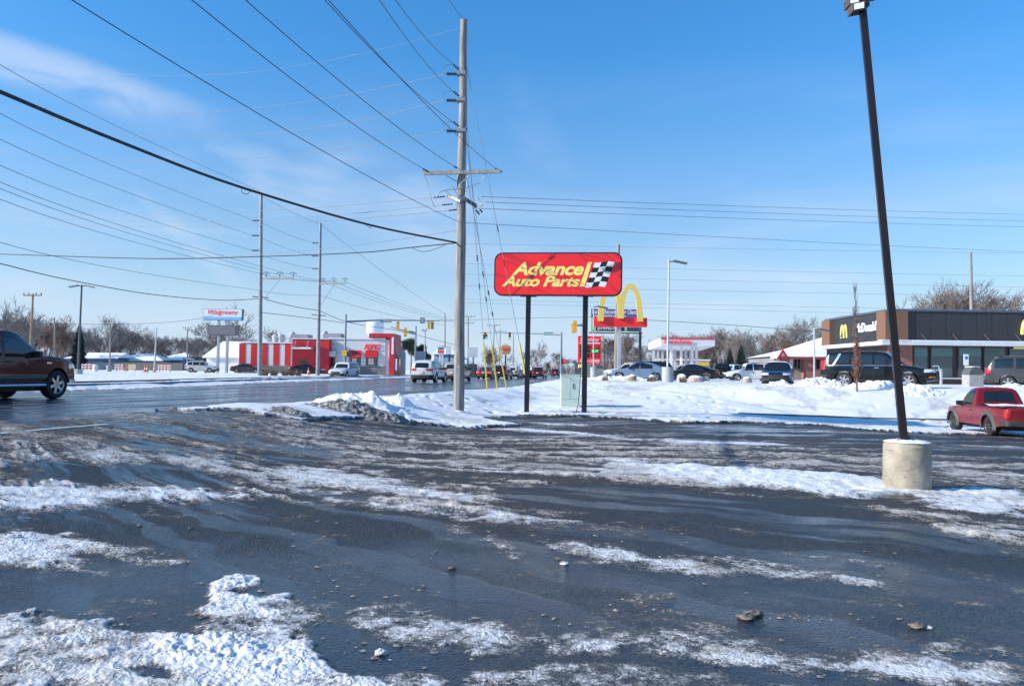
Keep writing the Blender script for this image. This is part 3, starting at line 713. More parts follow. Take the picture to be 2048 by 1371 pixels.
for i, (u, v, s) in [(i, q) for i, q in enumerate([(1492, 1236, .048), (1838, 1254, .045), (1858, 1256, .022), (905, 1137, .03), (24, 1078, .065), (1130, 1128, .03), None, (762, 1306, .035), (382, 1057, .025), (280, 1052, .022), None, None, None, (1508, 1229, .045)]) if q]:
    g = G(u, v); rnd = random.Random(i)
    m = MB(); n1, n2 = 9, 14; rows = []
    for a in range(n1 + 1):
        th = math.pi * a / n1; row = []
        for b in range(n2 + 1):
            ph = 2 * math.pi * b / n2
            rr = s * (.45 + 1.1 * float(fbm(np.array([math.cos(ph) * 2.6 + i * 3.1 + 5]), np.array([math.sin(ph) * 2.6 + th * 2.5]), 3, i)[0])) * (1 + .18 * math.sin(ph * 3 + th * 4 + i))
            row.append((g.x + rr * 1.25 * math.sin(th) * math.cos(ph), g.y + rr * math.sin(th) * math.sin(ph), g.z + s * .25 + rr * .42 * math.cos(th)))
        rows.append(row)
    m.grid(rows); o = m.build('ice_chunk', mat('brown_ice', (.17, .145, .115), .6, var=.4, scale=25, bump=.6, bscale=60) if i in (0, 1, 3, 8, 9, 11, 12, 13) else DSNOW, smooth='all')
    lbs = ['largest brownish ice chunk at the left end of a slush line in the right foreground', 'pointed ice chunk standing in the puddled right foreground', 'small lump beside the pointed ice chunk in the right foreground', 'small slush lump at the end of a dashed tyre trace in the centre foreground',
           'white ice chunk on the snow patch at the left edge', 'small white ice lump under the central snow streak', 'tiny white ice lump left of centre on the dark wet asphalt', 'pale ice lump on the dark strip between the lower snow bands',
           'small brown lump on wet asphalt at mid left', 'tiny brown lump on wet asphalt at the far mid left', 'tiny white snow crumb on dark asphalt above the lower left snow', 'small slush lump at the left end of a short slush row', 'slush lump amid the scattered crumbs left of centre', 'second brown ice chunk touching the largest one']
    tag(o, lbs[i], 'ice chunk', 'ice chunks on the lot'); centre(o)
# kerb pieces, with a dark strip for the shadow line farther back
def strip(name, pts, w, z0, z1, m, kind='structure'):
    b = MB(); rows = [[], [], [], []]
    for i, p in enumerate(pts):
        a = pts[max(i - 1, 0)]; c = pts[min(i + 1, len(pts) - 1)]; d = Vector((c[0] - a[0], c[1] - a[1])).normalized(); n = Vector((-d.y, d.x)) * w / 2
        zz = zg(p[0], p[1]) if len(p) < 3 else p[2]
        rows[0].append((p[0] - n.x, p[1] - n.y, zz + z0)); rows[1].append((p[0] - n.x, p[1] - n.y, zz + z1)); rows[2].append((p[0] + n.x, p[1] + n.y, zz + z1)); rows[3].append((p[0] + n.x, p[1] + n.y, zz + z0))
    b.grid(rows); o = b.build(name, m); o['kind'] = kind; return o
kc = mat('wet_kerb_and_shade', (.10, .10, .105), .5, var=.3, scale=1.2, bump=.4)
ys = np.concatenate([np.arange(20, 100, 1.5), np.arange(100, 260, 8)])
strip('kerb_and_shade_strip', [(float(xfar(y_)) - 1.15 + .04 * math.sin(y_), float(y_), .65) for y_ in ys], .25, -.05, .24, kc)
strip('kerb_and_shade_strip', [(float(xfar(y_)) - 3.1 + .04 * math.sin(y_ * 1.3), float(y_), .82) for y_ in ys], .16, -.05, .13, kc)  # dark strip put in for the thin shadow behind the snowy top
pp = [G(u, v) for u, v in ((1478, 829.5), (1560, 832), (1650, 835), (1740, 839), (1850, 841), (1910, 842))]
strip('kerb_and_shade_strip', [(p.x, p.y) for p in pp],   .14, -.1, .10, mat('muddy_kerb', (.13, .11, .085), .8, var=.4, scale=2, bump=.5))
# painted edge line of the road
wl = [G(u, v) for u, v in ((-60, 873), (0, 867), (60, 861.5), (120, 856), (170, 852), (215, 848.5))]
strip('road_marking', [(p.x, p.y, p.z) for p in wl], .12, -.02, .012, mat('worn_road_paint', (.62, .62, .60), .5, var=.3, scale=9))

def crumbs():
    rnd = random.Random(5); m = MB()
    reg = [(560, 1015, 680, 1175, 60), (640, 1150, 900, 1240, 40), (180, 1030, 420, 1060, 10), (380, 1160, 700, 1250, 70), (0, 1225, 420, 1275, 60), (900, 1230, 1400, 1300, 60), (1200, 1180, 1360, 1225, 45), (1480, 1224, 1860, 1246, 70), (270, 1100, 400, 1128, 30), (930, 1050, 1380, 1140, 60), (1380, 1100, 1850, 1190, 50), (860, 1080, 910, 1150, 16), (600, 1240, 1000, 1330, 50), (0, 1290, 900, 1371, 120), (1400, 1280, 2040, 1360, 60), (80, 960, 600, 1020, 50), (1500, 940, 2040, 1040, 40)]
    for u0, v0, u1, v1, n in reg:
        for k in range(int(n * .55)):
            u = rnd.uniform(u0, u1); v = rnd.uniform(v0, v1) if (v1 - v0) > 30 else rnd.gauss((v0 + v1) / 2, (v1 - v0) / 5)
            g = G(u, v); s_ = rnd.choice([.004, .005, .006, .008, .010, .015]) * rnd.uniform(.7, 1.3)
            vs = []
            for i in range(6):
                a = i * 1.047 + rnd.uniform(-.3, .3); r = s_ * rnd.uniform(.7, 1.6); vs.append((g.x + r * 1.5 * math.cos(a), g.y + r * math.sin(a), g.z + .004))
            for i in range(3):
                a = i * 2.09 + rnd.uniform(-.5, .5); r = s_ * rnd.uniform(.5, .9); vs.append((g.x + r * math.cos(a), g.y + r * math.sin(a), g.z + .003 + s_ * rnd.uniform(.35, .6)))
            m.add(vs, [(0, 1, 6), (1, 2, 6), (2, 7, 6), (2, 3, 7), (3, 4, 7), (4, 8, 7), (4, 5, 8), (5, 0, 8), (0, 6, 8), (6, 7, 8), (5, 4, 3, 2, 1, 0)])
    o = m.build('slush_crumbs', mat('slush_crumb', (.27, .245, .21), .8, var=.5, scale=14)); o['kind'] = 'stuff'; o['label'] = 'tiny crumbs of snow and slush scattered over the wet asphalt'
crumbs()
# ================================================================== POLES AND WIRES
cable_m = mat('black_cable', (.012, .012, .015), .5, var=.1)
wire_m = mat('dark_wire', (.035, .04, .05), .5, .3, var=.1)
alu_m = mat('aluminium_wire', (.25, .28, .32), .5, .3, var=.08)
ins_m = mat('grey_insulator', (.035, .045, .055), .3, var=.1, coat=.4)
xarm_m = mat('grey_wood_crossarm', (.42, .41, .36), .8, var=.25, scale=6, bump=.4)
def insulator(mb, a, b, r=.07, n=7):
    a = Vector(a); b = Vector(b); mb.cyl(a, b, r * .4, n=6)
    for k in range(n):
        c = a.lerp(b, (k + .5) / n); d = (b - a).normalized() * (.012); mb.cyl(c - d, c + d, r, r * .75, n=10)
PY = 27.8; pb = P(917, 805, PY); PB = Vector((pb.x, PY, zg(pb.x, PY)))
PT = P(928, 40, PY)
pole_x = lambda v: P(917 + (805 - v) * 11 / 765, v, PY)
def main_pole():
    t = thing('utility_pole', 'tall weathered wooden utility pole with a broad crossarm left of the red sign', 'utility pole', tuple(PB))
    n = 14; pts = []; rad = []
    for i in range(n + 1):
        f = i / n; p = PB.lerp(PT, f) + Vector((.012 * math.sin(i * 1.3), 0, 0)); 
        if i == 0: p.z -= .4
        pts.append(p); rad.append(.20 + (.125 - .20) * f)
    MB().tube(pts, rad, 20).build('shaft', WOOD, t, smooth=True)
    MB().lathe([(.0, PB.z + .05), (.30, PB.z - .02), (.23, PB.z + .05), (.19, PB.z + .09)], (PB.x, PB.y, 0)).build('snow_collar', SNOW, t, smooth=True)
    def px(u, v, dy=0): return P(u, v, PY + dy)
    # crossarm: two timbers
    for dy, du in ((-.24, 0), (.24, 0)):
        a, b = px(848 if dy > 0 else 858, 346, dy), px(1001 if dy < 0 else 995, 342.5, dy); c = (a + b) / 2; d = (b - a) / 2
        MB().obox(c, d, Vector((0, .05, 0)), Vector((0, 0, .065))).build('crossarm', xarm_m, t)
    for u0, v0 in ((892, 351), (942, 350)): MB().tube([px(u0, v0, -.3), px(919 if u0 < 915 else 921, 366, -.22)], .018, 5).build('brace', grey_metal, t)
    for u, v in ((846, 338), (908, 333), (990, 337)):
        m = MB(); insulator(m, px(u, v), px(u + 14, v + 7), .05, 4); m.build('insulator', ins_m, t)
    for v in (148, 201, 262):
        m = MB(); insulator(m, px(893, v), px(916, v + .5), .075, 8); m.build('insulator', ins_m, t)
        m = MB(); insulator(m, px(907, v - 18), px(927, v - 1), .05, 6); m.build('insulator', ins_m, t)
        m = MB().tube([px(889, v - .5), px(887, v - 14), px(896, v - 19), px(908, v - 18)], .012, 5); m.build('jumper_wire', alu_m, t)
        MB().obox(px(923, v), (.16, 0, 0), (0, .17, 0), (0, 0, .06)).build('bracket', grey_metal, t)
        MB().cyl(px(929, v - 3, -.1), px(934, v - 3, -.1), .03, n=6).build('bolt', dark_metal, t)
    # lower equipment
    MB().obox(px(907, 397, -.3), Vector((.25, -.18, -.14)), Vector((.0, .05, 0)), Vector((0, 0, .055))).build('stub_arm', xarm_m, t)
    MB().obox(px(940, 404, -.1), Vector((.25, .1, -.13)), Vector((.0, .09, 0)), Vector((0, 0, .07))).build('cutout_switch', grey_metal, t)
    for u, v in ((925, 392), (934, 398), (945, 406), (952, 420), (958, 416), (900, 390)): m = MB(); insulator(m, px(u, v, -.2), px(u + 7, v + 9, -.2), .045, 4); m.build('cutout_fuse', ins_m, t)
    for pts in ([(848, 350), (858, 372), (862, 398), (870, 415)], [(870, 398), (880, 384), (895, 379), (925, 378), (960, 366), (972, 345)], [(890, 380), (898, 388), (900, 396)], [(905, 372), (915, 390), (935, 400)], [(956, 395), (962, 405), (958, 425), (948, 415)], [(975, 396), (968, 410), (958, 413)], [(936, 330), (934, 366), (930, 400)]):
        MB().tube([px(u, v, -.25) for u, v in pts], .012, 5).build('jumper_wire', alu_m, t)
    for u0, u1, v in ((868, 890, 394), (884, 905, 409), (898, 916, 420)): m = MB(); insulator(m, px(u0, v + 1), px(u1, v - 1), .04, 6); m.build('strain_insulator', ins_m, t)
    MB().cyl(px(923, 445), px(923, 441), .05, n=8).build('pole_band', grey_metal, t)
    MB().obox(px(917, 733, -.21), (.02, 0, 0), (0, .005, 0), (0, 0, .03)).build('number_tag', white_paint, t)
main_pole()
def steel_pole(u0, v0, u1, v1, Y, arms, ins, label, arm_to):
    b = P(u1, v1, Y); z = zg(b.x, Y); b = Vector((b.x, Y, z)); tp = P(u0, v0, Y)
    t = thing('utility_pole', label, 'utility pole', tuple(b), group='grey steel utility poles')
    pts = [b.lerp(tp, i / 8) for i in range(9)]; pts[0].z -= .5
    MB().tube(pts, [.235 + (.15 - .235) * i / 8 for i in range(9)], 16).build('shaft', mat('grey_steel_pole', (.24, .25, .27), .55, .2, var=.15, scale=2), t, smooth=True)
    def on(v): f = (v1 - v) / (v1 - v0); return b.lerp(tp, f)
    for v in ins:
        c = on(v); c.z = P(u1, v, Y).z; m = MB(); insulator(m, c + Vector((-.9, 0, 0)), c + Vector((-.15, 0, 0)), .10, 7); m.build('insulator', ins_m, t)
    for (v, ua, ub) in arms:
        a, e = P(ua, v, Y - .25), P(ub, v, Y - .25); m = MB().obox((a + e) / 2, (e - a) / 2, (0, .06, 0), (0, 0, .08)); m.build('crossarm', xarm_m, t)
        m = MB().tube([P((ua + ub * 1.0) / 2 + 3, v + 2, Y - .25), P(ua + 2, v + 42, Y - .2)], .03, 5); m.build('brace', grey_metal, t)
        for k in range(3):
            m = MB(); uu = ua + (ub - ua) * (.12 + .43 * k); q = P(uu, v - 3, Y - .25); insulator(m, q, q + Vector((0, 0, .35)), .09, 3); m.tube([q + Vector((-.4, 0, .35)), q + Vector((0, 0, .5)), q + Vector((.35, 0, .3))], .035, 5); m.build('pin_insulator', ins_m, t)
    c = on(arm_to); c.z = P(u1, arm_to, Y).z
    MB().obox(c, (.9, -.2, -.08), (0, .05, 0), (0, 0, .05)).build('cable_bracket', dark_metal, t)
    return t
SP1 = 80.0; SP2 = 93.0
steel_pole(522.5, 388, 519.5, 752, SP1, [(557, 525, 588)], [441, 471, 501], 'tall grey steel utility pole with a right-hand crossarm beside the dry grass tufts', 594)
steel_pole(641, 446, 635.5, 751, SP2, [(567, 640, 691)], [486, 512, 537], 'grey steel utility pole in front of the red restaurant wall', 630)
# far poles
def far_pole(u0, v0, u1, v1, Y, label, arms=(), m=None, r=.13, name='utility_pole', cat='utility pole', group=None, z=None):
    b = P(u1, v1, Y); b.z = zg(b.x, Y) if z is None else z; tp = P(u0, v0, Y)
    t = thing(name, label, cat, tuple(b), group=group)
    q = b.copy(); q.z -= .3
    MB().tube([q, tp], [r * 1.25, r * .8], 8).build('shaft', m or WOOD, t, smooth=True)
    for (v, ua, ub) in arms:
        a, e = P(ua, v, Y - r), P(ub, v, Y - r)
        MB().obox((a + e) / 2, (e - a) / 2, (0, .05, 0), (0, 0, .07)).build('crossarm', xarm_m if m is None else m, t)
        for k in (0.02, .3, .7, .98): p_ = a.lerp(e, k); MB().cyl(p_, p_ + Vector((0, 0, .3)), .06, n=5).build('pin_insulator', ins_m, t)
    return t
far_pole(66, 587, 61, 680, 90, 'brown wooden utility pole with a crossarm above the roof of the dark red pickup', [(590.5, 47, 83)], mat('brown_pole_wood', (.30, .20, .13), .85, var=.2))
far_pole(109, 634, 110.5, 706, 150, 'thin wooden pole left of the dark spruce')
far_pole(221, 645, 220, 726, 140, 'thin dark wooden pole before the low ranch houses', [(645, 212, 228)])
far_pole(313, 655, 309, 735, 130, 'thin grey pole at the end of the ranch houses', m=grey_metal)
far_pole(375, 656, 375, 726, 150, 'short wooden pole with a crossarm left of the blue and white sign', [(656.5, 366, 382)])
far_pole(890, 626, 890, 735, 150, 'wooden utility pole left of the tall near pole over the small restaurant sign', [(641, 882, 910)])
far_pole(936.5, 632, 936, 730, 155, 'utility pole just right of the tall near pole', [(633, 925, 950), (646, 926, 948)])
far_pole(988, 650, 986, 740, 170, 'wooden pole with a flat crossarm behind the left traffic signals', [(650.5, 974, 1000)])
far_pole(1001, 658, 998, 740, 190, 'wooden pole carrying transformers beside the burger sign', [(663, 990, 1012)])
far_pole(1027, 668, 1026, 735, 200, 'thin pole right of the burger sign')
far_pole(1237, 489, 1232, 735, 70, 'tall wooden utility pole rising behind the yellow arches', r=.17)
far_pole(1941, 504, 1944, 625, 75, 'wooden utility pole rising behind the dark restaurant roof', r=.17)
far_pole(779+ -0, 664, 780, 690, 140, 'short pole with a dark transformer behind the restaurant roof', [(664, 774, 786)], z=5.0) if False else None
far_pole(850, 662, 849, 735, 130, 'light pole with twin heads between pine and mast arm', [(661.5, 844, 853)], m=lt_grey)
# WIRES: (pixel, depth) for the ends, sag in pixels at mid span
def wire(pts, r, m, label, group='overhead wires', name='power_line', cat='wire', n=16):
    """pts: (u, v, Y) through which a smooth hanging line passes"""
    pts3 = [P(*p) for p in pts]; out = []
    if len(pts3) == 2: out = pts3
    elif len(pts3) == 3:
        a, b, c = pts3; ab = (b - a).length; t_ = ab / (ab + (c - b).length)
        ctrl = (b - a * (1 - t_) ** 2 - c * t_ ** 2) / (2 * t_ * (1 - t_))
        out = [a * (1 - s) ** 2 + ctrl * 2 * s * (1 - s) + c * s * s for s in [i / n for i in range(n + 1)]]
    else:
        N = len(pts3)
        for i in range(N - 1):
            p0, p1, p2, p3 = pts3[max(i-1, 0)], pts3[i], pts3[i+1], pts3[min(i+2, N-1)]
            for k in range(6):
                s = k / 6; out.append(.5 * ((2*p1) + (-p0+p2)*s + (2*p0-5*p1+4*p2-p3)*s*s + (-p0+3*p1-3*p2+p3)*s**3))
        out.append(pts3[-1])
    mb = MB().tube(out, r, 5); o = mb.build(name, m, smooth=True); tag(o, label, cat, group); centre(o); return o
wire([(-60, 158, 10.5), (0, 184, 11.2), (240, 284, 14.4), (480, 374, 18.5), (740, 450, 23.5), (912, 485, PY)], .034, cable_m, 'thickest black cable, swooping down from the left edge to the tall near pole', name='telephone_cable', cat='cable')
wire([(484, 375, 18.6), (484, 384, 18.6), (494, 388, 18.7), (503, 380, 18.8)], .008, cable_m, 'small drooping cable loop hanging from the thickest black cable', name='cable_loop', cat='cable')
wire([(732, 449, 23.3), (741, 456, 23.4), (741, 450, 23.5)], .008, cable_m, 'tiny cable loop hanging near the right end of the thickest black cable', name='cable_loop', cat='cable')
wire([(-60, 508, 40), (0, 508, 40), (300, 517, 36), (520, 513, 34), (720, 505, 30), (820, 495, 29), (912, 486, PY)], .019, cable_m, 'thin black cable running nearly level from the left edge to the near pole', name='telephone_cable', cat='cable')
wire([(823, 495, 29), (845, 503, 28.8), (870, 498, 28.5), (895, 487, 28)], .010, cable_m, 'drooping cable loop beside the tall near pole', name='cable_loop', cat='cable')
wire([(-40, 520, 38), (0, 527, 40), (130, 558, 50), (300, 588, 62), (440, 600, 74), (518, 597, SP1)], .03, cable_m, 'black cable sagging from the left edge to the first grey steel pole', name='telephone_cable', cat='cable')
wire([(530, 598, SP1), (585, 612, 86), (636, 620, SP2)], .035, cable_m, 'black cable between the two grey steel poles', name='telephone_cable', cat='cable')
wire([(636, 620, SP2), (700, 645, 100), (800, 662, 110), (912, 690, 128)], .035, cable_m, 'black cable running from the second grey steel pole past the white restaurant', name='telephone_cable', cat='cable')
wire([(0, 644, 120), (200, 648, 120), (430, 628, 100)], .03, wire_m, 'faint low wire over the ranch house roofs')
wire([(525, 625, SP1), (620, 636, 88), (692, 646, 95)], .03, wire_m, 'faint wire with small weights between the grey steel poles')
near_lab = ['longest diagonal power line from the top left to below the crossarm', 'power line from the top edge to the left end of the broad crossarm', 'power line from the top edge to the middle of the broad crossarm',
  'power line from the top edge to the lowest left insulator', 'power line from the top edge to the right end of the broad crossarm', 'power line from the top edge to the middle left insulator', 'power line from the top edge to the top left insulator', 'short wire from the top edge to the tip of the tall near pole']
for (a, b, lb) in zip([(100, -27, 11), (350, -27, 12), (465, -23, 13), (625, -27, 14), (632, -28, 14), (742, -25, 16), (770, -29, 17), (884, -20, 20)],
                      [(918, 444, PY), (846, 337, PY), (909, 333, PY), (907, 245, PY), (990, 336, PY), (908, 185, PY), (908, 129, PY), (926, 38, PY)], near_lab):
    m_ = ((a[0] + b[0]) / 2, (a[1] + b[1]) / 2, (a[2] + b[2]) / 2)
    pa, pb_ = P(*a), P(*b); md = (pa + pb_) / 2; md.z -= (.18 if b[0] != 926 else .02)
    out_ = [pa * (1-s)**2 + (md*2 - (pa+pb_)/2) * 2*s*(1-s) + pb_ * s*s for s in [i/16 for i in range(17)]]
    rr = .0095 if b[0] not in (918,) else .009
    o = MB().tube(out_, rr, 5).build('power_line', wire_m, smooth=True); tag(o, lb, 'wire', 'power lines from above to the near pole'); centre(o)
for k, (v0, v1, v2, u1, ue) in enumerate([(118, 152, 58, 330, 915), (215, 229, 148, 330, 889), (249, 273, 200, 420, 888), (302, 323, 262, 350, 888)]):
    wire([(-40 if k else 60, v0 - (4 if k == 0 else 3), 48), (u1, v1, 40), (ue, v2, PY)], .011 if k else .008, alu_m, ['faintest static wire sagging left from the top of the near pole', 'upper pale wire sagging left from the top insulator', 'pale wire sagging left from the middle insulator', 'pale wire sagging left from the lowest insulator'][k], 'pale wires sagging to the left')
for k, (v0, u1, v1, ue, ve) in enumerate([(417, 400, 427, 868, 395), (426, 450, 441, 884, 410), (436, 400, 453, 898, 421), (498, 450, 513, 912, 461)]):
    wire([(-40, v0, 70), (u1, v1, 45), (ue, ve, PY)], .013, alu_m, ['highest', 'second', 'third', 'lowest'][k] + ' of the long level wires left of the near pole below its crossarm', 'level wires left of the pole')
for k, (u0, v0, v1) in enumerate([(962, 393, 427), (968, 404, 440), (962, 417, 452), (926, 445, 503)]):
    wire([(u0, v0, PY), (1500, (v0 + v1) / 2 + 3, 36), (2100, v1 + 3, 50)], .010, alu_m, ['highest', 'second', 'third', 'lowest'][k] + ' of the long wires running right from the near pole', 'level wires right of the pole')
for k, (v0, v1) in enumerate([(487, 505), (527, 551), (548, 573), (571, 591), (598, 620), (605, 632)]):
    wire([(930, v0 + 0, 95), (1500, (v0 + v1) / 2 + 2, 90), (2100, v1 + 2, 85)], .015, alu_m, 'faint far wire, ' + ['highest', 'second', 'third', 'fourth', 'fifth', 'lowest'][k] + ' of six crossing behind the arches and the right lamp post', 'far wires behind the signs')
wire([(1296, 640, 95), (1480, 651, 90), (1680, 668, 80)], .03, wire_m, 'dark low wire behind the gas canopy and the right tree tops')
wire([(930, 640, 120), (1160, 634, 100), (1240, 633, 95)], .022, wire_m, 'faint low wire from the far poles to the arches')
for k, (a, b) in enumerate([((-40, 105), (520, 382)), ((-40, 205), (508, 441)), ((-40, 258), (506, 471)), ((-40, 312), (506, 501)), ((-40, 347), (585, 550)), ((-40, 360), (560, 550)), ((-40, 382), (534, 550)), ((-40, 472), (517, 580))]):
    md = ((a[0] + b[0]) / 2, (a[1] + b[1]) / 2 + 12, 52); wire([(a[0], a[1], 28), md, (b[0], b[1], SP1)], .014, wire_m, ['first (highest)', 'second', 'third', 'fourth', 'fifth', 'sixth', 'seventh', 'lowest'][k] + ' wire from the left edge down to the first grey steel pole', 'wires to the first steel pole')
for k, (a, b) in enumerate([((523, 392), (640, 448)), ((524, 446), (628, 486)), ((524, 477), (628, 512)), ((524, 510), (628, 537)), ((530, 550), (648, 563)), ((558, 550), (668, 563)), ((585, 550), (689, 563)), ((522, 582), (637, 590))]):
    md = ((a[0] + b[0]) / 2, (a[1] + b[1]) / 2 + 3, 86); wire([(*a, SP1), md, (*b, SP2)], .015, wire_m, ['first (highest)', 'second', 'third', 'fourth', 'fifth', 'sixth', 'seventh', 'lowest'][k] + ' wire between the two grey steel poles', 'wires between the steel poles')
for k, (a, b) in enumerate([((641, 448), (890, 628)), ((648, 563), (884, 640)), ((668, 563), (896, 640)), ((690, 563), (909, 640)), ((637, 590), (890, 650))]):
    md = ((a[0] + b[0]) / 2, (a[1] + b[1]) / 2 + 5, 118); wire([(*a, SP2), md, (*b, 150)], .020, wire_m, ['first (highest)', 'second', 'third', 'fourth', 'lowest'][k] + ' wire running right from the second grey steel pole over the restaurant', 'wires beyond the second steel pole')
# guy wires with yellow guards
gl = ['leftmost', 'second', 'third', 'rightmost']
for k, (ut, vt, ug0, vg0, ug1, vg1, ub, vb) in enumerate([(931, 205, 963, 684, 974, 778, 975, 785), (931, 262, 984, 688, 994, 774, 995, 782), (931, 340, 1002, 694, 1013, 775, 1014, 782), (931, 120, 1023, 686, 1048, 768, 1063, 812)]):
    Yb = G(ub, vb).y; Yb = min(Yb, 44) if k < 3 else 31.5
    t = thing('guy_wire', gl[k] + ' steel guy wire with a yellow plastic guard anchored in the snow', 'guy wire', tuple(P(ub, vb, Yb)), group='guy wires of the near pole')
    def yy(v): return PY + (Yb - PY) * (v - vt) / (vb - vt)
    a, b = P(ut, vt, PY), P(ub, vb, Yb)
    MB().tube([a, b], .010, 5).build('cable', alu_m, t)
    f0 = (vg0 - vt) / (vb - vt); f1 = (vg1 - vt) / (vb - vt)
    def at(v):
        for s in np.linspace(0, 1, 400):
            p_ = a.lerp(b, s); q_ = RM.transposed() @ (p_ - Vector((0, 0, CAMZ))); vv = VC - q_.y / -q_.z * F
            if vv >= v: return p_
        return b
    g0, g1 = at(vg0), at(vg1)
    MB().tube([g0, g1], .036, 8).build('guard', mat('yellow_guard', (.72, .60, .07), .5, var=.1), t)
    for f in (.45, .55): m = MB(); insulator(m, a.lerp(b, f), a.lerp(b, f + .02), .04, 3); m.build('strain_insulator', ins_m, t)
# ================================================================== VEHICLES
tyre_m = mat('tyre_rubber', (.018, .018, .018), .8, var=.3, scale=8)
rim_m = mat('alloy_rim', (.50, .51, .53), .3, .8, var=.08)
rim_dark = mat('steel_rim', (.10, .095, .09), .5, .6, var=.2)
trim_m = mat('black_plastic_trim', (.020, .020, .022), .6, var=.2)
chrome = mat('chrome_trim', (.70, .72, .75), .15, .95, var=.05)
hl_m = mat('headlight_lens', (.72, .75, .78), .15, .3, var=.1, coat=.8)
tl_m = mat('red_tail_lens', (.42, .012, .012), .2, var=.1, coat=.6)
tl_on = mat('lit_brake_lens', (.9, .05, .04), .2, var=.05, emit=.9)
or_m = mat('orange_marker_lens', (.75, .18, .03), .3, var=.05, coat=.5)
plate_m = mat('licence_plate_white', (.62, .65, .68), .5, var=.15, scale=30)
def paint(name, col, dirt=.45):
    if name in MATS: return MATS[name]
    t = NT(name); v = t.coord(); z = t.n('ShaderNodeSeparateXYZ'); t.l(v, z.inputs[0])
    n = t.noise(v, 2.2, 5, .6); n2 = t.noise(v, 14, 4)
    h = t.math('ADD', z.outputs[2], t.math('MULTIPLY', t.math('SUBTRACT', n, .5), .7))
    d = t.math('MULTIPLY', t.mr(h, .2, .95, 1.0, .05), dirt)
    lum = max(col); dc = tuple(.03 + .62 * lum * .5 + .5 * q for q in col); c = t.mix(t.math('MULTIPLY', d, t.mr(n2, .2, .7, .4, .9)), col, dc)
    t.P(Base_Color=c, Roughness=t.math('ADD', .13, t.math('MULTIPLY', d, .7)), Coat_Weight=t.mr(d, 0, .6, .35, .0), Coat_Roughness=.05)
    t.b.inputs['Specular IOR Level'].default_value = .3
    MATS[name] = t.m; return t.m
def pl(pts, x):  # piecewise linear with slight smoothing
    return np.interp(x, [p[0] for p in pts], [p[1] for p in pts])
def smooth_top(pts, x):
    k = .045
    return sum(pl(pts, x + d) * w for d, w in ((-1.6*k, .15), (-.8*k, .2), (0, .3), (.8*k, .2), (1.6*k, .15)))
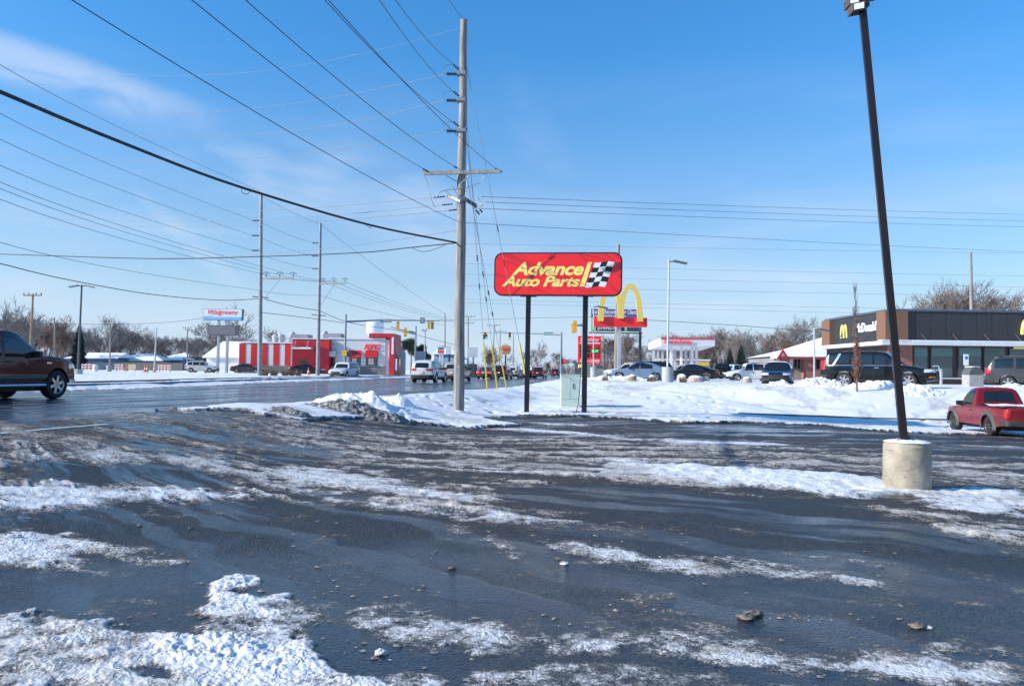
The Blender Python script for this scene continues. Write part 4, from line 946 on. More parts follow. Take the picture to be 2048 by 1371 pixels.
class Car:
    def __init__(s, L, W, H, top, belt, wheels, wr, arch=None, sill=.28, tum=.20, pts_x=120, nose=.10, nose_r=.06, wd=.24, crown=.035, cx=.16):
        s.L, s.W, s.H, s.top, s.belt, s.wx, s.wr, s.arch, s.sill, s.tum = L, W, H, top, belt, wheels, wr, arch or wr * 1.17, sill, tum
        s.nose, s.nr, s.wd, s.crown, s.cx = nose, nose_r, wd, crown, cx
    def zt(s, x): return smooth_top(s.top, np.asarray(x, float))
    def zb(s, x):
        x = np.asarray(x, float); z = np.full(x.shape, s.sill)
        h = s.L / 2; z = z + np.clip((np.abs(x) - (h - .55)) / .55, 0, 1) * .10
        for w_ in s.wx:
            d = s.arch ** 2 - (x - w_) ** 2; z = np.where(d > 0, np.maximum(z, s.wr + np.sqrt(np.maximum(d, 0)) ), z)
        return z
    def y(s, x, z):
        h = s.L / 2; plan = 1 - s.cx * np.clip((np.abs(x) - (h - 1.1)) / 1.1, 0, 1) ** 2.6
        zz = s.zt(x); belt = np.interp(x, [p[0] for p in s.belt], [p[1] for p in s.belt])
        v = 1 - .05 * np.clip((.75 - z) / .5, 0, 1) ** 2 - .025 * np.clip((z - .75) / .4, 0, 1)
        v = v - s.tum * np.clip((z - belt) / (s.H - np.mean(belt)), 0, 1.1)
        y = s.W / 2 * plan * v
        y = y - .07 * np.clip(1 - (zz - z) / .09, 0, 1) ** 2
        return y
    def pt(s, x, t, z, top=False, off=0.0):
        h = s.L / 2; yy = float(s.y(x, z)) * t; w = max(0., (abs(x) - (h - .55)) / .55)
        xo = math.copysign(s.nose * (1 - t * t) * w ** 1.5, x) - math.copysign(.0, x)
        zo = s.crown * (1 - t * t) if top else 0
        return (x + xo, yy, z + zo)
    def body(s):
        h = s.L / 2; xs = set(np.linspace(-h, h, 84).tolist())
        for w_ in s.wx:
            for k in range(13): xs.add(w_ + s.arch * math.cos(math.pi * k / 12) * .9995)
        for p in s.top: xs.add(min(h, max(-h, p[0])))
        xs = sorted(x for x in xs if -h <= x <= h); xs = [x for i, x in enumerate(xs) if i == 0 or x - xs[i-1] > .012]
        ts = [-1, -.97, -.9, -.75, -.5, -.25, 0, .25, .5, .75, .9, .97, 1]; NR = 15
        rows = []
        fr = np.array([0, .08, .2, .32, .44, .55, .64, .72, .79, .85, .90, .94, .97, .99, 1.0])
        for x in xs:
            zb, zt = float(s.zb(x)), float(s.zt(x)); zs = zb + (zt - zb) * fr
            r = [s.pt(x, 1, z) for z in zs]
            r += [s.pt(x, t, zt, True) for t in ts[::-1][1:-1]]
            r += [s.pt(x, -1, z) for z in zs[::-1]]
            r += [s.pt(x, t, zb) for t in (-.7, -.3, .3, .7)]
            r.append(r[0]); rows.append(r)
        m = MB().grid(rows)
        for x, fl in ((xs[0], 1), (xs[-1], 0)):
            zb, zt = float(s.zb(x)), float(s.zt(x)); g = []
            for k, f in enumerate(fr):
                g.append([s.pt(x, t, zb + (zt - zb) * f, k == len(fr) - 1) for t in (ts if fl else ts[::-1])])
            m.grid(g)
        return m
    def side(s, x0, x1, zlo, zhi, off=.008, side=1, n=14, nz=5, skirt=True):
        """patch on the flank: zlo/zhi constants or functions"""
        fl = zlo if callable(zlo) else (lambda x: zlo); fh = zhi if callable(zhi) else (lambda x: zhi)
        cols = []
        for x in np.linspace(x0, x1, n):
            a, b = fl(x), fh(x)
            if b < a: b = a
            col = []
            for k in range(nz):
                z = a + (b - a) * k / (nz - 1); y_ = float(s.y(x, z)) + off; col.append((x, side * y_, z))
            cols.append(col)
        inn = [[(p[0], p[1] - side * (off + .02), p[2]) for p in (c[0],)] + c + [(c[-1][0], c[-1][1] - side * (off + .02), c[-1][2])] for c in cols] if skirt else cols
        if side > 0: inn = inn[::-1]
        return MB().grid(inn)
    def topp(s, x0, x1, t0, t1, off=.008, n=8, nt_=9):
        rows = []
        for x in np.linspace(x0, x1, n):
            sl_ = float(s.zt(x + .02) - s.zt(x - .02)) / .04; nx, nz = -sl_, 1.0; q = math.hypot(nx, nz)
            zt = float(s.zt(x)); row = []
            for t in np.linspace(t0, t1, nt_):
                p = s.pt(x, t, zt, True); row.append((p[0] + nx / q * off, p[1], p[2] + nz / q * off))
            rows.append(row)
        return MB().grid(rows)
    def end(s, e, t0, t1, z0, z1, off=.012, nt_=9, nz=4, wrap=0.0):
        h = s.L / 2; x = h * e; rows = []
        for z in np.linspace(z0, z1, nz):
            row = []
            for t in np.linspace(t0, t1, nt_):
                p = s.pt(x, t, z); row.append((p[0] + off * e, p[1] * (1 + off / 1.0), p[2]))
            if wrap:
                for side, ins in ((1, t1 >= .999), (-1, t0 <= -.999)):
                    if not ins: continue
                    extra = [(x - e * wrap * k / 4, side * (float(s.y(x - e * wrap * k / 4, z)) + off), z) for k in range(1, 5)]
                    row = (row + extra) if side > 0 else (extra[::-1] + row)
            rows.append(row)
        if e > 0: rows = rows[::-1]
        m = MB().grid(rows); 
        # thickness towards the body
        base = [[(p[0] - e * .03, p[1] * .985, p[2]) for p in r] for r in rows]
        m.grid([rows[0], base[0]]); m.grid([base[-1], rows[-1]])
        return m
def wheel(c, x, side, t, rim=None, spokes=5, r=None):
    r = r or c.wr; y = side * (c.W / 2 - c.wd / 2 - .015); w_ = c.wd / 2; rr = r * .66
    prof = [(rr, -w_ * .9), (r * .80, -w_), (r * .95, -w_ * .92), (r, -w_ * .7), (r * 1.005, 0), (r, w_ * .7), (r * .95, w_ * .92), (r * .80, w_), (rr, w_ * .9), (rr * .97, w_ * .4), (rr * .97, -w_ * .4), (rr, -w_ * .9)]
    o = MB().lathe(prof, (x, y, r), 'Y', 28).build('wheel', tyre_m, t, smooth=True)
    m = MB(); yo = side
    m.lathe([(rr * 1.0, yo * w_ * .92), (rr * .93, yo * w_ * .80), (rr * .90, yo * w_ * .35), (rr * .3, yo * w_ * .15), (0, yo * w_ * .15)], (x, y, r), 'Y', 24)
    k_ = MB()
    for k in range(spokes):
        a = 2 * math.pi * k / spokes + .3; d = Vector((math.cos(a), 0, math.sin(a))); n_ = Vector((-d.z, 0, d.x))
        c0 = Vector((x, y + yo * w_ * .72, r)) + d * rr * .52
        m.obox(c0, d * rr * .44, n_ * rr * (.15 if spokes < 7 else .09), Vector((0, .012, 0)))
    m.cyl((x, y + yo * w_ * .5, r), (x, y + yo * w_ * .80, r), rr * .22, rr * .18, 12)
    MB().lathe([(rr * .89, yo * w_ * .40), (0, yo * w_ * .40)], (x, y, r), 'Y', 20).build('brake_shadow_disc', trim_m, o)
    m.build('rim', rim or rim_m, o, smooth=True)
    return o
def make_car(name, label, cat, c, x, y, head, pm_, doors=(), glass=None, ws=None, rw=None, lo=True, rim=None, spokes=5, roofsnow=None, hoodwhite=None,
             head_z=(.62, .76), tail_z=(.75, 1.0), tail_t=.62, grille=(.42, .62), cladding=None, plate='rear', z=None, brake=False, rails=False, tailwrap=.25, group=None, chromeline=False, mirror=True, bump_z=(.36, .58), bump_m=None, zoff=0, headwrap=.4, rear_low=None, topdark=None, hz=True):
    t = thing(name, label, cat, (x, y, (zg(x, y) if z is None else z) + .03 + zoff), R(head), group)
    c.body().build('body', pm_, t, smooth=True)
    h = c.L / 2; G_ = glass or glass_dark
    # glass
    for s_ in (1, -1):
        for (a, b, zl) in doors:
            c.side(a, b, zl, lambda q: float(c.zt(q)) - .085, .006, s_, 12, 5).build('side_window', G_, t, smooth='all')
    if chromeline:
        for s_ in (1, -1):
            a, b, zl = doors[-1][0], doors[0][1], doors[0][2]
            c.side(min(d[0] for d in doors), max(d[1] for d in doors), zl - .03, zl - .008, .012, s_).build('window_trim', chrome, t)
    if ws: c.topp(ws[0], ws[1], -.86, .86, .008).build('windshield', G_, t, smooth='all')
    if rw: c.topp(rw[0], rw[1], -.74, .74, .010).build('rear_window', G_, t, smooth='all')
    # lights
    for s_ in (1, -1):
        t0, t1 = (.60, 1.0) if s_ > 0 else (-1.0, -.60)
        c.end(1, t0, t1, head_z[0], head_z[1], .014, 6, 3, wrap=headwrap).build('headlight', hl_m, t, smooth='all')
        t0, t1 = (tail_t, 1.0) if s_ > 0 else (-1.0, -tail_t)
        c.end(-1, t0, t1, tail_z[0], tail_z[1], .014, 6, 4, wrap=tailwrap).build('taillight', tl_on if brake else tl_m, t, smooth='all')
    c.end(1, -.62, .62, grille[0], grille[1], .012, 9, 3).build('grille', trim_m, t, smooth='all')
    bm_ = bump_m or trim_m
    c.end(-1, -1, 1, bump_z[0], bump_z[1], .03, 11, 3, wrap=.35).build('rear_bumper', bm_, t, smooth='all')
    c.end(1, -1, 1, bump_z[0] - .02, bump_z[0] + .10, .02, 11, 3, wrap=.35).build('front_bumper', bm_, t, smooth='all')
    if plate:
        e = -1; px_ = -h - c.nose - .035
        MB().box(px_ - .01, -.16, .72, px_ + .012, .16, .87).build('licence_plate', plate_m, t)
    if cladding:
        for s_ in (1, -1):
            c.side(c.wx[0] + c.arch, c.wx[1] - c.arch, c.sill + .01, c.sill + cladding, .012, s_, 10, 3).build('rocker_panel', trim_m, t, smooth='all')
    for s_ in (1, -1):
        for w_ in c.wx: wheel(c, w_, s_, t, rim, spokes)
        if mirror:
            a, b, zl = doors[0]; mx = b - .28 if mirror is True else mirror
            yb = float(c.y(mx, zl)); m = MB()
            m.obox((mx, s_ * (yb + .13), zl + .09), (.055, 0, 0), (0, .11, 0), (0, 0, .085)); m.obox((mx, s_ * (yb + .02), zl + .02), (.03, 0, 0), (0, .06, 0), (0, 0, .025))
            m.build('side_mirror', trim_m, t)
        for (a, b, zl) in doors[:2]:
            if b - a < .45: continue
            hx = a + .12; zz = zl - .14; yb = float(c.y(hx, zz)); MB().obox((hx, s_ * (yb + .018), zz), (.10, 0, 0), (0, .014, 0), (0, 0, .018)).build('door_handle', chrome if chromeline else pm_, t)
            zs = np.linspace(c.sill + .06, zl, 7)
        # door shut lines
        sl2 = MB()
    MB().box(c.wx[0] - .6, -c.W * .36, .24, c.wx[1] + .55, c.W * .36, .46).build('underbody', trim_m, t)
    for k, (a, b, zl) in enumerate(doors):
        if k < 2 and b - a > .45:
            for s_ in (1, -1):
                c.side(a - .045, a - .033, c.sill + .08, zl, .0015, s_, 2, 8, False).build('door_gap', trim_m, t)
    if roofsnow: c.topp(roofsnow[0], roofsnow[1], -.92, .92, .035).build('roof_snow', SNOW, t, smooth='all')
    if hoodwhite: c.topp(hoodwhite[0], hoodwhite[1], -.8, .8, .012).build('hood_white_cover', SNOW, t, smooth='all')  # white sheet laid over the top of the hood
    if rails:
        for s_ in (1, -1):
            xs_ = np.linspace(rails[0], rails[1], 8); MB().tube([(q, s_ * float(c.y(q, float(c.zt(q)))) * .92, float(c.zt(q)) + (.07 if 0 < i < 7 else .0)) for i, q in enumerate(xs_)], .02, 5).build('roof_rail', trim_m, t)
    return t
# ---- body kinds: front of the car is +x
def suv(L=4.8, W=1.92, H=1.72, wr=.37, wb=2.85, hood=1.05, cowl=.95, roof0=-.3, tail=1.1, **k):
    h = L / 2
    top = [(-h, .98), (-h + .04, 1.12), (-h + .30, H - .16), (-h + .50, H - .05), (-h + 1.2, H), (.1, H), (.55, H - .07), (h - 1.62, hood + .12), (h - 1.40, hood + .02), (h - .9, hood - .03), (h - .35, hood - .14), (h - .06, hood - .28), (h, hood - .36)]
    belt = [(-h, 1.08), (h, .98)]
    wx = (-h + (L - wb) * .52, -h + (L - wb) * .52 + wb)
    return Car(L, W, H, top, belt, wx, wr, **k)
def sedan(L=4.85, W=1.84, H=1.46, wr=.34, wb=2.8, **k):
    h = L / 2
    top = [(-h, .88), (-h + .05, .98), (-h + .25, 1.03), (-h + .62, 1.06), (-h + 1.45, H - .10), (-h + 1.95, H), (-.1, H), (.35, H - .06), (h - 1.55, .98), (h - 1.35, .93), (h - .7, .86), (h - .25, .76), (h - .04, .64), (h, .60)]
    wx = (-h + (L - wb) * .53, -h + (L - wb) * .53 + wb)
    return Car(L, W, H, top, [(-h, .98), (h, .90)], wx, wr, sill=.22, tum=.27, **k)
def suv_doors(c, z=1.04, three=True):
    h = c.L / 2
    d = [(-.02, h - 1.50, z), (-1.02, -.10, z + .01)]
    if three: d.append((-h + .42, -1.12, z + .03))
    return d
def sedan_doors(c, z=.95):
    h = c.L / 2
    return [(-.10, h - 1.48, z), (-1.12, -.18, z + .01)]
# 1 dark red crew-cab pickup, left
P_dred = paint('dark_red_paint', (.075, .001, .004), .04); P_white = paint('white_car_paint', (.62, .62, .61), .30); P_black = paint('black_car_paint', (.006, .0065, .008), .22)
P_red = paint('red_truck_paint', (.17, .008, .013), .5); P_grey = paint('grey_car_paint', (.050, .052, .058), .3); P_tan = paint('tan_silver_paint', (.38, .355, .31), .3)
P_mar = paint('maroon_paint', (.075, .008, .012), .3); P_blue = paint('steel_blue_paint', (.14, .20, .30), .25); P_navy = paint('navy_paint', (.010, .014, .030), .25); P_silver = paint('silver_paint', (.45, .46, .47), .3)
P_pearl = paint('pearl_paint', (.60, .585, .54), .3)
def pickup(L, W, H, wr, wb, cab_rear, belt_z, hood, bed, rear_o=1.15, steep=.10, roof_f=None, cowl=None, **k):
    h = L / 2; wx = (-h + rear_o, -h + rear_o + wb); cowl = cowl or h - 1.62; roof_f = roof_f or cowl - .82
    top = [(-h, bed - .02), (cab_rear - .02, bed), (cab_rear + steep, H - .06), (cab_rear + steep + .22, H), (roof_f - .2, H), (roof_f + .08, H - .05), (cowl, hood + .06), (cowl + .18, hood + .01), (h - .75, hood - .02), (h - .18, hood - .09), (h - .03, hood - .20), (h, hood - .26)]
    return Car(L, W, H, top, [(-h, bed + .05), (cab_rear, belt_z), (h, belt_z)], wx, wr, **k)
c = pickup(5.75, 2.03, 1.98, .43, 3.68, -1.02, 1.24, 1.27, 1.30, 1.20, sill=.42, wd=.30, nose=.08, tum=.16, cowl=1.40, roof_f=.52)
hd = 80; g0 = P(109, 745, 23.9); fx = c.wx[1]; a = R(hd)
wy_ = -(c.W / 2 - .14)
X0 = g0.x - (math.cos(a) * fx - math.sin(a) * wy_); Y0 = 23.9 - (math.sin(a) * fx + math.cos(a) * wy_)
t = make_car('pickup_truck', 'dark red crew-cab pickup driving on the wet road at the left edge', 'pickup truck', c, X0, Y0, hd, P_dred,
     doors=[(.02, 1.32, 1.24), (-.98, -.10, 1.26)], ws=(.58, 1.34), rw=(-1.02, -.93), rim=rim_m, spokes=6, head_z=(.92, 1.06), tail_z=(.85, 1.2), tail_t=.85, grille=(.62, 1.0), z=.65, roofsnow=(-.7, .3), hoodwhite=(1.6, 2.5), bump_z=(.48, .70), bump_m=chrome, mirror=1.05, zoff=-.03)
for s_ in (1, -1):
    c.side(c.wx[0] + c.arch + .02, c.wx[1] - c.arch - .02, .56, .70, .010, s_, 16, 3).build('lower_trim_band', mat('grey_lower_band', (.035, .042, .05), .4, var=.1), t, smooth='all')
    MB().tube([(c.wx[0] + .6, s_ * 1.04, .42), (c.wx[1] - .55, s_ * 1.04, .42)], .045, 8).build('running_board', chrome, t, smooth=True)
    MB().obox((1.62, s_ * 1.005, 1.08), (.10, 0, 0), (0, .02, 0), (0, 0, .025)).build('fender_badge', chrome, t)
# 2 small red regular-cab pickup, right
c = pickup(4.76, 1.76, 1.69, .36, 2.83, -.30, 1.02, .98, 1.06, 1.08, steep=.16, sill=.36, wd=.25, tum=.22, cowl=.98, roof_f=.42, nose=.06)
hd = 83; g0 = P(1981, 860, 27.7); a = R(hd); fx = c.wx[0]; wy_ = (c.W / 2 - .1)
X0 = g0.x - (math.cos(a) * fx - math.sin(a) * wy_); Y0 = 27.7 - (math.sin(a) * fx + math.cos(a) * wy_)
t = make_car('pickup_truck', 'small red regular-cab pickup with grey wheel flares and snow in its bed', 'pickup truck', c, X0, Y0, hd, P_red,
     doors=[(-.06, .95, 1.02)], ws=(.48, .95), rw=(-.30, -.16), rim=rim_dark, spokes=8, head_z=(.70, .86), tail_z=(.70, 1.00), tail_t=.86, grille=(.55, .8), bump_z=(.42, .60), bump_m=mat('worn_step_bumper', (.06, .05, .05), .5, .3, var=.4), plate=None, mirror=.62, tailwrap=.12, z=zg(X0, Y0) - .02)
fl = mat('grey_flare_plastic', (.075, .08, .08), .7, var=.15)
for s_ in (1, -1):
    for w_ in c.wx:
        m = MB(); r0, r1 = c.arch * .99, c.arch * 1.24; rows = [[], [], []]
        for k in range(17):
            q = math.pi * k / 16 * 1.16 - .25; cx_, sz = math.cos(q), math.sin(q)
            for j, (r_, o_) in enumerate(((r0 * .97, .065), (r0 * 1.1, .07), (r1, .004))):
                xx, zz = w_ + r_ * cx_, c.wr + r_ * sz; rows[j].append((xx, s_ * (float(c.y(xx, max(zz, .4))) + o_), zz))
        m.grid(rows if s_ > 0 else rows[::-1]); m.build('wheel_flare', fl, t, smooth='all')
    m = MB().box(-2.36, s_ * .80 - .03, 1.045, -.34, s_ * .80 + .03, 1.075); m.build('bed_rail', trim_m, t)
MB().box(-2.30, -.76, 1.052, -.36, .76, 1.068).build('bed_liner', trim_m, t)
rows = [[(x_, y_, 1.07 + .06 * (1 - ((x_ + .75) / .45) ** 2) * (1 - .3 * (y_ / .7) ** 2) + .012 * math.sin(y_ * 9 + x_ * 7)) for y_ in np.linspace(-.73, .73, 12)] for x_ in np.linspace(-1.2, -.36, 8)]
MB().grid(rows).build('bed_snow', SNOW, t, smooth='all')
hx = -2.38 - c.nose
MB().box(hx - .03, -.28, .70, hx + .01, .02, .73).build('tailgate_lettering', mat('dark_letter_strip', (.10, .02, .03), .4), t)
MB().lathe([(0, hx - .045), (.035, hx - .04), (.04, hx + .0)], (0, -.05, .80), 'X', 12).build('tailgate_badge', chrome, t)
MB().box(-2.40 - c.nose * 0, -.06, 1.645, -2.36, .06, 1.66) and MB().box(-.20, -.09, 1.60, -.16, .09, 1.63).build('high_brake_light', tl_m, t)
# 3 black full-size SUV
c = suv(5.35, 2.04, 1.90, .41, 3.05, hood=1.16, sill=.38, wd=.28, tum=.17, nose=.08)
c.top[:6] = [(-c.L/2, 1.02), (-c.L/2 + .05, 1.22), (-c.L/2 + .28, 1.72), (-c.L/2 + .48, 1.85), (-c.L/2 + 1.2, 1.90), (.1, 1.90)]
hd = -37; a = R(hd); mx, my = P(1757, 745, 40.6).x, 40.6
TAH = make_car('suv', 'black full-size SUV with chrome window trim parked above the snow bank', 'SUV', c, mx, my, hd, P_black, doors=[(.0, 1.22, 1.20), (-1.05, -.10, 1.21), (-2.25, -1.22, 1.23)], ws=(.62, 1.28), rw=(-2.6, -2.42),
     spokes=6, head_z=(.85, 1.0), tail_z=(.95, 1.45), grille=(.62, .95), chromeline=True, bump_z=(.5, .68), cladding=.08, mirror=.95, z=.97)
q = MB(); cc = c
for s_ in (1, -1):
    MB().add([(-2.05, s_ * float(c.y(-2.05, 1.24)) + s_ * .014, 1.22), (-1.93, s_ * float(c.y(-1.93, 1.24)) + s_ * .014, 1.22), (-1.62, s_ * float(c.y(-1.62, 1.80)) + s_ * .016, 1.80), (-1.74, s_ * float(c.y(-1.74, 1.80)) + s_ * .016, 1.80)], [(0, 1, 2, 3) if s_ < 0 else (3, 2, 1, 0)]).build('pillar_trim', chrome, TAH)
    c.end(1, .70 if s_ > 0 else -1.0, 1.0 if s_ > 0 else -.70, .56, .66, .02, 5, 2, wrap=.2).build('marker_light', or_m, TAH)
# 4 dark grey mid-size SUV right edge
c = suv(4.85, 1.9, 1.78, .37, 2.87, hood=1.12, sill=.36, wd=.26, tum=.18)
mx, my = P(1972, 745, 43.5).x + 2.1, 42.2
make_car('suv', 'dark grey SUV with snow on its roof at the right edge of the raised lot', 'SUV', c, mx, my, -36, P_grey, doors=[(-.02, .95, 1.12), (-1.02, -.12, 1.13), (-2.0, -1.14, 1.15)], ws=(.6, 1.0), rw=(-2.38, -2.2), spokes=5, roofsnow=(-2.0, .4), rails=(-1.9, .2), head_z=(.75, .9), tail_z=(.85, 1.2), mirror=.72, cladding=.12, z=.97)
# 5.. vehicles on the road seen from behind
def at_px(u, Y): return P(u, 745, Y).x
EX = at_px(842, 60.5)
make_car('suv', 'white SUV with black lower bumper driving away just left of the tall wooden pole', 'SUV', suv(4.8, 1.93, 1.74, .38, 2.85, sill=.36, nose=.10), EX + .5, 62.0, 81, P_white, doors=suv_doors(suv()), ws=(.62, .95), rw=(-2.35, -2.14), spokes=6, tail_z=(.93, 1.10), tail_t=.50, cladding=.12, z=.65, bump_z=(.38, .62), roofsnow=None)
make_car('suv', 'tan silver SUV half hidden behind the tall wooden pole on the road', 'SUV', suv(4.65, 1.84, 1.69, .36, 2.73, sill=.34), at_px(906, 70) + .3, 71.5, 81, P_tan, doors=suv_doors(suv()), ws=(.62, .95), rw=(-2.28, -2.06), tail_z=(.98, 1.14), cladding=.12, z=.65, roofsnow=(-1.8, .2))
make_car('sedan', 'dark red sedan with lit brake light behind the leftmost yellow guy guard', 'sedan', sedan(), at_px(969, 92) + .3, 93.5, 80, paint('brick_red_paint', (.18, .02, .015), .3), doors=sedan_doors(sedan()), ws=(.4, .85), rw=(-1.75, -1.05), brake=True, tail_z=(.72, .9), z=.65, roofsnow=(-.6, .2))
make_car('minivan', 'maroon minivan behind the second yellow guy guard', 'minivan', suv(5.0, 1.98, 1.72, .35, 3.0), at_px(1002, 100) + .2, 101.5, 80, P_mar, doors=suv_doors(suv()), ws=(.62, .95), rw=(-2.4, -2.2), tail_z=(.95, 1.2), z=.65)
make_car('suv', 'white SUV behind the third yellow guy guard in the far traffic', 'SUV', suv(4.6, 1.85, 1.66, .35, 2.7), at_px(1029, 108), 109.5, 79, P_pearl, doors=suv_doors(suv()), ws=(.62, .95), rw=(-2.25, -2.05), z=.65, roofsnow=(-1.8, .2))
c = pickup(5.9, 2.03, 1.93, .41, 3.68, -1.02, 1.22, 1.20, 1.24, 1.18, sill=.46, wd=.28)
make_car('pickup_truck', 'white pickup in the far traffic just left of the first black sign post', 'pickup truck', c, at_px(1055, 120), 121.5, 79, P_white, doors=[(.02, 1.32, 1.24), (-.98, -.10, 1.26)], ws=(.58, 1.34), rw=(-1.02, -.93), z=.65, mirror=1.05)
make_car('suv', 'maroon SUV in the far traffic between the two black sign posts', 'SUV', suv(4.6, 1.85, 1.66, .35, 2.7), at_px(1080, 118), 119.5, 79, P_mar, doors=suv_doors(suv()), ws=(.62, .95), rw=(-2.25, -2.05), z=.65, roofsnow=(-1.8, .2))
make_car('suv', 'farthest dark red SUV on the road, small beside the right traffic signal pole', 'SUV', suv(4.6, 1.85, 1.66, .35, 2.7), at_px(1113, 168), 168, 78, P_mar, doors=suv_doors(suv()), ws=(.62, .95), rw=(-2.25, -2.05), z=.65)
# far side lots
make_car('suv', 'white SUV facing the camera in front of the restaurant with red awnings', 'SUV', suv(4.8, 1.9, 1.68, .37, 2.83, hood=1.0), at_px(681, 83), 85, -101, P_white, doors=suv_doors(suv()), ws=(.62, .95), rw=(-2.3, -2.1), z=.70, head_z=(.66, .82), grille=(.45, .66))
make_car('sedan', 'black sedan parked against the red entrance wall of the restaurant', 'sedan', sedan(), at_px(614, 112), 112, 6, P_black, doors=sedan_doors(sedan()), ws=(.4, .85), rw=(-1.75, -1.05), z=.82)
make_car('sedan', 'dark grey sedan parked before the red and white striped wall', 'sedan', sedan(4.6), at_px(494, 118), 118, 4, P_grey, doors=sedan_doors(sedan(4.6)), ws=(.4, .85), rw=(-1.65, -1.0), z=.85)
make_car('crossover', 'pale silver crossover left of the blue and white sign posts', 'crossover', suv(4.4, 1.8, 1.62, .34, 2.6), at_px(404, 112), 112, 2, P_silver, doors=suv_doors(suv(4.4)), ws=(.62, .9), rw=(-2.15, -1.95), z=.88, roofsnow=(-1.8, .2))
# raised restaurant lot
make_car('sedan', 'steel blue sedan parked behind the arches sign post', 'sedan', sedan(4.9), at_px(1282, 61), 62.0, 166, P_blue, doors=sedan_doors(sedan(4.9)), ws=(.4, .88), rw=(-1.8, -1.05), z=1.0, roofsnow=(-.7, .3))
make_car('sedan', 'white sedan with snowy hood parked just left of and behind the blue sedan', 'sedan', sedan(4.9), at_px(1262, 66), 67.5, 172, P_white, doors=sedan_doors(sedan(4.9)), ws=(.4, .88), rw=(-1.8, -1.05), z=1.0, roofsnow=(-.7, .3))
make_car('suv', 'dark blue SUV roof showing behind the steel blue sedan', 'SUV', suv(4.7), at_px(1302, 72), 74, 175, P_navy, doors=suv_doors(suv(4.7)), ws=(.62, .95), rw=(-2.3, -2.1), z=1.0)
make_car('sedan', 'black sedan parked right of the round grey lamp base', 'sedan', sedan(4.7), at_px(1385, 66), 67, 168, P_black, doors=sedan_doors(sedan(4.7)), ws=(.4, .85), rw=(-1.7, -1.0), z=.95)
make_car('sedan', 'silver sedan peeking out behind the black sedan right of the lamp base', 'sedan', sedan(4.7), at_px(1374, 74), 76, 172, P_silver, doors=sedan_doors(sedan(4.7)), ws=(.4, .85), rw=(-1.7, -1.0), z=1.0, roofsnow=(-.6, .3))
c = pickup(5.6, 1.95, 1.88, .41, 3.5, -.9, 1.2, 1.15, 1.22, 1.15, sill=.46)
make_car('pickup_truck', 'black vehicle with a light bar seen from behind beyond the boulders', 'pickup truck', c, at_px(1448, 92), 93, 80, P_black, doors=[(.02, 1.2, 1.22), (-.86, -.10, 1.24)], ws=(.55, 1.1), rw=(-.9, -.82), brake=False, z=.95, mirror=.9)
c = pickup(5.6, 1.95, 1.85, .40, 3.5, -.9, 1.2, 1.15, 1.22, 1.15, sill=.42)
make_car('pickup_truck', 'pale blue-grey pickup right of the black pickup beyond the boulders', 'pickup truck', c, at_px(1476, 96), 97, 20, paint('pale_blue_paint', (.36, .42, .48), .3), doors=[(.02, 1.2, 1.22), (-.86, -.10, 1.24)], ws=(.55, 1.1), rw=(-.9, -.82), z=.95, mirror=.9)
make_car('suv', 'white SUV parked behind the dark blue sedan', 'SUV', suv(4.6), at_px(1514, 72), 74, 176, P_white, doors=suv_doors(suv(4.6)), ws=(.62, .95), rw=(-2.25, -2.05), z=.95, roofsnow=(-1.9, .3))
make_car('sedan', 'dark blue sedan facing the camera left of the rounded snow heap', 'sedan', sedan(4.9), at_px(1556, 51) , 51, -112, P_navy, doors=sedan_doors(sedan(4.9)), ws=(.4, .88), rw=(-1.8, -1.05), z=.97, roofsnow=(-.7, .3))
# ================================================================== BUILDINGS AND SIGNS
def brick_mat(name, c1, c2, mortar=(.32, .30, .28)):
    t = NT(name); v = t.coord(); m = t.n('ShaderNodeMapping'); m.inputs['Rotation'].default_value = (R(90), 0, 0); t.l(v, m.inputs[0])
    sx = t.n('ShaderNodeSeparateXYZ'); t.l(v, sx.inputs[0]); cb = t.n('ShaderNodeCombineXYZ'); t.l(t.math('ADD', sx.outputs[0], sx.outputs[1]), cb.inputs[0]); t.l(sx.outputs[2], cb.inputs[1])
    b = t.n('ShaderNodeTexBrick'); b.inputs['Scale'].default_value = 4.5; b.inputs['Color1'].default_value = (*c1, 1); b.inputs['Color2'].default_value = (*c2, 1); b.inputs['Mortar'].default_value = (*mortar, 1); b.inputs['Mortar Size'].default_value = .014
    t.l(cb.outputs[0], b.inputs['Vector']); n = t.noise(v, 1.2, 4)
    c = t.mix(t.mr(n, .4, .7, 0, .25), b.outputs[0], (.12, .09, .08)); t.P(Base_Color=c, Roughness=.85); return t.m
BRICK = brick_mat('red_brick', (.30, .10, .075), (.24, .075, .06)); BRICKD = brick_mat('dark_brick', (.10, .065, .055), (.075, .05, .045), (.06, .05, .045))
def siding_mat(name, c, freq=3.2, vertical=False, depth=.25):
    t = NT(name); v = t.coord(); sx = t.n('ShaderNodeSeparateXYZ'); t.l(v, sx.inputs[0])
    u = t.math('ADD', sx.outputs[0], sx.outputs[1]) if vertical else sx.outputs[2]
    f = t.math('FRACT', t.math('MULTIPLY', u, freq)); g = t.mr(f, .90, .97); n = t.noise(v, .9, 4); n2 = t.noise(t.mapping(v, (1, 1, .25)), 3, 4)
    cc = t.mix(t.math('MULTIPLY', g, depth * 2), c, tuple(q * .45 for q in c)); cc = t.mix(t.mr(n2, .5, .8, 0, .18), cc, tuple(q * .6 for q in c))
    h = t.math('SUBTRACT', 1.0, g); t.P(Base_Color=cc, Roughness=.6, Normal=t.bump(h, .5, .02)); return t.m
W_SIDE = siding_mat('white_panel_wall', (.60, .61, .62), 1.5); W_TRIM = mat('white_trim', (.70, .71, .72), .6, var=.06)
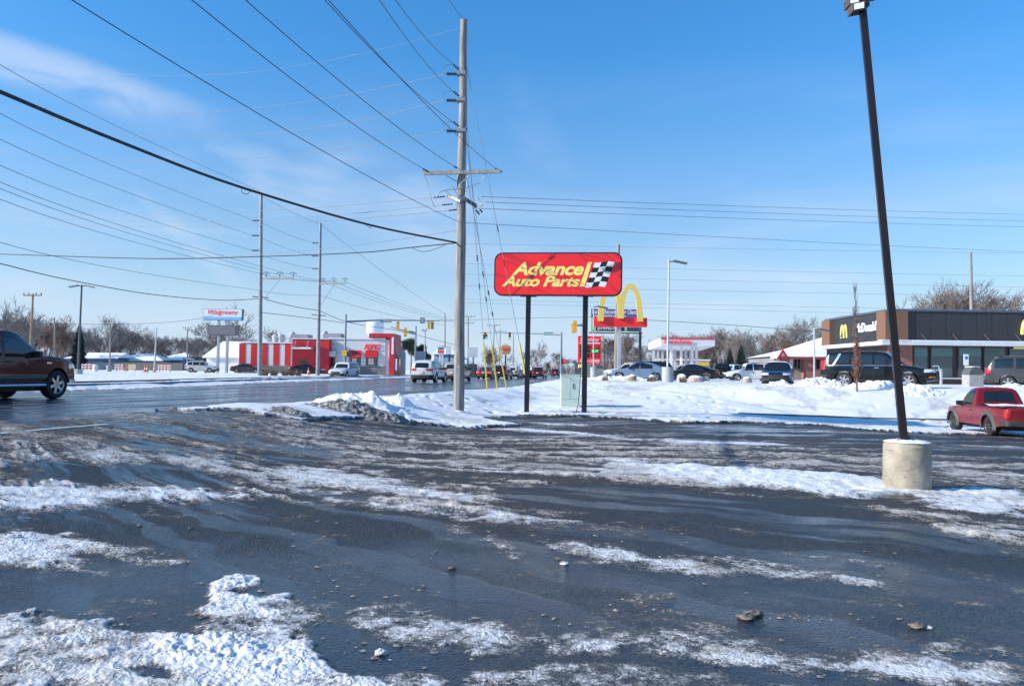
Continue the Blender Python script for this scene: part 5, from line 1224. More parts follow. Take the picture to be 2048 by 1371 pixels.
RED_W = mat('red_painted_wall', (.50, .014, .022), .5, var=.08, scale=.8); GREY_B = mat('dark_grey_wainscot', (.15, .155, .16), .8, var=.2, bump=.3, scale=2); GREY_S = siding_mat('grey_siding', (.22, .23, .25), 3)
CHAR = siding_mat('charcoal_panels', (.032, .034, .038), .85, True); COPPER = siding_mat('copper_slats', (.20, .10, .06), 5, True, .5)
ROOFW = SNOW
def bx(u0, v0, u1, v1, Y, dy, z0=None):
    a = P(u0, v0, Y); b = P(u1, v1, Y); return MB().box(a.x, Y, a.z, b.x, Y + dy, b.z if z0 is None else z0)
def bpart(nm, m, par, u0, v0, u1, v1, Y, dy, z0=None):
    return bx(u0, v0, u1, v1, Y, dy, z0).build(nm, m, par)
def txt(nm, s, m, par, u0, v0, u1, v1, Y, depth=.05, shear=0., bold=.02, sp=1.0):
    a = P(u0, v1, Y); b = P(u1, v0, Y); mb = MB(); put_text(mb, s, a, (1, 0, 0), (0, 0, 1), b.x - a.x, b.z - a.z, shear, bold, depth, sp)
    return mb.build(nm, m, par)
# ---------------- fried chicken restaurant
def restaurant_left():
    Y = 120.0; g = .82; b0 = P(640, 745, Y)
    t = thing('restaurant', 'low white restaurant with red striped wall, red tower and red window awnings', 'restaurant', (b0.x, Y, g))
    bpart('side_wing', W_TRIM, t, 413, 712, 478, 746, Y + 2, 8, g - .3)
    a = P(410, 712, Y + 1.6); b = P(479, 712, Y + 1.6); tp = P(446, 682, Y + 6).z; rx = P(446, 682, Y + 6).x
    MB().add([(a.x - .4, Y + 1.6, a.z), (b.x, Y + 1.6, b.z), (b.x, Y + 6, tp), (rx, Y + 6, tp), (a.x - .4, Y + 10.6, a.z), (b.x, Y + 10.6, b.z), (a.x - .4, Y + 1.6, a.z - .25), (b.x, Y + 1.6, b.z - .25)], [(0, 1, 2, 3), (0, 3, 4), (3, 2, 5, 4), (6, 7, 1, 0)]).build('hip_roof', SNOW, t)
    bpart('striped_wall', W_SIDE, t, 478, 686, 586, 731, Y, 12, g)
    for u0, u1 in ((479, 490), (502, 513), (525, 535), (547, 558), (570, 580.5)):
        bpart('red_stripe', RED_W, t, u0, 687, u1, 730, Y - .05, .045)
    bpart('wainscot', GREY_B, t, 478, 730, 586, 741, Y - .12, .11, g - .3)
    bpart('parapet_cap', W_TRIM, t, 477, 683, 587, 686.5, Y - .15, 12.3)
    bpart('red_entrance_block', RED_W, t, 585, 678, 657, 741, Y - 1.6, 10, g - .3)
    bpart('block_cap', W_TRIM, t, 584, 675.5, 658, 678.3, Y - 1.7, 10.2)
    bpart('canopy', W_TRIM, t, 585, 693.5, 621, 697.5, Y - 3.0, 1.4)
    for u in (592, 617): MB().tube([P(u, 682, Y - 1.65), P(u - 3, 692, Y - 2.8)], .05, 5).build('canopy_rod', W_TRIM, t)
    bpart('drive_window', glass_dark, t, 601, 719, 614, 731, Y - 1.63, .03)
    bpart('entry_awning', mat('grey_awning', (.45, .47, .5), .6), t, 657, 702, 670, 713, Y - 1.4, 1.3)
    bpart('entrance_door', glass_dark, t, 658, 714, 670, 740, Y - .04, .035)
    bpart('front_wall', W_SIDE, t, 657, 678, 770, 731, Y, 14, g)
    bpart('wainscot', GREY_B, t, 657, 731, 770, 743, Y - .12, .11, g - .3)
    bpart('parapet_cap', W_TRIM, t, 657, 674.5, 771, 679, Y - .15, 14.3)
    for u0, u1 in ((698, 722), (731, 756)):
        w_ = bpart('window', mat('dark_frame', (.05, .05, .06), .5), t, u0 + 1, 713, u1 - 1, 731, Y - .08, .07)
        bpart('window_pane', glass_store, w_, u0 + 2.5, 714, u1 - 2.5, 730, Y - .11, .025)
        bpart('window_poster', mat('pale_poster', (.62, .5, .47), .7, var=.35, scale=1.2), w_, u0 + 6, 716, u1 - 9, 729, Y - .125, .01)
        a, b = P(u0, 700, Y), P(u1, 700, Y); zb = P(u0, 714, Y).z
        MB().prism([(0, 0), (-.9, zb - a.z), (0, zb - a.z)], (a.x, Y - .02, a.z), (0, 1, 0), (0, 0, 1), (b.x - a.x, 0, 0)).build('awning', RED_W, t)
    txt('lettering', 'KFC', red_face, t, 728, 688, 763, 699, Y - .1, .08, .3, .035)
    bpart('red_tower', RED_W, t, 738, 666, 788, 742, Y + .4, 7, g - .3)
    bpart('tower_front', RED_W, t, 738, 666, 788, 675, Y - .4, .8)
    bpart('tower_wall', RED_W, t, 779, 675, 788, 743, Y - .35, .8, g - .3)
    bpart('tower_sign_strip', W_TRIM, t, 783.5, 674, 787, 708, Y - .42, .06)
    bpart('side_wall', W_SIDE, t, 770, 679, 780, 742, Y + .1, 13, g - .3)
    # gabled grey side receding to the right
    a = P(788, 742, Y + 1); b = P(811, 742, Y + 14); z1 = P(790, 682, Y + 1).z; z2 = P(797, 676, Y + 8).z; z3 = P(811, 706, Y + 14).z
    MB().add([(a.x, Y + 1, g - .3), (b.x, Y + 14, g - .3), (b.x, Y + 14, z3), ((a.x + b.x) / 2 - .6, Y + 7, z2), (a.x, Y + 1, z1), (a.x - 3, Y + 14, g - .3), (a.x - 3, Y + 14, z1)], [(0, 1, 2, 3, 4), (0, 4, 6, 5), (4, 3, 2, 6)]).build('grey_side_wall', GREY_S, t)
    for f in (.12, .42):
        q = Vector((a.x, Y + 1, 0)).lerp(Vector((b.x, Y + 14, 0)), f); d = Vector((b.x - a.x, 13, 0)).normalized(); n = Vector((d.y, -d.x, 0))
        MB().obox((q.x + n.x * .4, q.y + n.y * .4, 3.9), d * .7, n * .5 + Vector((0, 0, -.4)), n * .02 + Vector((0, 0, .03))).build('side_awning', mat('grey_awning', (.45, .47, .5), .6), t)
        MB().obox((q.x + n.x * .05, q.y + n.y * .05, 2.5), d * .7, n * .04, (0, 0, .9)).build('side_window', glass_dark, t)
    for u0, v0, u1, v1, nm in ((581, 668, 616, 677, 'rooftop_unit'), (646, 666, 681, 676, 'rooftop_unit')):
        o = bpart(nm, mat('hvac_grey', (.30, .31, .33), .6, var=.15), t, u0, v0, u1, v1, Y + 5, 3)
        MB().lathe([(0, 0), (.5, 0), (.45, .35), (.25, .5), (0, .52)], tuple(P(u0 + 4, v0 + 2, Y + 6)), n=12).build('fan_cowl', lt_grey, o)
    for u in (551, 562): MB().lathe([(.45, 0), (.5, .5), (.65, .9), (.4, 1.2), (0, 1.3)], tuple(P(u, 684, Y + 4)), n=12).build('roof_vent', lt_grey, t)
    bpart('roof_duct', mat('hvac_grey', (.30, .31, .33), .6), t, 535, 677, 560, 684, Y + 5, 2)
restaurant_left()
# ---------------- dark restaurant right
def restaurant_right():
    Y = 60.0; g = 1.0; xc = P(1778, 750, Y).x; xr = P(2200, 750, Y).x; zt = P(1850, 622.5, Y).z; D = 12
    t = thing('restaurant', 'modern charcoal restaurant with copper corner columns and white canopy under a flat roof', 'restaurant', (xc + 8, Y, g))
    zc = P(1850, 690, Y).z; zw = P(1850, 754, Y).z
    MB().box(xc, Y, zc, xr, Y + D, zt).build('upper_wall', CHAR, t)
    MB().box(xc + .05, Y + .25, g - .3, xr, Y + D, zc).build('lower_wall', BRICKD, t)
    MB().box(xc - .10, Y - .10, zt, xr, Y + D + .1, zt + .16).build('roof_coping', mat('slate_coping', (.10, .13, .17), .4, .3), t)
    xa, xb = P(1773, 650, Y).x - .02, P(1814, 650, Y).x
    MB().box(xa - .15, Y - .18, zc, xb, Y + 1.3, zt + .0).build('copper_column', COPPER, t)
    MB().box(xa - .15, Y + D - 1.6, zc, xa + .6, Y + D + .15, zt).build('copper_column', COPPER, t)
    MB().box(xb, Y - .8, zc - .02, xr, Y + .0, zc + .30).build('canopy', mat('white_canopy', (.62, .64, .66), .5, var=.05), t)
    MB().box(xc - .9, Y - .8, zc - .02, xb, Y + .0, zc + .27).build('canopy_end', mat('white_canopy', (.62, .64, .66), .5), t)
    MB().box(xc - .9, Y, zc - .02, xc - .0, Y + D, zc + .27).build('side_canopy', mat('white_canopy', (.62, .64, .66), .5), t)
    MB().box(xc - .85, Y - .75, zc + .30, xr, Y - .05, zc + .36).build('canopy_snow', SNOW, t)
    for u in (1848, 1910, 1973, 2035):
        MB().tube([P(u - 5, 668, Y - .02), P(u + 12, 686, Y - .75)], .045, 5).build('canopy_rod', dark_metal, t)
    for yy in (2, 5, 8): MB().tube([(xc - .03, Y + yy, zc + 1.3), (xc - .85, Y + yy + .3, zc + .4)], .04, 5).build('canopy_rod', dark_metal, t)
    MB().box(xc + .0, Y + .05, g - .3, P(1826, 745, Y).x, Y + .24, zc - .02).build('brick_pier', BRICK, t)
    for u0, u1 in ((1828, 1857), (1862, 1907), (1917, 1964), (1969, 2012), (2020, 2060)):
        w_ = MB().box(P(u0, 700, Y).x, Y + .12, zw, P(u1, 700, Y).x, Y + .26, zc - .05).build('window', dark_metal, t)
        MB().box(P(u0 + 1.5, 700, Y).x, Y + .09, zw + .08, P(u1 - 1.5, 700, Y).x, Y + .115, zc - .12).build('window_pane', glass_store, w_)
        bpart('window_blind', mat('teal_blind', (.10, .18, .17), .6, var=.1), w_, u0 + 2, 697, u1 - 2, 712, Y + .07, .01) if u0 < 1960 else None
    MB().box(P(1826, 700, Y).x, Y + .05, zw - .12, xr, Y + .24, zw).build('window_sill', lt_grey, t)
    MB().box(P(2027, 745, Y).x, Y - .05, zc - .2, P(2070, 745, Y).x, Y + .0, zc - .05).build('yellow_fascia_strip', yellow_vinyl, t)
    # signs on the side wall (facing -x)
    m = MB(); put_text(m, "McDonald's", (xc - .02, Y + 5.5, zc + 1.18), (0, -1, 0), (0, 0, 1), 4.1, .80, 0, .012, .10); m.build('lettering', white_paint, t)
    def arches(mb, o, ux, w, h, r, d):
        o = Vector(o); ux = Vector(ux); n = ux.cross(Vector((0, 0, 1)))
        for c_ in (-.25, .25):
            pts = [o + ux * (w * (c_ + .23 * math.cos(math.pi * k / 16))) + Vector((0, 0, h * math.sin(math.pi * k / 16) ** .8)) for k in range(17)]
            mb.tube(pts, [r] * 17, 6)
    m = MB(); arches(m, (xc - .06, Y + 8.0, zc + .85), (0, -1, 0), 1.25, 1.12, .075, .1); m.build('wall_arches', yellow_vinyl, t)
    m = MB(); arches(m, (P(2064, 668, Y).x, Y - .1, P(2064, 669, Y).z), (1, 0, 0), 1.7, 1.15, .11, .1); m.build('front_arches', yellow_vinyl, t)
restaurant_right()
def brick_building():
    Y = 88.0; g = 1.0
    t = thing('brick_building', 'red brick building with a broad snow covered roof left of the charcoal restaurant', 'building', (P(1640, 745, Y).x, Y, g))
    x0, x1 = P(1561, 745, Y).x, P(1700, 745, Y).x; xm = P(1612, 745, Y).x; ze = P(1620, 713, Y).z
    MB().box(xm, Y, g - .3, x1, Y + 12, ze).build('brick_wall', BRICK, t)
    MB().box(x0 + .1, Y + 1.5, g - .3, xm, Y + 12, ze).build('grey_wall', mat('grey_stucco', (.26, .25, .24), .8), t)
    zr = P(1690, 672, Y + 6).z
    MB().add([(x0 - .3, Y + .8, ze + .05), (xm, Y - .6, ze), (x1, Y - .6, ze + .1), (x1, Y + 7, zr), (x0 + 2.4, Y + 7, ze + .9), (x0 - .3, Y + 12, ze), (x1, Y + 13, ze), (x0 - .3, Y + .8, ze - .2), (xm, Y - .6, ze - .25), (x1, Y - .6, ze - .2)],
        [(0, 1, 4), (1, 2, 3, 4), (0, 4, 5), (4, 3, 6, 5), (7, 8, 1, 0), (8, 9, 2, 1)]).build('snowy_roof', SNOW, t)
    MB().box(x0 - .3, Y - .66, ze - .30, x1, Y - .60, ze - .02).build('red_fascia', mat('dull_red_trim', (.25, .05, .05), .6), t)
    a, b, c_ = P(1557, 716, Y - .5), P(1573, 716, Y - .5), P(1565, 703, Y - .5)
    MB().prism([(0, 0), (b.x - a.x, 0), ((b.x - a.x) / 2, c_.z - a.z)], (a.x, Y - .6, a.z), (1, 0, 0), (0, 0, 1), (0, 3, 0)).build('porch_gable', W_TRIM, t)
    m = MB(); m.prism([(-.3, -.1), (0, -.1), ((b.x - a.x) / 2, c_.z - a.z - .05), (b.x - a.x, -.1), (b.x - a.x + .3, -.1), ((b.x - a.x) / 2, c_.z - a.z + .3)], (a.x, Y - .7, a.z), (1, 0, 0), (0, 0, 1), (0, .12, 0)); m.build('gable_trim', RED_W, t)
    for u in (1558, 1573): MB().box(P(u, 740, Y).x - .2, Y - .5, g - .2, P(u, 740, Y).x + .2, Y - .1, a.z).build('porch_column', BRICK, t)
    for u0, u1, m_ in ((1576, 1586, W_TRIM), (1589, 1593, glass_dark), (1596, 1600, glass_dark), (1633, 1639, glass_dark), (1642, 1647, glass_dark)):
        bpart('window', m_, t, u0, 718, u1, 737, Y - .05 if u0 > 1612 else Y + 1.44, .05)
brick_building()
def ranch_house(label, u0, u1, ve, vr, Y, wall, hipL=True, hipR=True, gable=False):
    a, b = P(u0, ve, Y), P(u1, ve, Y); zr = P((u0 + u1) / 2, vr, Y).z; g = .75; D = 8
    t = thing('ranch_house', label, 'house', ((a.x + b.x) / 2, Y, g), group='ranch houses beyond the snowy field')
    MB().box(a.x + .4, Y + .5, g - .3, b.x - .4, Y + D, a.z).build('wall', wall, t)
    l = 4 if hipL else 0; r = 4 if hipR else 0
    MB().add([(a.x, Y, a.z), (b.x, Y, b.z), (b.x - r, Y + D / 2, zr), (a.x + l, Y + D / 2, zr), (b.x, Y + D, b.z), (a.x, Y + D, a.z), (a.x, Y, a.z - .18), (b.x, Y, b.z - .18)], [(0, 1, 2, 3), (1, 4, 2), (4, 5, 3, 2), (5, 0, 3), (6, 7, 1, 0)]).build('snowy_roof', SNOW, t)
    n = max(2, int((b.x - a.x) / 5))
    for k in range(n):
        x = a.x + (b.x - a.x) * (k + .5) / n; MB().box(x - .6, Y + .44, g + 1.1, x + .6, Y + .5, g + 2.1).build('window', glass_dark, t)
    if gable:
        c_ = P(gable, ve, Y - .5); MB().prism([(-2.6, 0), (2.6, 0), (0, 1.5)], (c_.x, Y - .6, c_.z - .1), (1, 0, 0), (0, 0, 1), (0, 4, 0)).build('gable', mat('slate_blue_siding', (.10, .14, .20), .7), t)
sl = mat('slate_blue_siding', (.10, .14, .20), .7); tn = mat('tan_siding', (.20, .18, .15), .8)
ranch_house('longest low house with slate walls behind the gate of barricades', 128, 236, 715, 704, 185, sl, hipR=False)
ranch_house('low house with a dark blue gable facing the road', 228, 325, 720, 706, 190, tn, gable=232)
ranch_house('low house partly hidden by the steel blue gable house, right end of the row', 318, 366, 718, 708, 195, sl)
ranch_house('house with a higher snowy roof at the right end, left of the crossover', 334, 384, 712, 703, 215, tn)
ranch_house('long low snow roofed building seen between the tall pole and the restaurant', 838, 905, 722, 708, 200, mat('white_block_wall', (.5, .5, .5), .7)) 
def board_fence():
    Y = 172.0; t = thing('wooden_fence', 'long grey wooden privacy fence in front of the ranch houses', 'fence', (P(250, 740, Y).x, Y, .8))
    for k, (u0, u1, m_, v) in enumerate(((138, 190, sl, 722), (190, 248, mat('fence_blue_grey', (.14, .17, .20), .8), 724), (248, 365, mat('fence_brown_grey', (.17, .155, .14), .8, var=.3), 724))):
        bpart('fence_panel', m_, t, u0, v, u1, 740, Y, .12, .6)
board_fence()
def quonset():
    Y = 135.0; t = thing('warehouse', 'pale blue metal building with snowy roof behind the small restaurant sign', 'warehouse', (P(880, 740, Y).x, Y, .75))
    a, b, c_ = P(868, 708, Y), P(884, 706, Y), P(936, 724, Y)
    MB().box(a.x, Y, .4, P(912, 740, Y).x, Y + 20, P(880, 708, Y).z).build('wall', mat('pale_blue_siding', (.42, .50, .58), .6), t)
    MB().add([(a.x - .3, Y - .3, a.z), (P(912, 708, Y).x, Y - .3, a.z), (P(950, 728, Y + 10).x, Y + 8, 2.8), (P(905, 700, Y + 10).x, Y + 10, a.z + 1.4), (a.x - .3, Y + 10, a.z + 1.4)], [(0, 1, 3, 4), (1, 2, 3)]).build('snowy_roof', SNOW, t)
    MB().box(P(900, 740, Y).x, Y - 1, .4, P(950, 740, Y).x, Y + 8, P(920, 727, Y).z).build('low_wing', mat('dark_wing', (.08, .085, .09), .7), t)
    MB().box(P(830, 740, Y - 8).x, Y - 8, .4, P(848, 740, Y - 8).x, Y - 6, P(840, 702, Y - 8).z).build('menu_shelter', lt_grey, t)
quonset()
def white_billboard():
    Y = 150.0; t = thing('blank_sign', 'plain white square sign board just right of the tall pole', 'sign', (P(947, 735, Y).x, Y, .7))
    bpart('board', mat('blank_white_board', (.66, .67, .69), .6), t, 936, 694, 955, 714, Y, .4)
    bpart('post', grey_metal, t, 945, 714, 948, 735, Y + .1, .25, .4)
white_billboard()
def pole_sign(nm, label, u0, v0, u1, v1, Y, posts, m_, zb=.75, depth=.5, base_v=None):
    t = thing(nm, label, 'sign', (P((u0 + u1) / 2, 740, Y).x, Y, zb))
    b_ = bpart('sign_panel', m_, t, u0, v0, u1, v1, Y, depth)
    for u, w_, mm in posts: MB().box(P(u, 740, Y).x - w_, Y + .1, zb - .3, P(u, 740, Y).x + w_, Y + .1 + 2 * w_, P(u, v1, Y).z).build('post', mm, t)
    return t, b_
# pharmacy sign
Y = 115
t, b_ = pole_sign('pharmacy_sign', 'white sign with red script and blue bottom band above a dark message board', 407, 617.5, 483, 640, Y, ((434, .16, grey_metal), (452, .16, grey_metal)), W_TRIM, .9)
bpart('sign_frame', mat('slate_blue_frame', (.12, .16, .20), .5), t, 406.3, 616.8, 484.6, 640.7, Y + .03, .6)
bpart('blue_band', mat('sky_blue_vinyl', (.20, .42, .70), .5), b_, 407, 633, 483, 640, Y - .03, .025)
txt('lettering', 'Walgreens', red_face, b_, 416, 619.5, 475, 630.5, Y - .03, .02, .35, .0, 1.0)
mb_ = bpart('message_board', mat('dark_led_board', (.10, .10, .10), .6, var=.1), t, 415, 650, 475, 670.5, Y, .6)
bpart('led_panel', mat('led_screen', (.16, .16, .165), .5, var=.1, scale=3), mb_, 417, 652, 470, 669, Y - .03, .028)
# arches pylon
def arch_sign():
    Y = 65.0; g = zg(P(1239, 745, Y).x, Y); t = thing('arches_sign', 'tall yellow twin arches above a red panel on a white post', 'sign', (P(1239, 760, Y).x, Y, g))
    bpart('red_panel', red_face, t, 1187, 634, 1294.5, 654, Y, .5)
    MB().box(P(1239, 745, Y).x - .14, Y + .15, g - .2, P(1239, 745, Y).x + .14, Y + .42, P(1239, 654, Y).z).build('post', lt_grey, t)
    MB().box(P(1239, 745, Y).x - .3, Y, g - .1, P(1239, 745, Y).x + .3, Y + .6, g + .12).build('post_footing', dark_metal, t)
    zt = P(1260, 567, Y).z; zb = [P(1201, 642, Y).z, P(1241, 637, Y).z, P(1280, 643, Y).z]; xs = [P(1201, 640, Y).x, P(1241, 640, Y).x, P(1280, 640, Y).x]
    ym = mat('arch_yellow', (.80, .58, .12), .5, var=.04)
    for i in range(2):
        cx_ = (xs[i] + xs[i+1]) / 2; a = (xs[i+1] - xs[i]) / 2; o_, in_ = [], []; N = 28; wl, wt = .235, .17
        for k in range(N + 1):
            f = -1 + 2 * k / N; th_ = math.pi / 2 * f
            for lst, aa, top_ in ((o_, a + wl, zt), (in_, a - wl, zt - .42)):
                s_ = math.sin(th_); x_ = cx_ + aa * (abs(s_) ** .90) * (1 if s_ > 0 else -1); z0_ = zb[i] if f < 0 else zb[i+1]
                hh = abs(math.cos(th_)) ** 1.12; lst.append((x_, z0_ + (top_ - z0_) * hh))
        m = MB(); yy0, yy1 = Y - .22 - i * .004, Y - .02
        for k in range(N):
            q = [(o_[k][0], yy0, o_[k][1]), (o_[k+1][0], yy0, o_[k+1][1]), (in_[k+1][0], yy0, in_[k+1][1]), (in_[k][0], yy0, in_[k][1])]
            q2 = [(p[0], yy1, p[2]) for p in q]; m.add(q + q2, [(0, 1, 2, 3), (7, 6, 5, 4), (0, 4, 5, 1), (3, 2, 6, 7), (0, 3, 7, 4), (1, 5, 6, 2)])
        m.build('arch', ym, t)
arch_sign()
# billboard behind
Y = 150
t = thing('billboard', 'purple and green billboard behind the yellow arches', 'billboard', (P(1233, 740, Y).x, Y, 1))
pnl = bpart('panel', mat('pale_green_vinyl', (.36, .55, .30), .5, var=.04), t, 1182, 617, 1283, 663, Y, .4)
bpart('purple_band', mat('purple_vinyl', (.13, .09, .24), .5, var=.06), pnl, 1182.3, 617.3, 1282.7, 636, Y - .05, .045)
txt('lettering', 'Record Recoveries for Clients', white_paint, pnl, 1184, 619.5, 1276, 627, Y - .08, .025, .25, .01, 1.0)
txt('small_lettering', 'AutoAccidentInjury Call Now', white_paint, pnl, 1189, 629.5, 1252, 634.5, Y - .08, .025, 0, .01, .9)
bpart('phone_panel', black_paint, pnl, 1192, 652.5, 1248, 661.5, Y - .05, .045)
txt('phone_lettering', '(219)756-7', white_paint, pnl, 1195, 654.5, 1230, 660, Y - .08, .025, 0, .03)
bpart('dark_panel', mat('dark_teal_vinyl', (.03, .07, .08), .5), pnl, 1254, 636.5, 1277, 662, Y - .05, .045); bpart('blue_strip', mat('deep_blue_vinyl', (.05, .09, .25), .5), pnl, 1277, 636.5, 1282.6, 662, Y - .05, .045)
bpart('catwalk', dark_metal, t, 1179, 663.5, 1285, 667, Y - 1, 1.2)
for u in (1281, 1232): MB().box(P(u, 740, Y).x - .22, Y + .5, .8, P(u, 740, Y).x + .22, Y + .9, P(u, 630, Y).z).build('post', dark_metal, t)
# fuel price sign
Y = 85
t = thing('fuel_price_sign', 'red fuel price sign with green digits partly behind the right black sign post', 'sign', (P(1179, 748, Y).x, Y, 1))
b_ = bpart('sign_body', red_face, t, 1156.5, 671.5, 1202, 728, Y, .6); bpart('plinth', mat('grey_plinth', (.2, .2, .21), .7), t, 1158, 728, 1201, 750, Y + .05, .5, .9)
txt('lettering', 'Speedway', white_paint, b_, 1160, 675, 1198.5, 684, Y - .03, .02, .25, .005, 1.0)
bpart('white_rule', white_paint, b_, 1159, 684.5, 1200, 687, Y - .03, .025)
for k, (v, c1, s) in enumerate(((690, 'r', '2 99'), (698, 'g', '3.09'), (707, 'r', '3 59'))):
    bpart('grade_panel', black_paint, b_, 1160, v, 1179, v + 7, Y - .03, .025)
    bpart('digit_panel', mat('led_' + c1, (.015, .05, .02) if c1 == 'g' else (.25, .01, .02), .5), b_, 1181, v, 1199, v + 7, Y - .03, .025)
    txt('digits', s, mat('led_digit_' + c1, (.05, .75, .2) if c1 == 'g' else (.7, .02, .06), .5, emit=.8 if c1 == 'g' else .15), b_, 1183, v + 1, 1197, v + 6, Y - .06, .02, 0, .03)
txt('coffee_lettering', 'FRESH COFFEE', white_paint, b_, 1160, 719, 1199, 724.5, Y - .03, .02, 0, .02)
# fuel canopy
def fuel_canopy():
    Y = 104.0; t = thing('fuel_canopy', 'white petrol station canopy with red script lettering on slim columns', 'canopy', (P(1375, 745, Y).x, Y + 8, .95))
    a = P(1322, 690.5, Y); b = P(1430, 691.5, Y); zt = P(1375, 675, Y).z; zb = a.z; L2 = P(1297, 708, 125)
    top = [(a.x, Y), (b.x, Y), (b.x + 3.5, 127), (L2.x, 125)]
    MB().add([(p[0], p[1], zb) for p in top] + [(p[0], p[1], zt) for p in top], [(0, 3, 2, 1), (4, 5, 6, 7), (0, 1, 5, 4), (1, 2, 6, 5), (2, 3, 7, 6), (3, 0, 4, 7)]).build('canopy_deck', W_TRIM, t)
    m = MB().box(a.x - .05, Y - .06, zt - .22, b.x + .05, Y - .003, zt + .04); m.build('red_edge', mat('pinkish_red_trim', (.55, .08, .09), .5), t)
    txt('lettering', 'Speedway', red_face, t, 1327, 678.5, 1386, 689, Y - .1, .08, .25, .01, 1.0)
    for k, u in enumerate((1343, 1363, 1385, 1393)):
        x = P(u, 745, Y + 3).x
        MB().box(x - .16, Y + 3, .6, x + .16, Y + 3.35, zb).build('column', W_TRIM, t)
    for k, u in enumerate((1308, 1316, 1325, 1336, 1350, 1372, 1382)):
        x = P(u, 745, Y + 16).x; MB().box(x - .18, Y + 16, .6, x + .18, Y + 16.35, zb).build('column', lt_grey, t)
fuel_canopy()
def station_shop():
    Y = 150.0; t = thing('petrol_station_shop', 'low pale petrol station shop with yellow fascia seen under the canopy', 'shop', (P(1370, 745, Y).x, Y, 1))
    bpart('wall', mat('shop_wall', (.42, .38, .36), .7, var=.3, scale=.6), t, 1322, 724, 1420, 745, Y, 8, .8)
    bpart('yellow_fascia', mat('ochre_fascia', (.62, .42, .06), .6), t, 1392, 722.5, 1418, 731, Y - .2, .18); bpart('red_fascia', mat('dull_red_trim', (.25, .05, .05), .6), t, 1322, 720.5, 1391, 724, Y - .2, .18)
    bpart('roof_snow', SNOW, t, 1320, 717.5, 1421, 721, Y - .1, 8)
    for u in (1330, 1342, 1356, 1368, 1380): bpart('window', glass_store, t, u, 727, u + 8, 742, Y - .06, .05)
station_shop()
# burger sign, small restaurant sign
Y = 160
t = thing('burger_sign', 'round orange and red burger sign on a pole in the distance', 'sign', (P(1011, 735, Y).x, Y, .7))
c_ = P(1011.5, 698.5, Y); d_ = MB().lathe([(0, 0), (1.15, 0), (1.15, .4), (0, .4)], tuple(c_), 'Y', 24).build('disc', mat('bun_cream', (.70, .55, .42), .5), t)
for z_, w_, h_, cc in ((.55, 1.6, .25, 'o'), (-.62, 1.5, .2, 'o')): MB().box(c_.x - w_ / 2, Y - .05, c_.z + z_ - h_, c_.x + w_ / 2, Y - .003, c_.z + z_ + h_).build('bun', mat('bun_orange', (.75, .30, .05), .5), d_)
m = MB(); put_text(m, 'BURGER', (c_.x - .85, Y - .06, c_.z + .0), (1, 0, 0), (0, 0, 1), 1.7, .26, 0, .03, .03); put_text(m, 'KING', (c_.x - .6, Y - .06, c_.z - .34), (1, 0, 0), (0, 0, 1), 1.2, .28, 0, .03, .03); m.build('lettering', red_face, d_)
MB().box(c_.x - .15, Y + .1, .5, c_.x + .15, Y + .35, c_.z - 1.1).build('post', dark_metal, t)
Y = 118
t, b_ = pole_sign('restaurant_sign', 'small white pole sign with red stripes beneath black letters beyond the far side turn', 875, 690, 888, 706, Y, ((879, .12, W_TRIM), (884, .12, W_TRIM)), W_TRIM, .75, .4)
txt('lettering', 'KFC', black_paint, b_, 876, 694.5, 887.5, 699, Y - .03, .02, .2, .03)
for k in range(3): bpart('red_stripe', red_face, b_, 875.6 + k * 4.5, 700.5, 878.4 + k * 4.5, 705.5, Y - .03, .025)
t, b_ = pole_sign('service_sign', 'small pale twin sign board right beside the small white restaurant sign', 892, 691, 902, 708, 125, ((898, .12, dark_metal),), W_TRIM, .75, .4)
# drive-through menu sign
Y = 62
t = thing('menu_sign', 'dark grey drive-through sign with small yellow arches behind the green cabinet', 'sign', (P(1163, 745, Y).x, Y, .9))
b_ = bpart('sign_board', mat('dark_slate_board', (.07, .075, .085), .6), t, 1150, 725, 1174, 756, Y, .5, .8)
m = MB(); 
for c0 in (1158.5, 1162.5): m.tube([P(c0 - 1.6, 735, Y - .05), P(c0 - 1, 730, Y - .05), P(c0, 728.5, Y - .05), P(c0 + 1, 730, Y - .05), P(c0 + 1.6, 735, Y - .05)], .05, 5)
m.build('small_arches', yellow_vinyl, b_)
m = MB().prism([(0, -.05), (.35, -.05), (.35, -.18), (.6, .03), (.35, .24), (.35, .11), (0, .11)], P(1161, 750, Y - .03), (1, 0, 0), (0, 0, 1), (0, .02, 0)); m.build('arrow', white_paint, b_)
# water tower
Y = 420
t = thing('water_tower', 'white water tower bulb rising behind the restaurant roof', 'water tower', (P(750, 740, Y).x, Y, 0))
c_ = P(750, 654, Y); MB().lathe([(2.2, -25), (2.2, -6), (3.5, -4.5), (4.6, -3), (4.7, 1.5), (4.4, 2.6), (2.5, 3.6), (0, 4)], tuple(c_), n=28).build('tank', mat('tower_white', (.70, .74, .78), .5, var=.04), t, smooth=True)
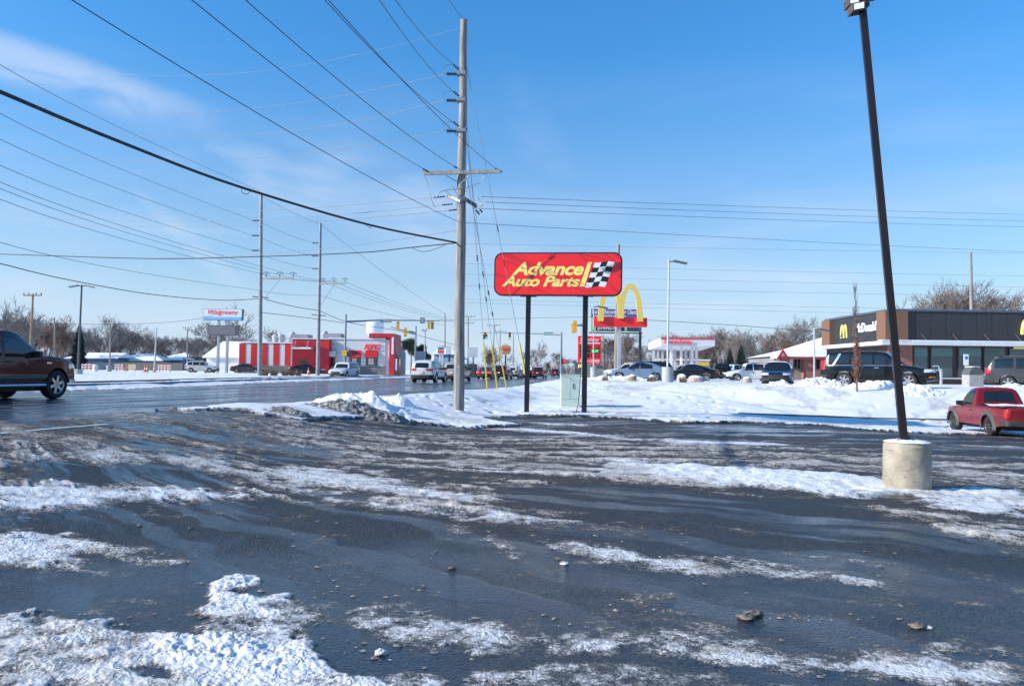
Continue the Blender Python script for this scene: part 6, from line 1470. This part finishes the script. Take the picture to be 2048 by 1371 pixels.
# ================================================================== LAMPS AND SIGNALS
def lamp(u0, v0, u1, v1, Y, label, base=None, arm=1, m_=None, baser=.38, baseh=1.0, twin=False, r=.085):
    b = P(u1, v1, Y); z = zg(b.x, Y); tp = P(u0, v0, Y); t = thing('street_lamp', label, 'street lamp', (b.x, Y, z)); m_ = m_ or lt_grey
    bz = z
    if base: MB().lathe([(baser, z - .2), (baser, z + baseh - .04), (baser * .93, z + baseh), (0, z + baseh)], (b.x, Y, 0), n=24).build('concrete_base', base, t, smooth=True); bz = z + baseh
    MB().tube([(b.x, Y, bz - .02), tuple(tp)], [r, r * .8], 10).build('post', m_, t, smooth=True)
    for s_ in ((1, -1) if twin else (arm,)):
        hd_ = MB(); hd_.tube([tp + Vector((0, 0, -.15)), tp + Vector((.35 * s_, 0, -.10))], .04, 6)
        hd_.obox(tp + Vector((.72 * s_, 0, -.16)), Vector((.42, 0, -.08 * s_)), (0, .17, 0), (0, 0, .055)); hd_.build('lamp_head', mat('lamp_head_grey', (.12, .15, .17), .5, .3), t)
    return t
GB = mat('light_grey_concrete', (.38, .39, .40), .8, var=.1, bump=.2)
lamp(1338, 519, 1335, 765, 50, 'tall pale lamp post on a round grey concrete base beside the boulders', GB, 1, r=.07, baser=.36, baseh=1.05)
lamp(1187, 610, 1187, 755, 62, 'slim lamp post on a grey base left of the arches sign post', GB, 1, r=.05, baser=.26, baseh=1.05)
lamp(1209, 690, 1209, 745, 100, 'small dark lamp post between the price sign and the arches post', None, 1, m_=dark_metal, r=.08)
lamp(1628.5, 655, 1628.5, 750, 55, 'pale lamp post in front of the red brick wall', None, 1, r=.06)
lamp(163.5, 569, 156, 740, 72, 'dark twin-headed lamp post at left before the spruce', mat('pale_base', (.5, .48, .42), .8), 1, m_=mat('dark_green_grey', (.07, .09, .09), .5), baser=.4, baseh=.5, twin=True, r=.10)
def head(t, c, n=3, dog=False, lit=None, s=.34, face=-1, m_=None):
    """signal head hanging at c (top centre); face -1 looks at the camera"""
    m_ = m_ or mat('signal_yellow', (.72, .38, .04), .5, var=.08)
    hs = [(0, 0), (0, 1), (0, 2)] if not dog else [(0, 0), (-.5, 1), (.5, 1), (-.5, 2), (.5, 2)]
    o = None; b = MB()
    for k, (dx, dz) in enumerate(hs): b.box(c.x + (dx - .48) * s, c.y - .12, c.z - (dz + .97) * s, c.x + (dx + .48) * s, c.y + .12, c.z - dz * s)
    o = b.build('signal_head', m_, t)
    for k, (dx, dz) in enumerate(hs):
        q = (c.x + dx * s, c.y + face * .12, c.z - (dz + .5) * s); on = lit == k
        mm = mat('signal_green_lit', (.05, .85, .60), .3, emit=1.1) if on else mat('signal_lens_dark', (.05, .015, .012), .3)
        MB().lathe([(0, face * .03), (s * .36, face * .03), (s * .36, 0)], q, 'Y', 14).build('lens', mm, o)
        vz = MB(); rows = [[], []]
        for j in range(9):
            a_ = math.pi * (-.15 + 1.3 * j / 8)
            for r_, yy in ((0, 0.0), (1, face * .22)): rows[r_].append((q[0] + s * .40 * math.cos(a_), q[1] + yy, q[2] + s * .40 * math.sin(a_)))
        vz.grid(rows); vz.build('visor', m_ if face > 0 else black_paint, o)
    return o
STL = mat('signal_steel', (.20, .27, .32), .45, .3, var=.1)
def mast(label, u0, v0, u1, v1, Y, arm, heads, extra=(), r=.14, u_z=None):
    b = P(u1, v1, Y); z = zg(b.x, Y); tp = P(u0, v0, Y); t = thing('traffic_signal', label, 'traffic signal', (b.x, Y, z))
    MB().tube([(b.x, Y, z - .2), tuple(tp)], [r, r * .75], 12).build('pole', STL, t, smooth=True)
    pts = [P(*q) for q in arm]; MB().tube(pts, [r * .8 * (1 - .55 * i / (len(pts) - 1)) for i in range(len(pts))], 8).build('mast_arm', STL, t, smooth=True)
    for h in heads: head(t, P(*h[0]), **h[1])
    return t
sg = mat('street_sign_green', (.01, .28, .17), .4)
t = mast('left traffic signal pole with a long arm reaching past the water tower', 692, 628, 689, 745, 88, [(692, 643, 88), (760, 640, 92), (880, 641, 100)], [((796, 643, 94), dict(face=1)), ((858, 642, 99), dict(face=1)), ((865, 642, 99.2), dict(face=1))])
bpart('sign_plate', mat('sign_back_metal', (.33, .35, .37), .5, .3), t, 761, 637.5, 783, 645, 92, .05); bpart('sign_plate', mat('sign_back_metal', (.33, .35, .37), .5, .3), t, 840, 634, 850, 646.5, 97, .05)
MB().obox(P(690, 706, 87.7), (.30, 0, 0), (0, .2, 0), (0, 0, .30)).build('pedestrian_signal', mat('signal_yellow', (.72, .38, .04), .5), t); MB().obox(P(699, 708, 87.7), (.26, 0, 0), (0, .2, 0), (0, 0, .28)).build('pedestrian_signal_back', dark_metal, t)
t = mast('middle traffic signal pole with a short arm and small teal street sign', 832, 652, 830, 735, 112, [(832, 667, 112), (815, 663, 110), (781, 653.5, 106)], [((811, 655, 109), dict(face=1, s=.42))])
MB().obox(P(824, 664, 110.8), Vector((.42, 0, -.09)), (0, .03, 0), (0, 0, .16)).build('street_name_sign', mat('street_sign_teal', (.10, .25, .28), .5), t)
t = mast('right traffic signal mast with green street sign between the black sign posts', 1123, 664, 1122, 750, 90, [(1123, 669, 90), (1060, 666, 95), (960, 665, 103)], [((970.5, 664, 102), dict(dog=True, lit=4, s=.30)), ((1019.5, 664, 98), dict(lit=2, s=.32))])
ss = bpart('street_name_sign', sg, t, 1088, 664, 1106, 670, 92.5, .05); txt('lettering', 'Burr St', white_paint, ss, 1091, 665.5, 1103, 668.8, 92.45, .02)
MB().obox(P(1127, 722.5, 89.6), (.26, 0, 0), (0, .18, 0), (0, 0, .26)).build('pedestrian_signal', black_paint, t); MB().obox(P(1129, 722.5, 89.3), (.16, 0, 0), (0, .02, 0), (0, 0, .16)).build('red_hand', mat('red_hand_lit', (.8, .02, .02), .4, emit=.6), t)
t = mast('traffic signal pole hidden behind the right black sign post with yellow heads seen edge-on', 1166, 640, 1166, 752, 62, [(1166, 650, 62), (1158, 650, 61), (1150, 652, 60)], [((1150, 641, 60), dict(face=1, s=.30)), ((1146.5, 646, 60.4), dict(face=1, s=.26))])
# handicapped sign, bin, bollard, boulders, hydrant
Y = 52
g = 1.0; t = thing('parking_sign', 'blue and white disabled parking sign in front of the restaurant windows', 'sign', (P(1932.5, 760, Y).x, Y, g))
b_ = bpart('sign_plate', white_paint, t, 1927.5, 708, 1937.5, 730, Y, .03); bpart('blue_symbol', mat('parking_blue', (.03, .14, .50), .5), b_, 1930, 712, 1935.5, 718, Y - .012, .01); bpart('post', lt_grey, t, 1930.8, 730, 1934.2, 768, Y + .03, .06, g - .1)
Y = 47
t = thing('waste_bin', 'grey domed waste bin with a snowy lid beside the dark grey SUV', 'waste bin', (P(1952, 760, Y).x, Y, g))
x0, x1 = P(1939, 760, Y).x, P(1967, 760, Y).x
MB().box(x0, Y, g - .2, x1, Y + .8, g + .78).build('bin_body', mat('bin_grey', (.36, .35, .34), .7, bump=.2), t)
MB().prism([(-(x1 - x0) / 2 * math.cos(math.pi * k / 12), .50 * math.sin(math.pi * k / 12)) for k in range(13)], ((x0 + x1) / 2, Y, g + .78), (1, 0, 0), (0, 0, 1), (0, .8, 0)).build('domed_lid', mat('bin_dark', (.10, .10, .105), .6), t)
MB().prism([(-.28 * math.cos(math.pi * k / 8) , .07 * math.sin(math.pi * k / 8) + .46) for k in range(9)], ((x0 + x1) / 2, Y + .05, g + .78), (1, 0, 0), (0, 0, 1), (0, .7, 0)).build('lid_snow', SNOW, t)
Y = 53; t = thing('bollard', 'pale slim bollard with a sloping handrail before the restaurant glass', 'bollard', (P(1883, 760, Y).x, Y, g))
bpart('post', lt_grey, t, 1881.2, 737, 1885, 768, Y, .12, g - .1); MB().tube([P(1866, 732, Y), P(1876, 731, Y), P(1881, 740, Y)], .04, 6).build('handrail', lt_grey, t)
def boulder(label, u, v, Y, w_, h_, seed, m_, cap=True):
    c_ = P(u, v, Y); z = zg(c_.x, Y); rows = []
    for a in range(11):
        th_ = math.pi * a / 10; row = []
        for b in range(17):
            ph_ = 2 * math.pi * b / 16; k_ = .82 + .36 * float(fbm(np.array([math.cos(ph_) * 1.3 + seed * 2.7 + 4]), np.array([math.sin(ph_) * 1.3 + th_ * 1.1 + 3]), 3, seed)[0])
            row.append((c_.x + w_ * k_ * math.sin(th_) ** .7 * math.cos(ph_), Y + w_ * .8 * k_ * math.sin(th_) ** .7 * math.sin(ph_), z + h_ * .35 + h_ * .65 * k_ * math.cos(th_)))
        rows.append(row)
    t = thing('boulder', label, 'boulder', (c_.x, Y, z), group='boulders along the raised lot')
    MB().grid(rows).build('stone', m_, t, smooth='all')
    if cap: MB().grid([[(p[0], p[1], p[2] + .03 + .04 * (1 - i / 3)) for p in r] for i, r in enumerate(rows[:4])]).build('snow_cap', SNOW, t, smooth='all')
bm1 = mat('brown_boulder', (.30, .21, .13), .9, var=.3, scale=4, bump=.5); bm2 = mat('pinkish_boulder', (.42, .33, .29), .9, var=.3, scale=4, bump=.5)
boulder('brown boulder just right of the arches sign post', 1265, 757, 58, .30, .48, 1, bm1); boulder('brown boulder midway between the arches post and round lamp base', 1304, 757, 58, .30, .46, 2, bm1)
boulder('wide pinkish boulder with snow cap before the black sedan', 1392, 760, 56, .60, .45, 3, bm2); boulder('grey boulder farther right among the snow heaps', 1494, 756, 56, .36, .42, 4, bm2)
boulder('pale snow covered planter stone beside the round grey lamp base', 1364, 760, 54, .35, .55, 5, mat('pale_stone', (.5, .48, .45), .9, var=.2, bump=.4))
# round grey bins near the menu sign
for k, (u, Y, r_, hh, lb) in enumerate(((1187, 61.9, .0, 0, ''), (1199, 63, .32, 1.25, 'grey waste bin with sloping lid right of the slim lamp base'),)):
    if not r_: continue
    t = thing('waste_bin', lb, 'waste bin', (P(u, 750, Y).x, Y, zg(P(u, 750, Y).x, Y)))
    x = P(u, 750, Y).x; z = zg(x, Y); MB().box(x - r_, Y, z, x + r_, Y + .6, z + hh - .25).build('bin_body', mat('bin_grey', (.36, .35, .34), .7), t); MB().prism([(-r_, 0), (r_, 0), (r_, .1), (-r_ * .2, .35), (-r_, .2)], (x, Y - .03, z + hh - .25), (1, 0, 0), (0, 0, 1), (0, .66, 0)).build('lid', mat('bin_dark', (.10, .10, .105), .6), t)
# construction barricades, cones and drums on the far left field
oc = mat('safety_orange', (.75, .16, .04), .6); wc = white_paint
for k, (u, v, lb) in enumerate(((144, 737, 'orange cone left of the barricade near the dark lamp base'), (290, 738.5, 'leftmost orange cone in the middle of the snowy field'), (294, 740, 'orange cone beside another in the middle of the field'), (309, 740, 'single orange cone right of the pair in the field'), (617, 741, 'leaning orange marker before the red restaurant wall'))):
    Y = 120 if k < 4 else 98; c_ = P(u, v, Y); z = zg(c_.x, Y); t = thing('traffic_cone', lb, 'traffic cone', (c_.x, Y, z), group='orange cones')
    o = MB().lathe([(.20, z), (.03, z + 1.0), (0, z + 1.0)], (c_.x, Y, 0), n=12).build('cone', oc, t, smooth=True); MB().box(c_.x - .28, Y - .28, z - .02, c_.x + .28, Y + .28, z + .06).build('foot', trim_m, t); MB().lathe([(.135, z + .4), (.10, z + .6)], (c_.x, Y, 0), n=12).build('white_collar', wc, o)
for k, (u, v, w_, lb) in enumerate(((178, 738, 1.1, 'orange and white barricade beside the dark lamp base'), (243, 736, 1.0, 'orange and white barricade farther right in the field'), (260, 738, .9, 'yellow and orange barricade in the middle of the field'), (329, 740, 1.0, 'low orange and white barricade near the crossover'))):
    Y = 118; c_ = P(u, v, Y); z = zg(c_.x, Y); t = thing('barricade', lb, 'barricade', (c_.x, Y, z), group='barricades in the snowy field')
    for s_ in (-1, 1): MB().tube([(c_.x + s_ * w_ * .8, Y - .2, z), (c_.x + s_ * w_ * .8, Y, z + 1.1), (c_.x + s_ * w_ * .8, Y + .2, z)], .04, 5).build('leg', lt_grey, t)
    for j in range(3):
        b = MB().box(c_.x - w_, Y - .09, z + .2 + j * .34, c_.x + w_, Y - .05, z + .42 + j * .34).build('rail', wc, t)
        for i in range(4): x_ = c_.x - w_ + .1 + i * w_ * .5; MB().prism([(0, 0), (.22, 0), (.40, .22), (.18, .22)], (x_, Y - .10, z + .2 + j * .34), (1, 0, 0), (0, 0, 1), (0, .008, 0)).build('orange_stripe', oc if k != 2 else mat('warning_yellow', (.75, .5, .05), .6), b)
for k, (u, v, lb) in enumerate(((191, 737, 'white barrel beside the barricade near the dark lamp base'), (218, 738, 'grey green barrel before the ranch houses'))):
    Y = 116; c_ = P(u, v, Y); z = zg(c_.x, Y); t = thing('barrel', lb, 'barrel', (c_.x, Y, z))
    MB().lathe([(0, z), (.34, z), (.36, z + .8), (.30, z + .95), (0, z + .95)], (c_.x, Y, 0), n=16).build('drum', W_TRIM if k == 0 else mat('grey_green_drum', (.3, .34, .3), .7), t, smooth=True); MB().lathe([(.37, z + .4), (.375, z + .45), (.37, z + .5)], (c_.x, Y, 0), n=16).build('hoop', grey_metal, t)
# ================================================================== TREES
def bark(name, c):
    t = NT(name); v = t.coord(); n = t.noise(v, 2.0, 4)
    t.P(Base_Color=t.mix(t.mr(n, .3, .7), tuple(q * .8 for q in c), tuple(q * 1.25 for q in c)), Roughness=.9); MATS[name] = t.m; return t.m
BARK = [bark('grey_brown_bark', (.165, .135, .12)), bark('grey_bark', (.20, .18, .17)), bark('red_brown_bark', (.17, .115, .095))]
def bare_tree(seed, H=12, spread=.5, depth=5, trunk=.22, upright=.35, twig=.018, dens=1.0):
    rnd = random.Random(seed); T = MB(); C = MB()
    def grow(mb, p, d, L, r, k):
        n = 3 if k > 1 else 4; pts = [p]; rad = [r]; q = p.copy(); dd = d.copy()
        for i in range(n):
            dd = (dd + Vector((rnd.uniform(-1, 1), rnd.uniform(-1, 1), rnd.uniform(-.5, 1) * .6 + upright * .35)) * (.10 + .05 * k)).normalized()
            q = q + dd * L / n; pts.append(q.copy()); rad.append(max(twig * .6, r * (1 - .62 * (i + 1) / n)))
        mb.tube(pts, rad, 6 if k == 0 else 4 if k < 2 else 3, cap=False)
        if k >= depth: return
        nb = (rnd.randint(5, 7) if k == 0 else rnd.randint(3, 5) if k < depth - 1 else rnd.randint(3, 5))
        nb = max(2, int(nb * dens))
        for j in range(nb):
            f = rnd.uniform(.35 if k == 0 else .25, 1.0) if j < nb - 1 else 1.0
            i = min(n - 1, int(f * n)); s = f * n - i; b = pts[i].lerp(pts[i + 1], s); rr = rad[i] * (1 - s) + rad[i + 1] * s
            ax = (pts[i + 1] - pts[i]).normalized(); o = ax.orthogonal().normalized(); o.rotate(Matrix.Rotation(rnd.uniform(0, 6.283), 3, ax))
            ang = rnd.uniform(.3, .9) * (spread + .35); nd = (ax * math.cos(ang) + o * math.sin(ang)); nd.z += upright * .5; nd.normalize()
            grow(C, b, nd, L * rnd.uniform(.52, .78) * (1 - .25 * (f if k == 0 else 0)), max(twig, rr * rnd.uniform(.55, .75)), k + 1)
    grow(T, Vector((0, 0, -.2)), Vector((rnd.uniform(-.05, .05), rnd.uniform(-.05, .05), 1)).normalized(), H * .48, trunk, 0)
    return T, C
def tree_thing(name, label, cat, TC, bk, loc, group=None):
    ORG[0] = (0, 0, 0); t = bpy.data.objects.new(name, None); COL.objects.link(t); t.location = loc; t['label'] = label; t['category'] = cat
    if group: t['group'] = group
    TC[0].build('trunk', bk, t, org=(0, 0, 0)); TC[1].build('crown', bk, t, org=(0, 0, 0)); return t
protos = []
specs = [(1, 12, .55, 5, .24, .35), (5, 13, .7, 5, .26, .25), (9, 11, .5, 5, .20, .45), (14, 12, .65, 5, .22, .3), (21, 10, .8, 5, .2, .15)]
for i, sp_ in enumerate(specs):
    protos.append(tree_thing('bare_tree', 'x', 'tree', bare_tree(*sp_, twig=.022), BARK[i % 3], (0, 0, 0)))
used_p = set()
def height(o):
    return max(v.co.z for v in o.children[1].data.vertices) if o.children[1].name.startswith('crown') else max(v.co.z for v in o.children[0].data.vertices)
ph_ = [max(max(v.co.z for v in c.data.vertices) for c in p.children) for p in protos]
def plant(k, u, vtop, Y, label, group, sx=1.0, rz=None, x=None):
    src = protos[k]
    if k in used_p: o = copy_tree(src)
    else: o = src; used_p.add(k)
    X = P(u, 740, Y).x; z = zg(X, Y); h = P(u, vtop, Y).z - z; s = h / ph_[k]
    o.location = (X, Y, z); o.scale = (s * sx, s * sx, s); o.rotation_euler = (0, 0, R(rz if rz is not None else (u * 37) % 360)); o['label'] = label; o['group'] = group; return o
rnd = random.Random(4)
LG = 'bare trees beyond the ranch houses'
# individually described crowns
plant(0, 5, 588, 150, 'bare tree at the far left edge above the dark red pickup roof', LG, 1.3)
plant(1, 72, 622, 170, 'broad bare tree beside the brown wooden pole', LG, 1.35)
plant(3, 32, 612, 180, 'dense bare tree between the left edge and the brown pole', LG, 1.3)
plant(2, 130, 650, 200, 'pale bare tree left of the spruce', LG, 1.2)
plant(1, 205, 624, 190, 'wide bare tree just right of the dark lamp post', LG, 1.2)
plant(0, 452, 602, 140, 'large bare tree behind the white and blue sign', LG, 1.35)
plant(3, 415, 640, 150, 'lower bare tree left of the white and blue sign posts', LG, 1.3)
plant(4, 553, 652, 200, 'small bare tree behind the rooftop vents', LG, 1.0)
plant(2, 985, 690, 150, 'dark knotty bare tree behind the yellow guy guards', 'bare trees down the road', 1.6)
plant(0, 1075, 675, 200, 'slender bare tree between the two black sign posts', 'bare trees down the road', 1.1)
plant(3, 1118, 700, 240, 'rounded bare tree behind the right signal mast', 'bare trees down the road', 1.4)
plant(1, 1602, 626, 165, 'tall wide bare tree rising above the brick building roof', 'bare trees right of the canopy', 1.2)
plant(2, 1668, 630, 170, 'bare tree just behind the slim brown-leaved tree top', 'bare trees right of the canopy', 1.0)
plant(0, 1905, 548, 95, 'large bare tree behind the charcoal restaurant roof left of the wooden pole', 'bare trees behind the charcoal restaurant', 1.25)
plant(3, 1955, 566, 100, 'dense bare tree behind the charcoal restaurant at the wooden pole', 'bare trees behind the charcoal restaurant', 1.3)
plant(4, 2010, 578, 98, 'spreading bare tree behind the charcoal restaurant right of the wooden pole', 'bare trees behind the charcoal restaurant', 1.3)
plant(2, 1862, 590, 105, 'smaller bare tree behind the charcoal restaurant, leftmost there', 'bare trees behind the charcoal restaurant', 1.2)
ORD = ['first', 'second', 'third', 'fourth', 'fifth', 'sixth', 'seventh', 'eighth', 'ninth', 'tenth', 'eleventh', 'twelfth', 'thirteenth', 'fourteenth', 'fifteenth', 'sixteenth', 'seventeenth', 'eighteenth', 'nineteenth', 'twentieth']
for (k_, u_, v_, Y_, l_) in ((0, 1838, 586, 112, 'leftmost thin bare tree behind the charcoal restaurant roof edge'), (1, 1885, 562, 108, 'tall bare tree behind the charcoal restaurant, second from the left'), (1, 1932, 552, 104, 'tall bare tree just left of the wooden pole behind the restaurant'), (3, 1980, 570, 110, 'bare tree between the wooden pole and the yellow front arches'), (0, 2035, 588, 106, 'bare tree at the right edge above the restaurant roof')):
    plant(k_, u_, v_, Y_, l_, 'bare trees behind the charcoal restaurant', 1.3)
def row(us, vt, Y, lab0, grp, sx=1.25):
    for i_, u in enumerate(us):
        lab = lab0.replace('bare tree', ORD[i_] + ' bare tree from the left')
        plant(rnd.randrange(5), u + rnd.uniform(-5, 5), vt + rnd.uniform(-12, 14), Y + rnd.uniform(-15, 25), lab, grp, sx * rnd.uniform(.85, 1.25), rnd.uniform(0, 360))
row(range(-30, 130, 13), 638, 215, 'bare tree in the thick line at left behind the pickup', 'left background trees')
row(range(130, 400, 14), 660, 225, 'bare tree in the line behind the snow roofed ranch houses', 'background trees behind the ranch houses')
row(range(390, 480, 18), 668, 230, 'bare tree in the low line behind the pharmacy sign', 'background trees behind the pharmacy sign')
row((920, 940, 975, 1040, 1060, 1095, 1135, 1150), 712, 260, 'small bare tree at the far end of the road', 'trees at the far end of the road', 1.4)
row(range(1210, 1330, 15), 670, 215, 'bare tree in the line behind the arches post and canopy', 'background trees behind the arches', 1.3)
row(range(1335, 1480, 15), 668, 210, 'bare tree in the line behind the white petrol canopy', 'background trees behind the canopy', 1.3)
row(range(1440, 1700, 15), 660, 200, 'bare tree in the line behind the parked cars and brick building', 'background trees right of the canopy', 1.3)
# distant woods: brown undergrowth mass
def woods():
    rnd = random.Random(8); m = MB()
    def clump(u, vt, Y, n):
        X = P(u, 740, Y).x; z0 = zg(X, Y); h = P(u, vt, Y).z - z0
        for k in range(n):
            x = X + rnd.gauss(0, 3.2); y = Y + rnd.uniform(-5, 5); a = rnd.uniform(0, 6.28); hh = h * rnd.uniform(.45, 1.0)
            p = Vector((x, y, z0 - .1)); d = Vector((rnd.uniform(-.3, .3), rnd.uniform(-.3, .3), 1)).normalized(); q = p + d * hh * .6; e = q + (d + Vector((rnd.uniform(-.5, .5), rnd.uniform(-.5, .5), 0))).normalized() * hh * .4
            m.tube([p, q, e], [.05, .035, .02], 3, False)
            for j in range(3):
                b = p.lerp(q, rnd.uniform(.3, 1)); f = b + Vector((rnd.uniform(-1, 1), rnd.uniform(-1, 1), rnd.uniform(.3, 1.2))).normalized() * hh * .35; m.tube([b, f], [.03, .015], 3, False)
    for u in range(-40, 480, 6): clump(u, 690, 235, 22)
    for u in range(925, 1160, 8): clump(u, 722, 290, 22)
    for u in range(1205, 1720, 6): clump(u, 696, 225, 22)
    o = m.build('undergrowth', BARK[2]); o['kind'] = 'stuff'; o['label'] = 'tangle of brown bare undergrowth beneath the far tree lines'
woods()
# conifers
def conifer(name, label, u, vt, vb, Y, wpx, col, loose=False, seed=0):
    rnd = random.Random(seed); X = P(u, 740, Y).x; z = zg(X, Y); h = P(u, vt, Y).z - z; w = wpx / F * Y / 2
    t = thing(name, label, 'tree', (X, Y, z)); MB().tube([(X, Y, z - .1), (X, Y, z + h * .95)], [.22, .04], 7).build('trunk', BARK[0], t)
    m = MB(); n = 4200
    for k in range(n):
        if not loose: f = rnd.random() ** 1.25; r = w * (1 - f) ** .85 * (.55 + .5 * rnd.random()) * (.85 + .15 * math.sin(f * 40)); zz = z + .4 + f * (h - .4) - r * .18; a = rnd.uniform(0, 6.283); c_ = Vector((X + r * math.cos(a), Y + r * math.sin(a), zz)); L = .30
        else:
            a = rnd.uniform(0, 6.283); lobe = rnd.randrange(7); la = lobe * .9; lr = w * .55; cx_, cy_, cz_ = lr * math.cos(la * 1.7), lr * math.sin(la * 2.3), h * (.5 + .42 * ((lobe * 37) % 7) / 7)
            d = Vector((rnd.gauss(0, 1), rnd.gauss(0, 1), rnd.gauss(0, .6))); d.normalize(); c_ = Vector((X + cx_, Y + cy_, z + cz_)) + d * w * .38 * rnd.random() ** .35; L = .42
        d = Vector((c_.x - X, c_.y - Y, rnd.uniform(-.6, .5) if not loose else rnd.uniform(0, 2))).normalized(); s_ = d.orthogonal().normalized() * .07; s2 = d.cross(s_)
        L *= rnd.uniform(.7, 1.3); m.add([c_ + s_, c_ - s_ * .5 + s2, c_ - s_ * .5 - s2, c_ + d * L * 1.6], [(0, 1, 3), (1, 2, 3), (2, 0, 3)])
    m.build('crown', col, t)
GN = mat('spruce_needles', (.030, .050, .042), .8, var=.35, scale=1.5); GP = mat('pine_needles', (.075, .10, .055), .8, var=.35, scale=1.0)
conifer('spruce_tree', 'dark blue green spruce behind the twin-headed lamp post', 156, 652, 705, 160, 34, GN, seed=2)
conifer('pine_tree', 'large green pine right of the restaurant gable', 822, 676, 740, 170, 46, GP, True, 3)
conifer('pine_tree', 'smaller green pine between the middle signal pole and small restaurant sign', 846, 688, 740, 172, 26, GP, True, 4)
conifer('spruce_tree', 'dark evergreen among the bare trees right of the canopy', 1482, 692, 745, 180, 30, GN, seed=6)
conifer('spruce_tree', 'second dark evergreen closer to the white trailer', 1460, 700, 745, 182, 22, GN, seed=7)
# slim tree with brown leaves
def slim_tree():
    Y = 37.2; b = P(1714, 778, Y); z = zg(b.x, Y); rnd = random.Random(3); t = thing('slim_tree', 'slim columnar young tree with dry brown leaves in the snow before the black SUV', 'tree', (b.x, Y, z))
    h = P(1712, 566, Y).z - z; MB().tube([(b.x, Y, z - .2), (b.x - .03, Y, z + h * .5), (b.x - .08, Y, z + h)], [.05, .03, .006], 7).build('trunk', BARK[0], t)
    m = MB(); L = MB()
    lm = bark('dry_leaf', (.30, .095, .035)); lm2 = lm
    for k in range(120):
        f = rnd.uniform(.06, .95); a = rnd.uniform(0, 6.283); p = Vector((b.x - .08 * f, Y, z + h * f)); ln = h * .20 * (1 - f * .55) * rnd.uniform(.5, 1); d = Vector((math.cos(a) * .26, math.sin(a) * .26, 1)).normalized()
        q = p + d * ln; m.tube([p, p + Vector((d.x * 1.5, d.y * 1.5, d.z)).normalized() * ln * .5, q], [.012, .008, .004], 3, False)
        for i in range(int(24 * max(0, 1 - f * 1.55)) + (2 if f < .75 else 0)):
            s_ = rnd.random(); c_ = p.lerp(q, s_) + Vector((rnd.gauss(0, .035), rnd.gauss(0, .035), rnd.gauss(0, .04))); e = Vector((rnd.uniform(-1, 1), rnd.uniform(-1, 1), rnd.uniform(-1, .3))).normalized() * .065; g = e.orthogonal().normalized() * .03
            L.add([c_, c_ + e * .5 + g, c_ + e, c_ + e * .5 - g], [(0, 1, 2, 3)])
    m.build('branches', BARK[1], t); L.build('crown', lm, t)
slim_tree()
# dry grass tufts at the steel poles
def tuft(u, v, Y, label, s=1.0, seed=0, col=None):
    rnd = random.Random(seed); c_ = P(u, v, Y); z = zg(c_.x, Y); m = MB()
    for k in range(110):
        a = rnd.uniform(0, 6.283); r = rnd.random() ** .5 * .35 * s; p = Vector((c_.x + r * math.cos(a), Y + r * math.sin(a), z)); d = Vector((math.cos(a) * .45 * rnd.random(), math.sin(a) * .45 * rnd.random(), 1)); hh = s * rnd.uniform(.5, 1.1); q = p + d * hh
        n = Vector((.02, .01, 0)); m.add([p - n, p + n, q], [(0, 1, 2)]); m.add([p - n * .5 + Vector((0, .02, 0)), p + Vector((0, -.02, 0)), q + Vector((.1, 0, -.1))], [(0, 1, 2)])
    o = m.build('dry_grass_tuft', col or mat('dry_grass', (.34, .22, .12), .9, var=.25)); tag(o, label, 'grass tuft', 'dry grass tufts'); centre(o)
for k, (u, lb) in enumerate(((529, 'dry grass tuft right at the first grey steel pole'), (548, 'dry grass tuft second right of the steel pole'), (570, 'dry grass tuft midway between the steel poles'), (583, 'dry grass tuft closer to the second steel pole'), (596, 'small dry grass tuft nearest the second steel pole'))):
    tuft(u, 749, 82 + k, lb, .95 - .05 * k, k)
for k, (u, v, Y, lb) in enumerate(((1210, 765, 57, 'thin grass clump left of the arches post'), (1300, 765, 52, 'thin grass clump below the second brown boulder'), (1328, 765, 51, 'thin grass clump at the left foot of the round lamp base'), (1365, 768, 51, 'thin grass clump right of the round lamp base'), (152, 745, 80, 'thin dry weed in the snow before the twin lamp'), (412, 744, 105, 'brown weeds left of the sign posts'))):
    tuft(u, v, Y, lb, .45, 20 + k)
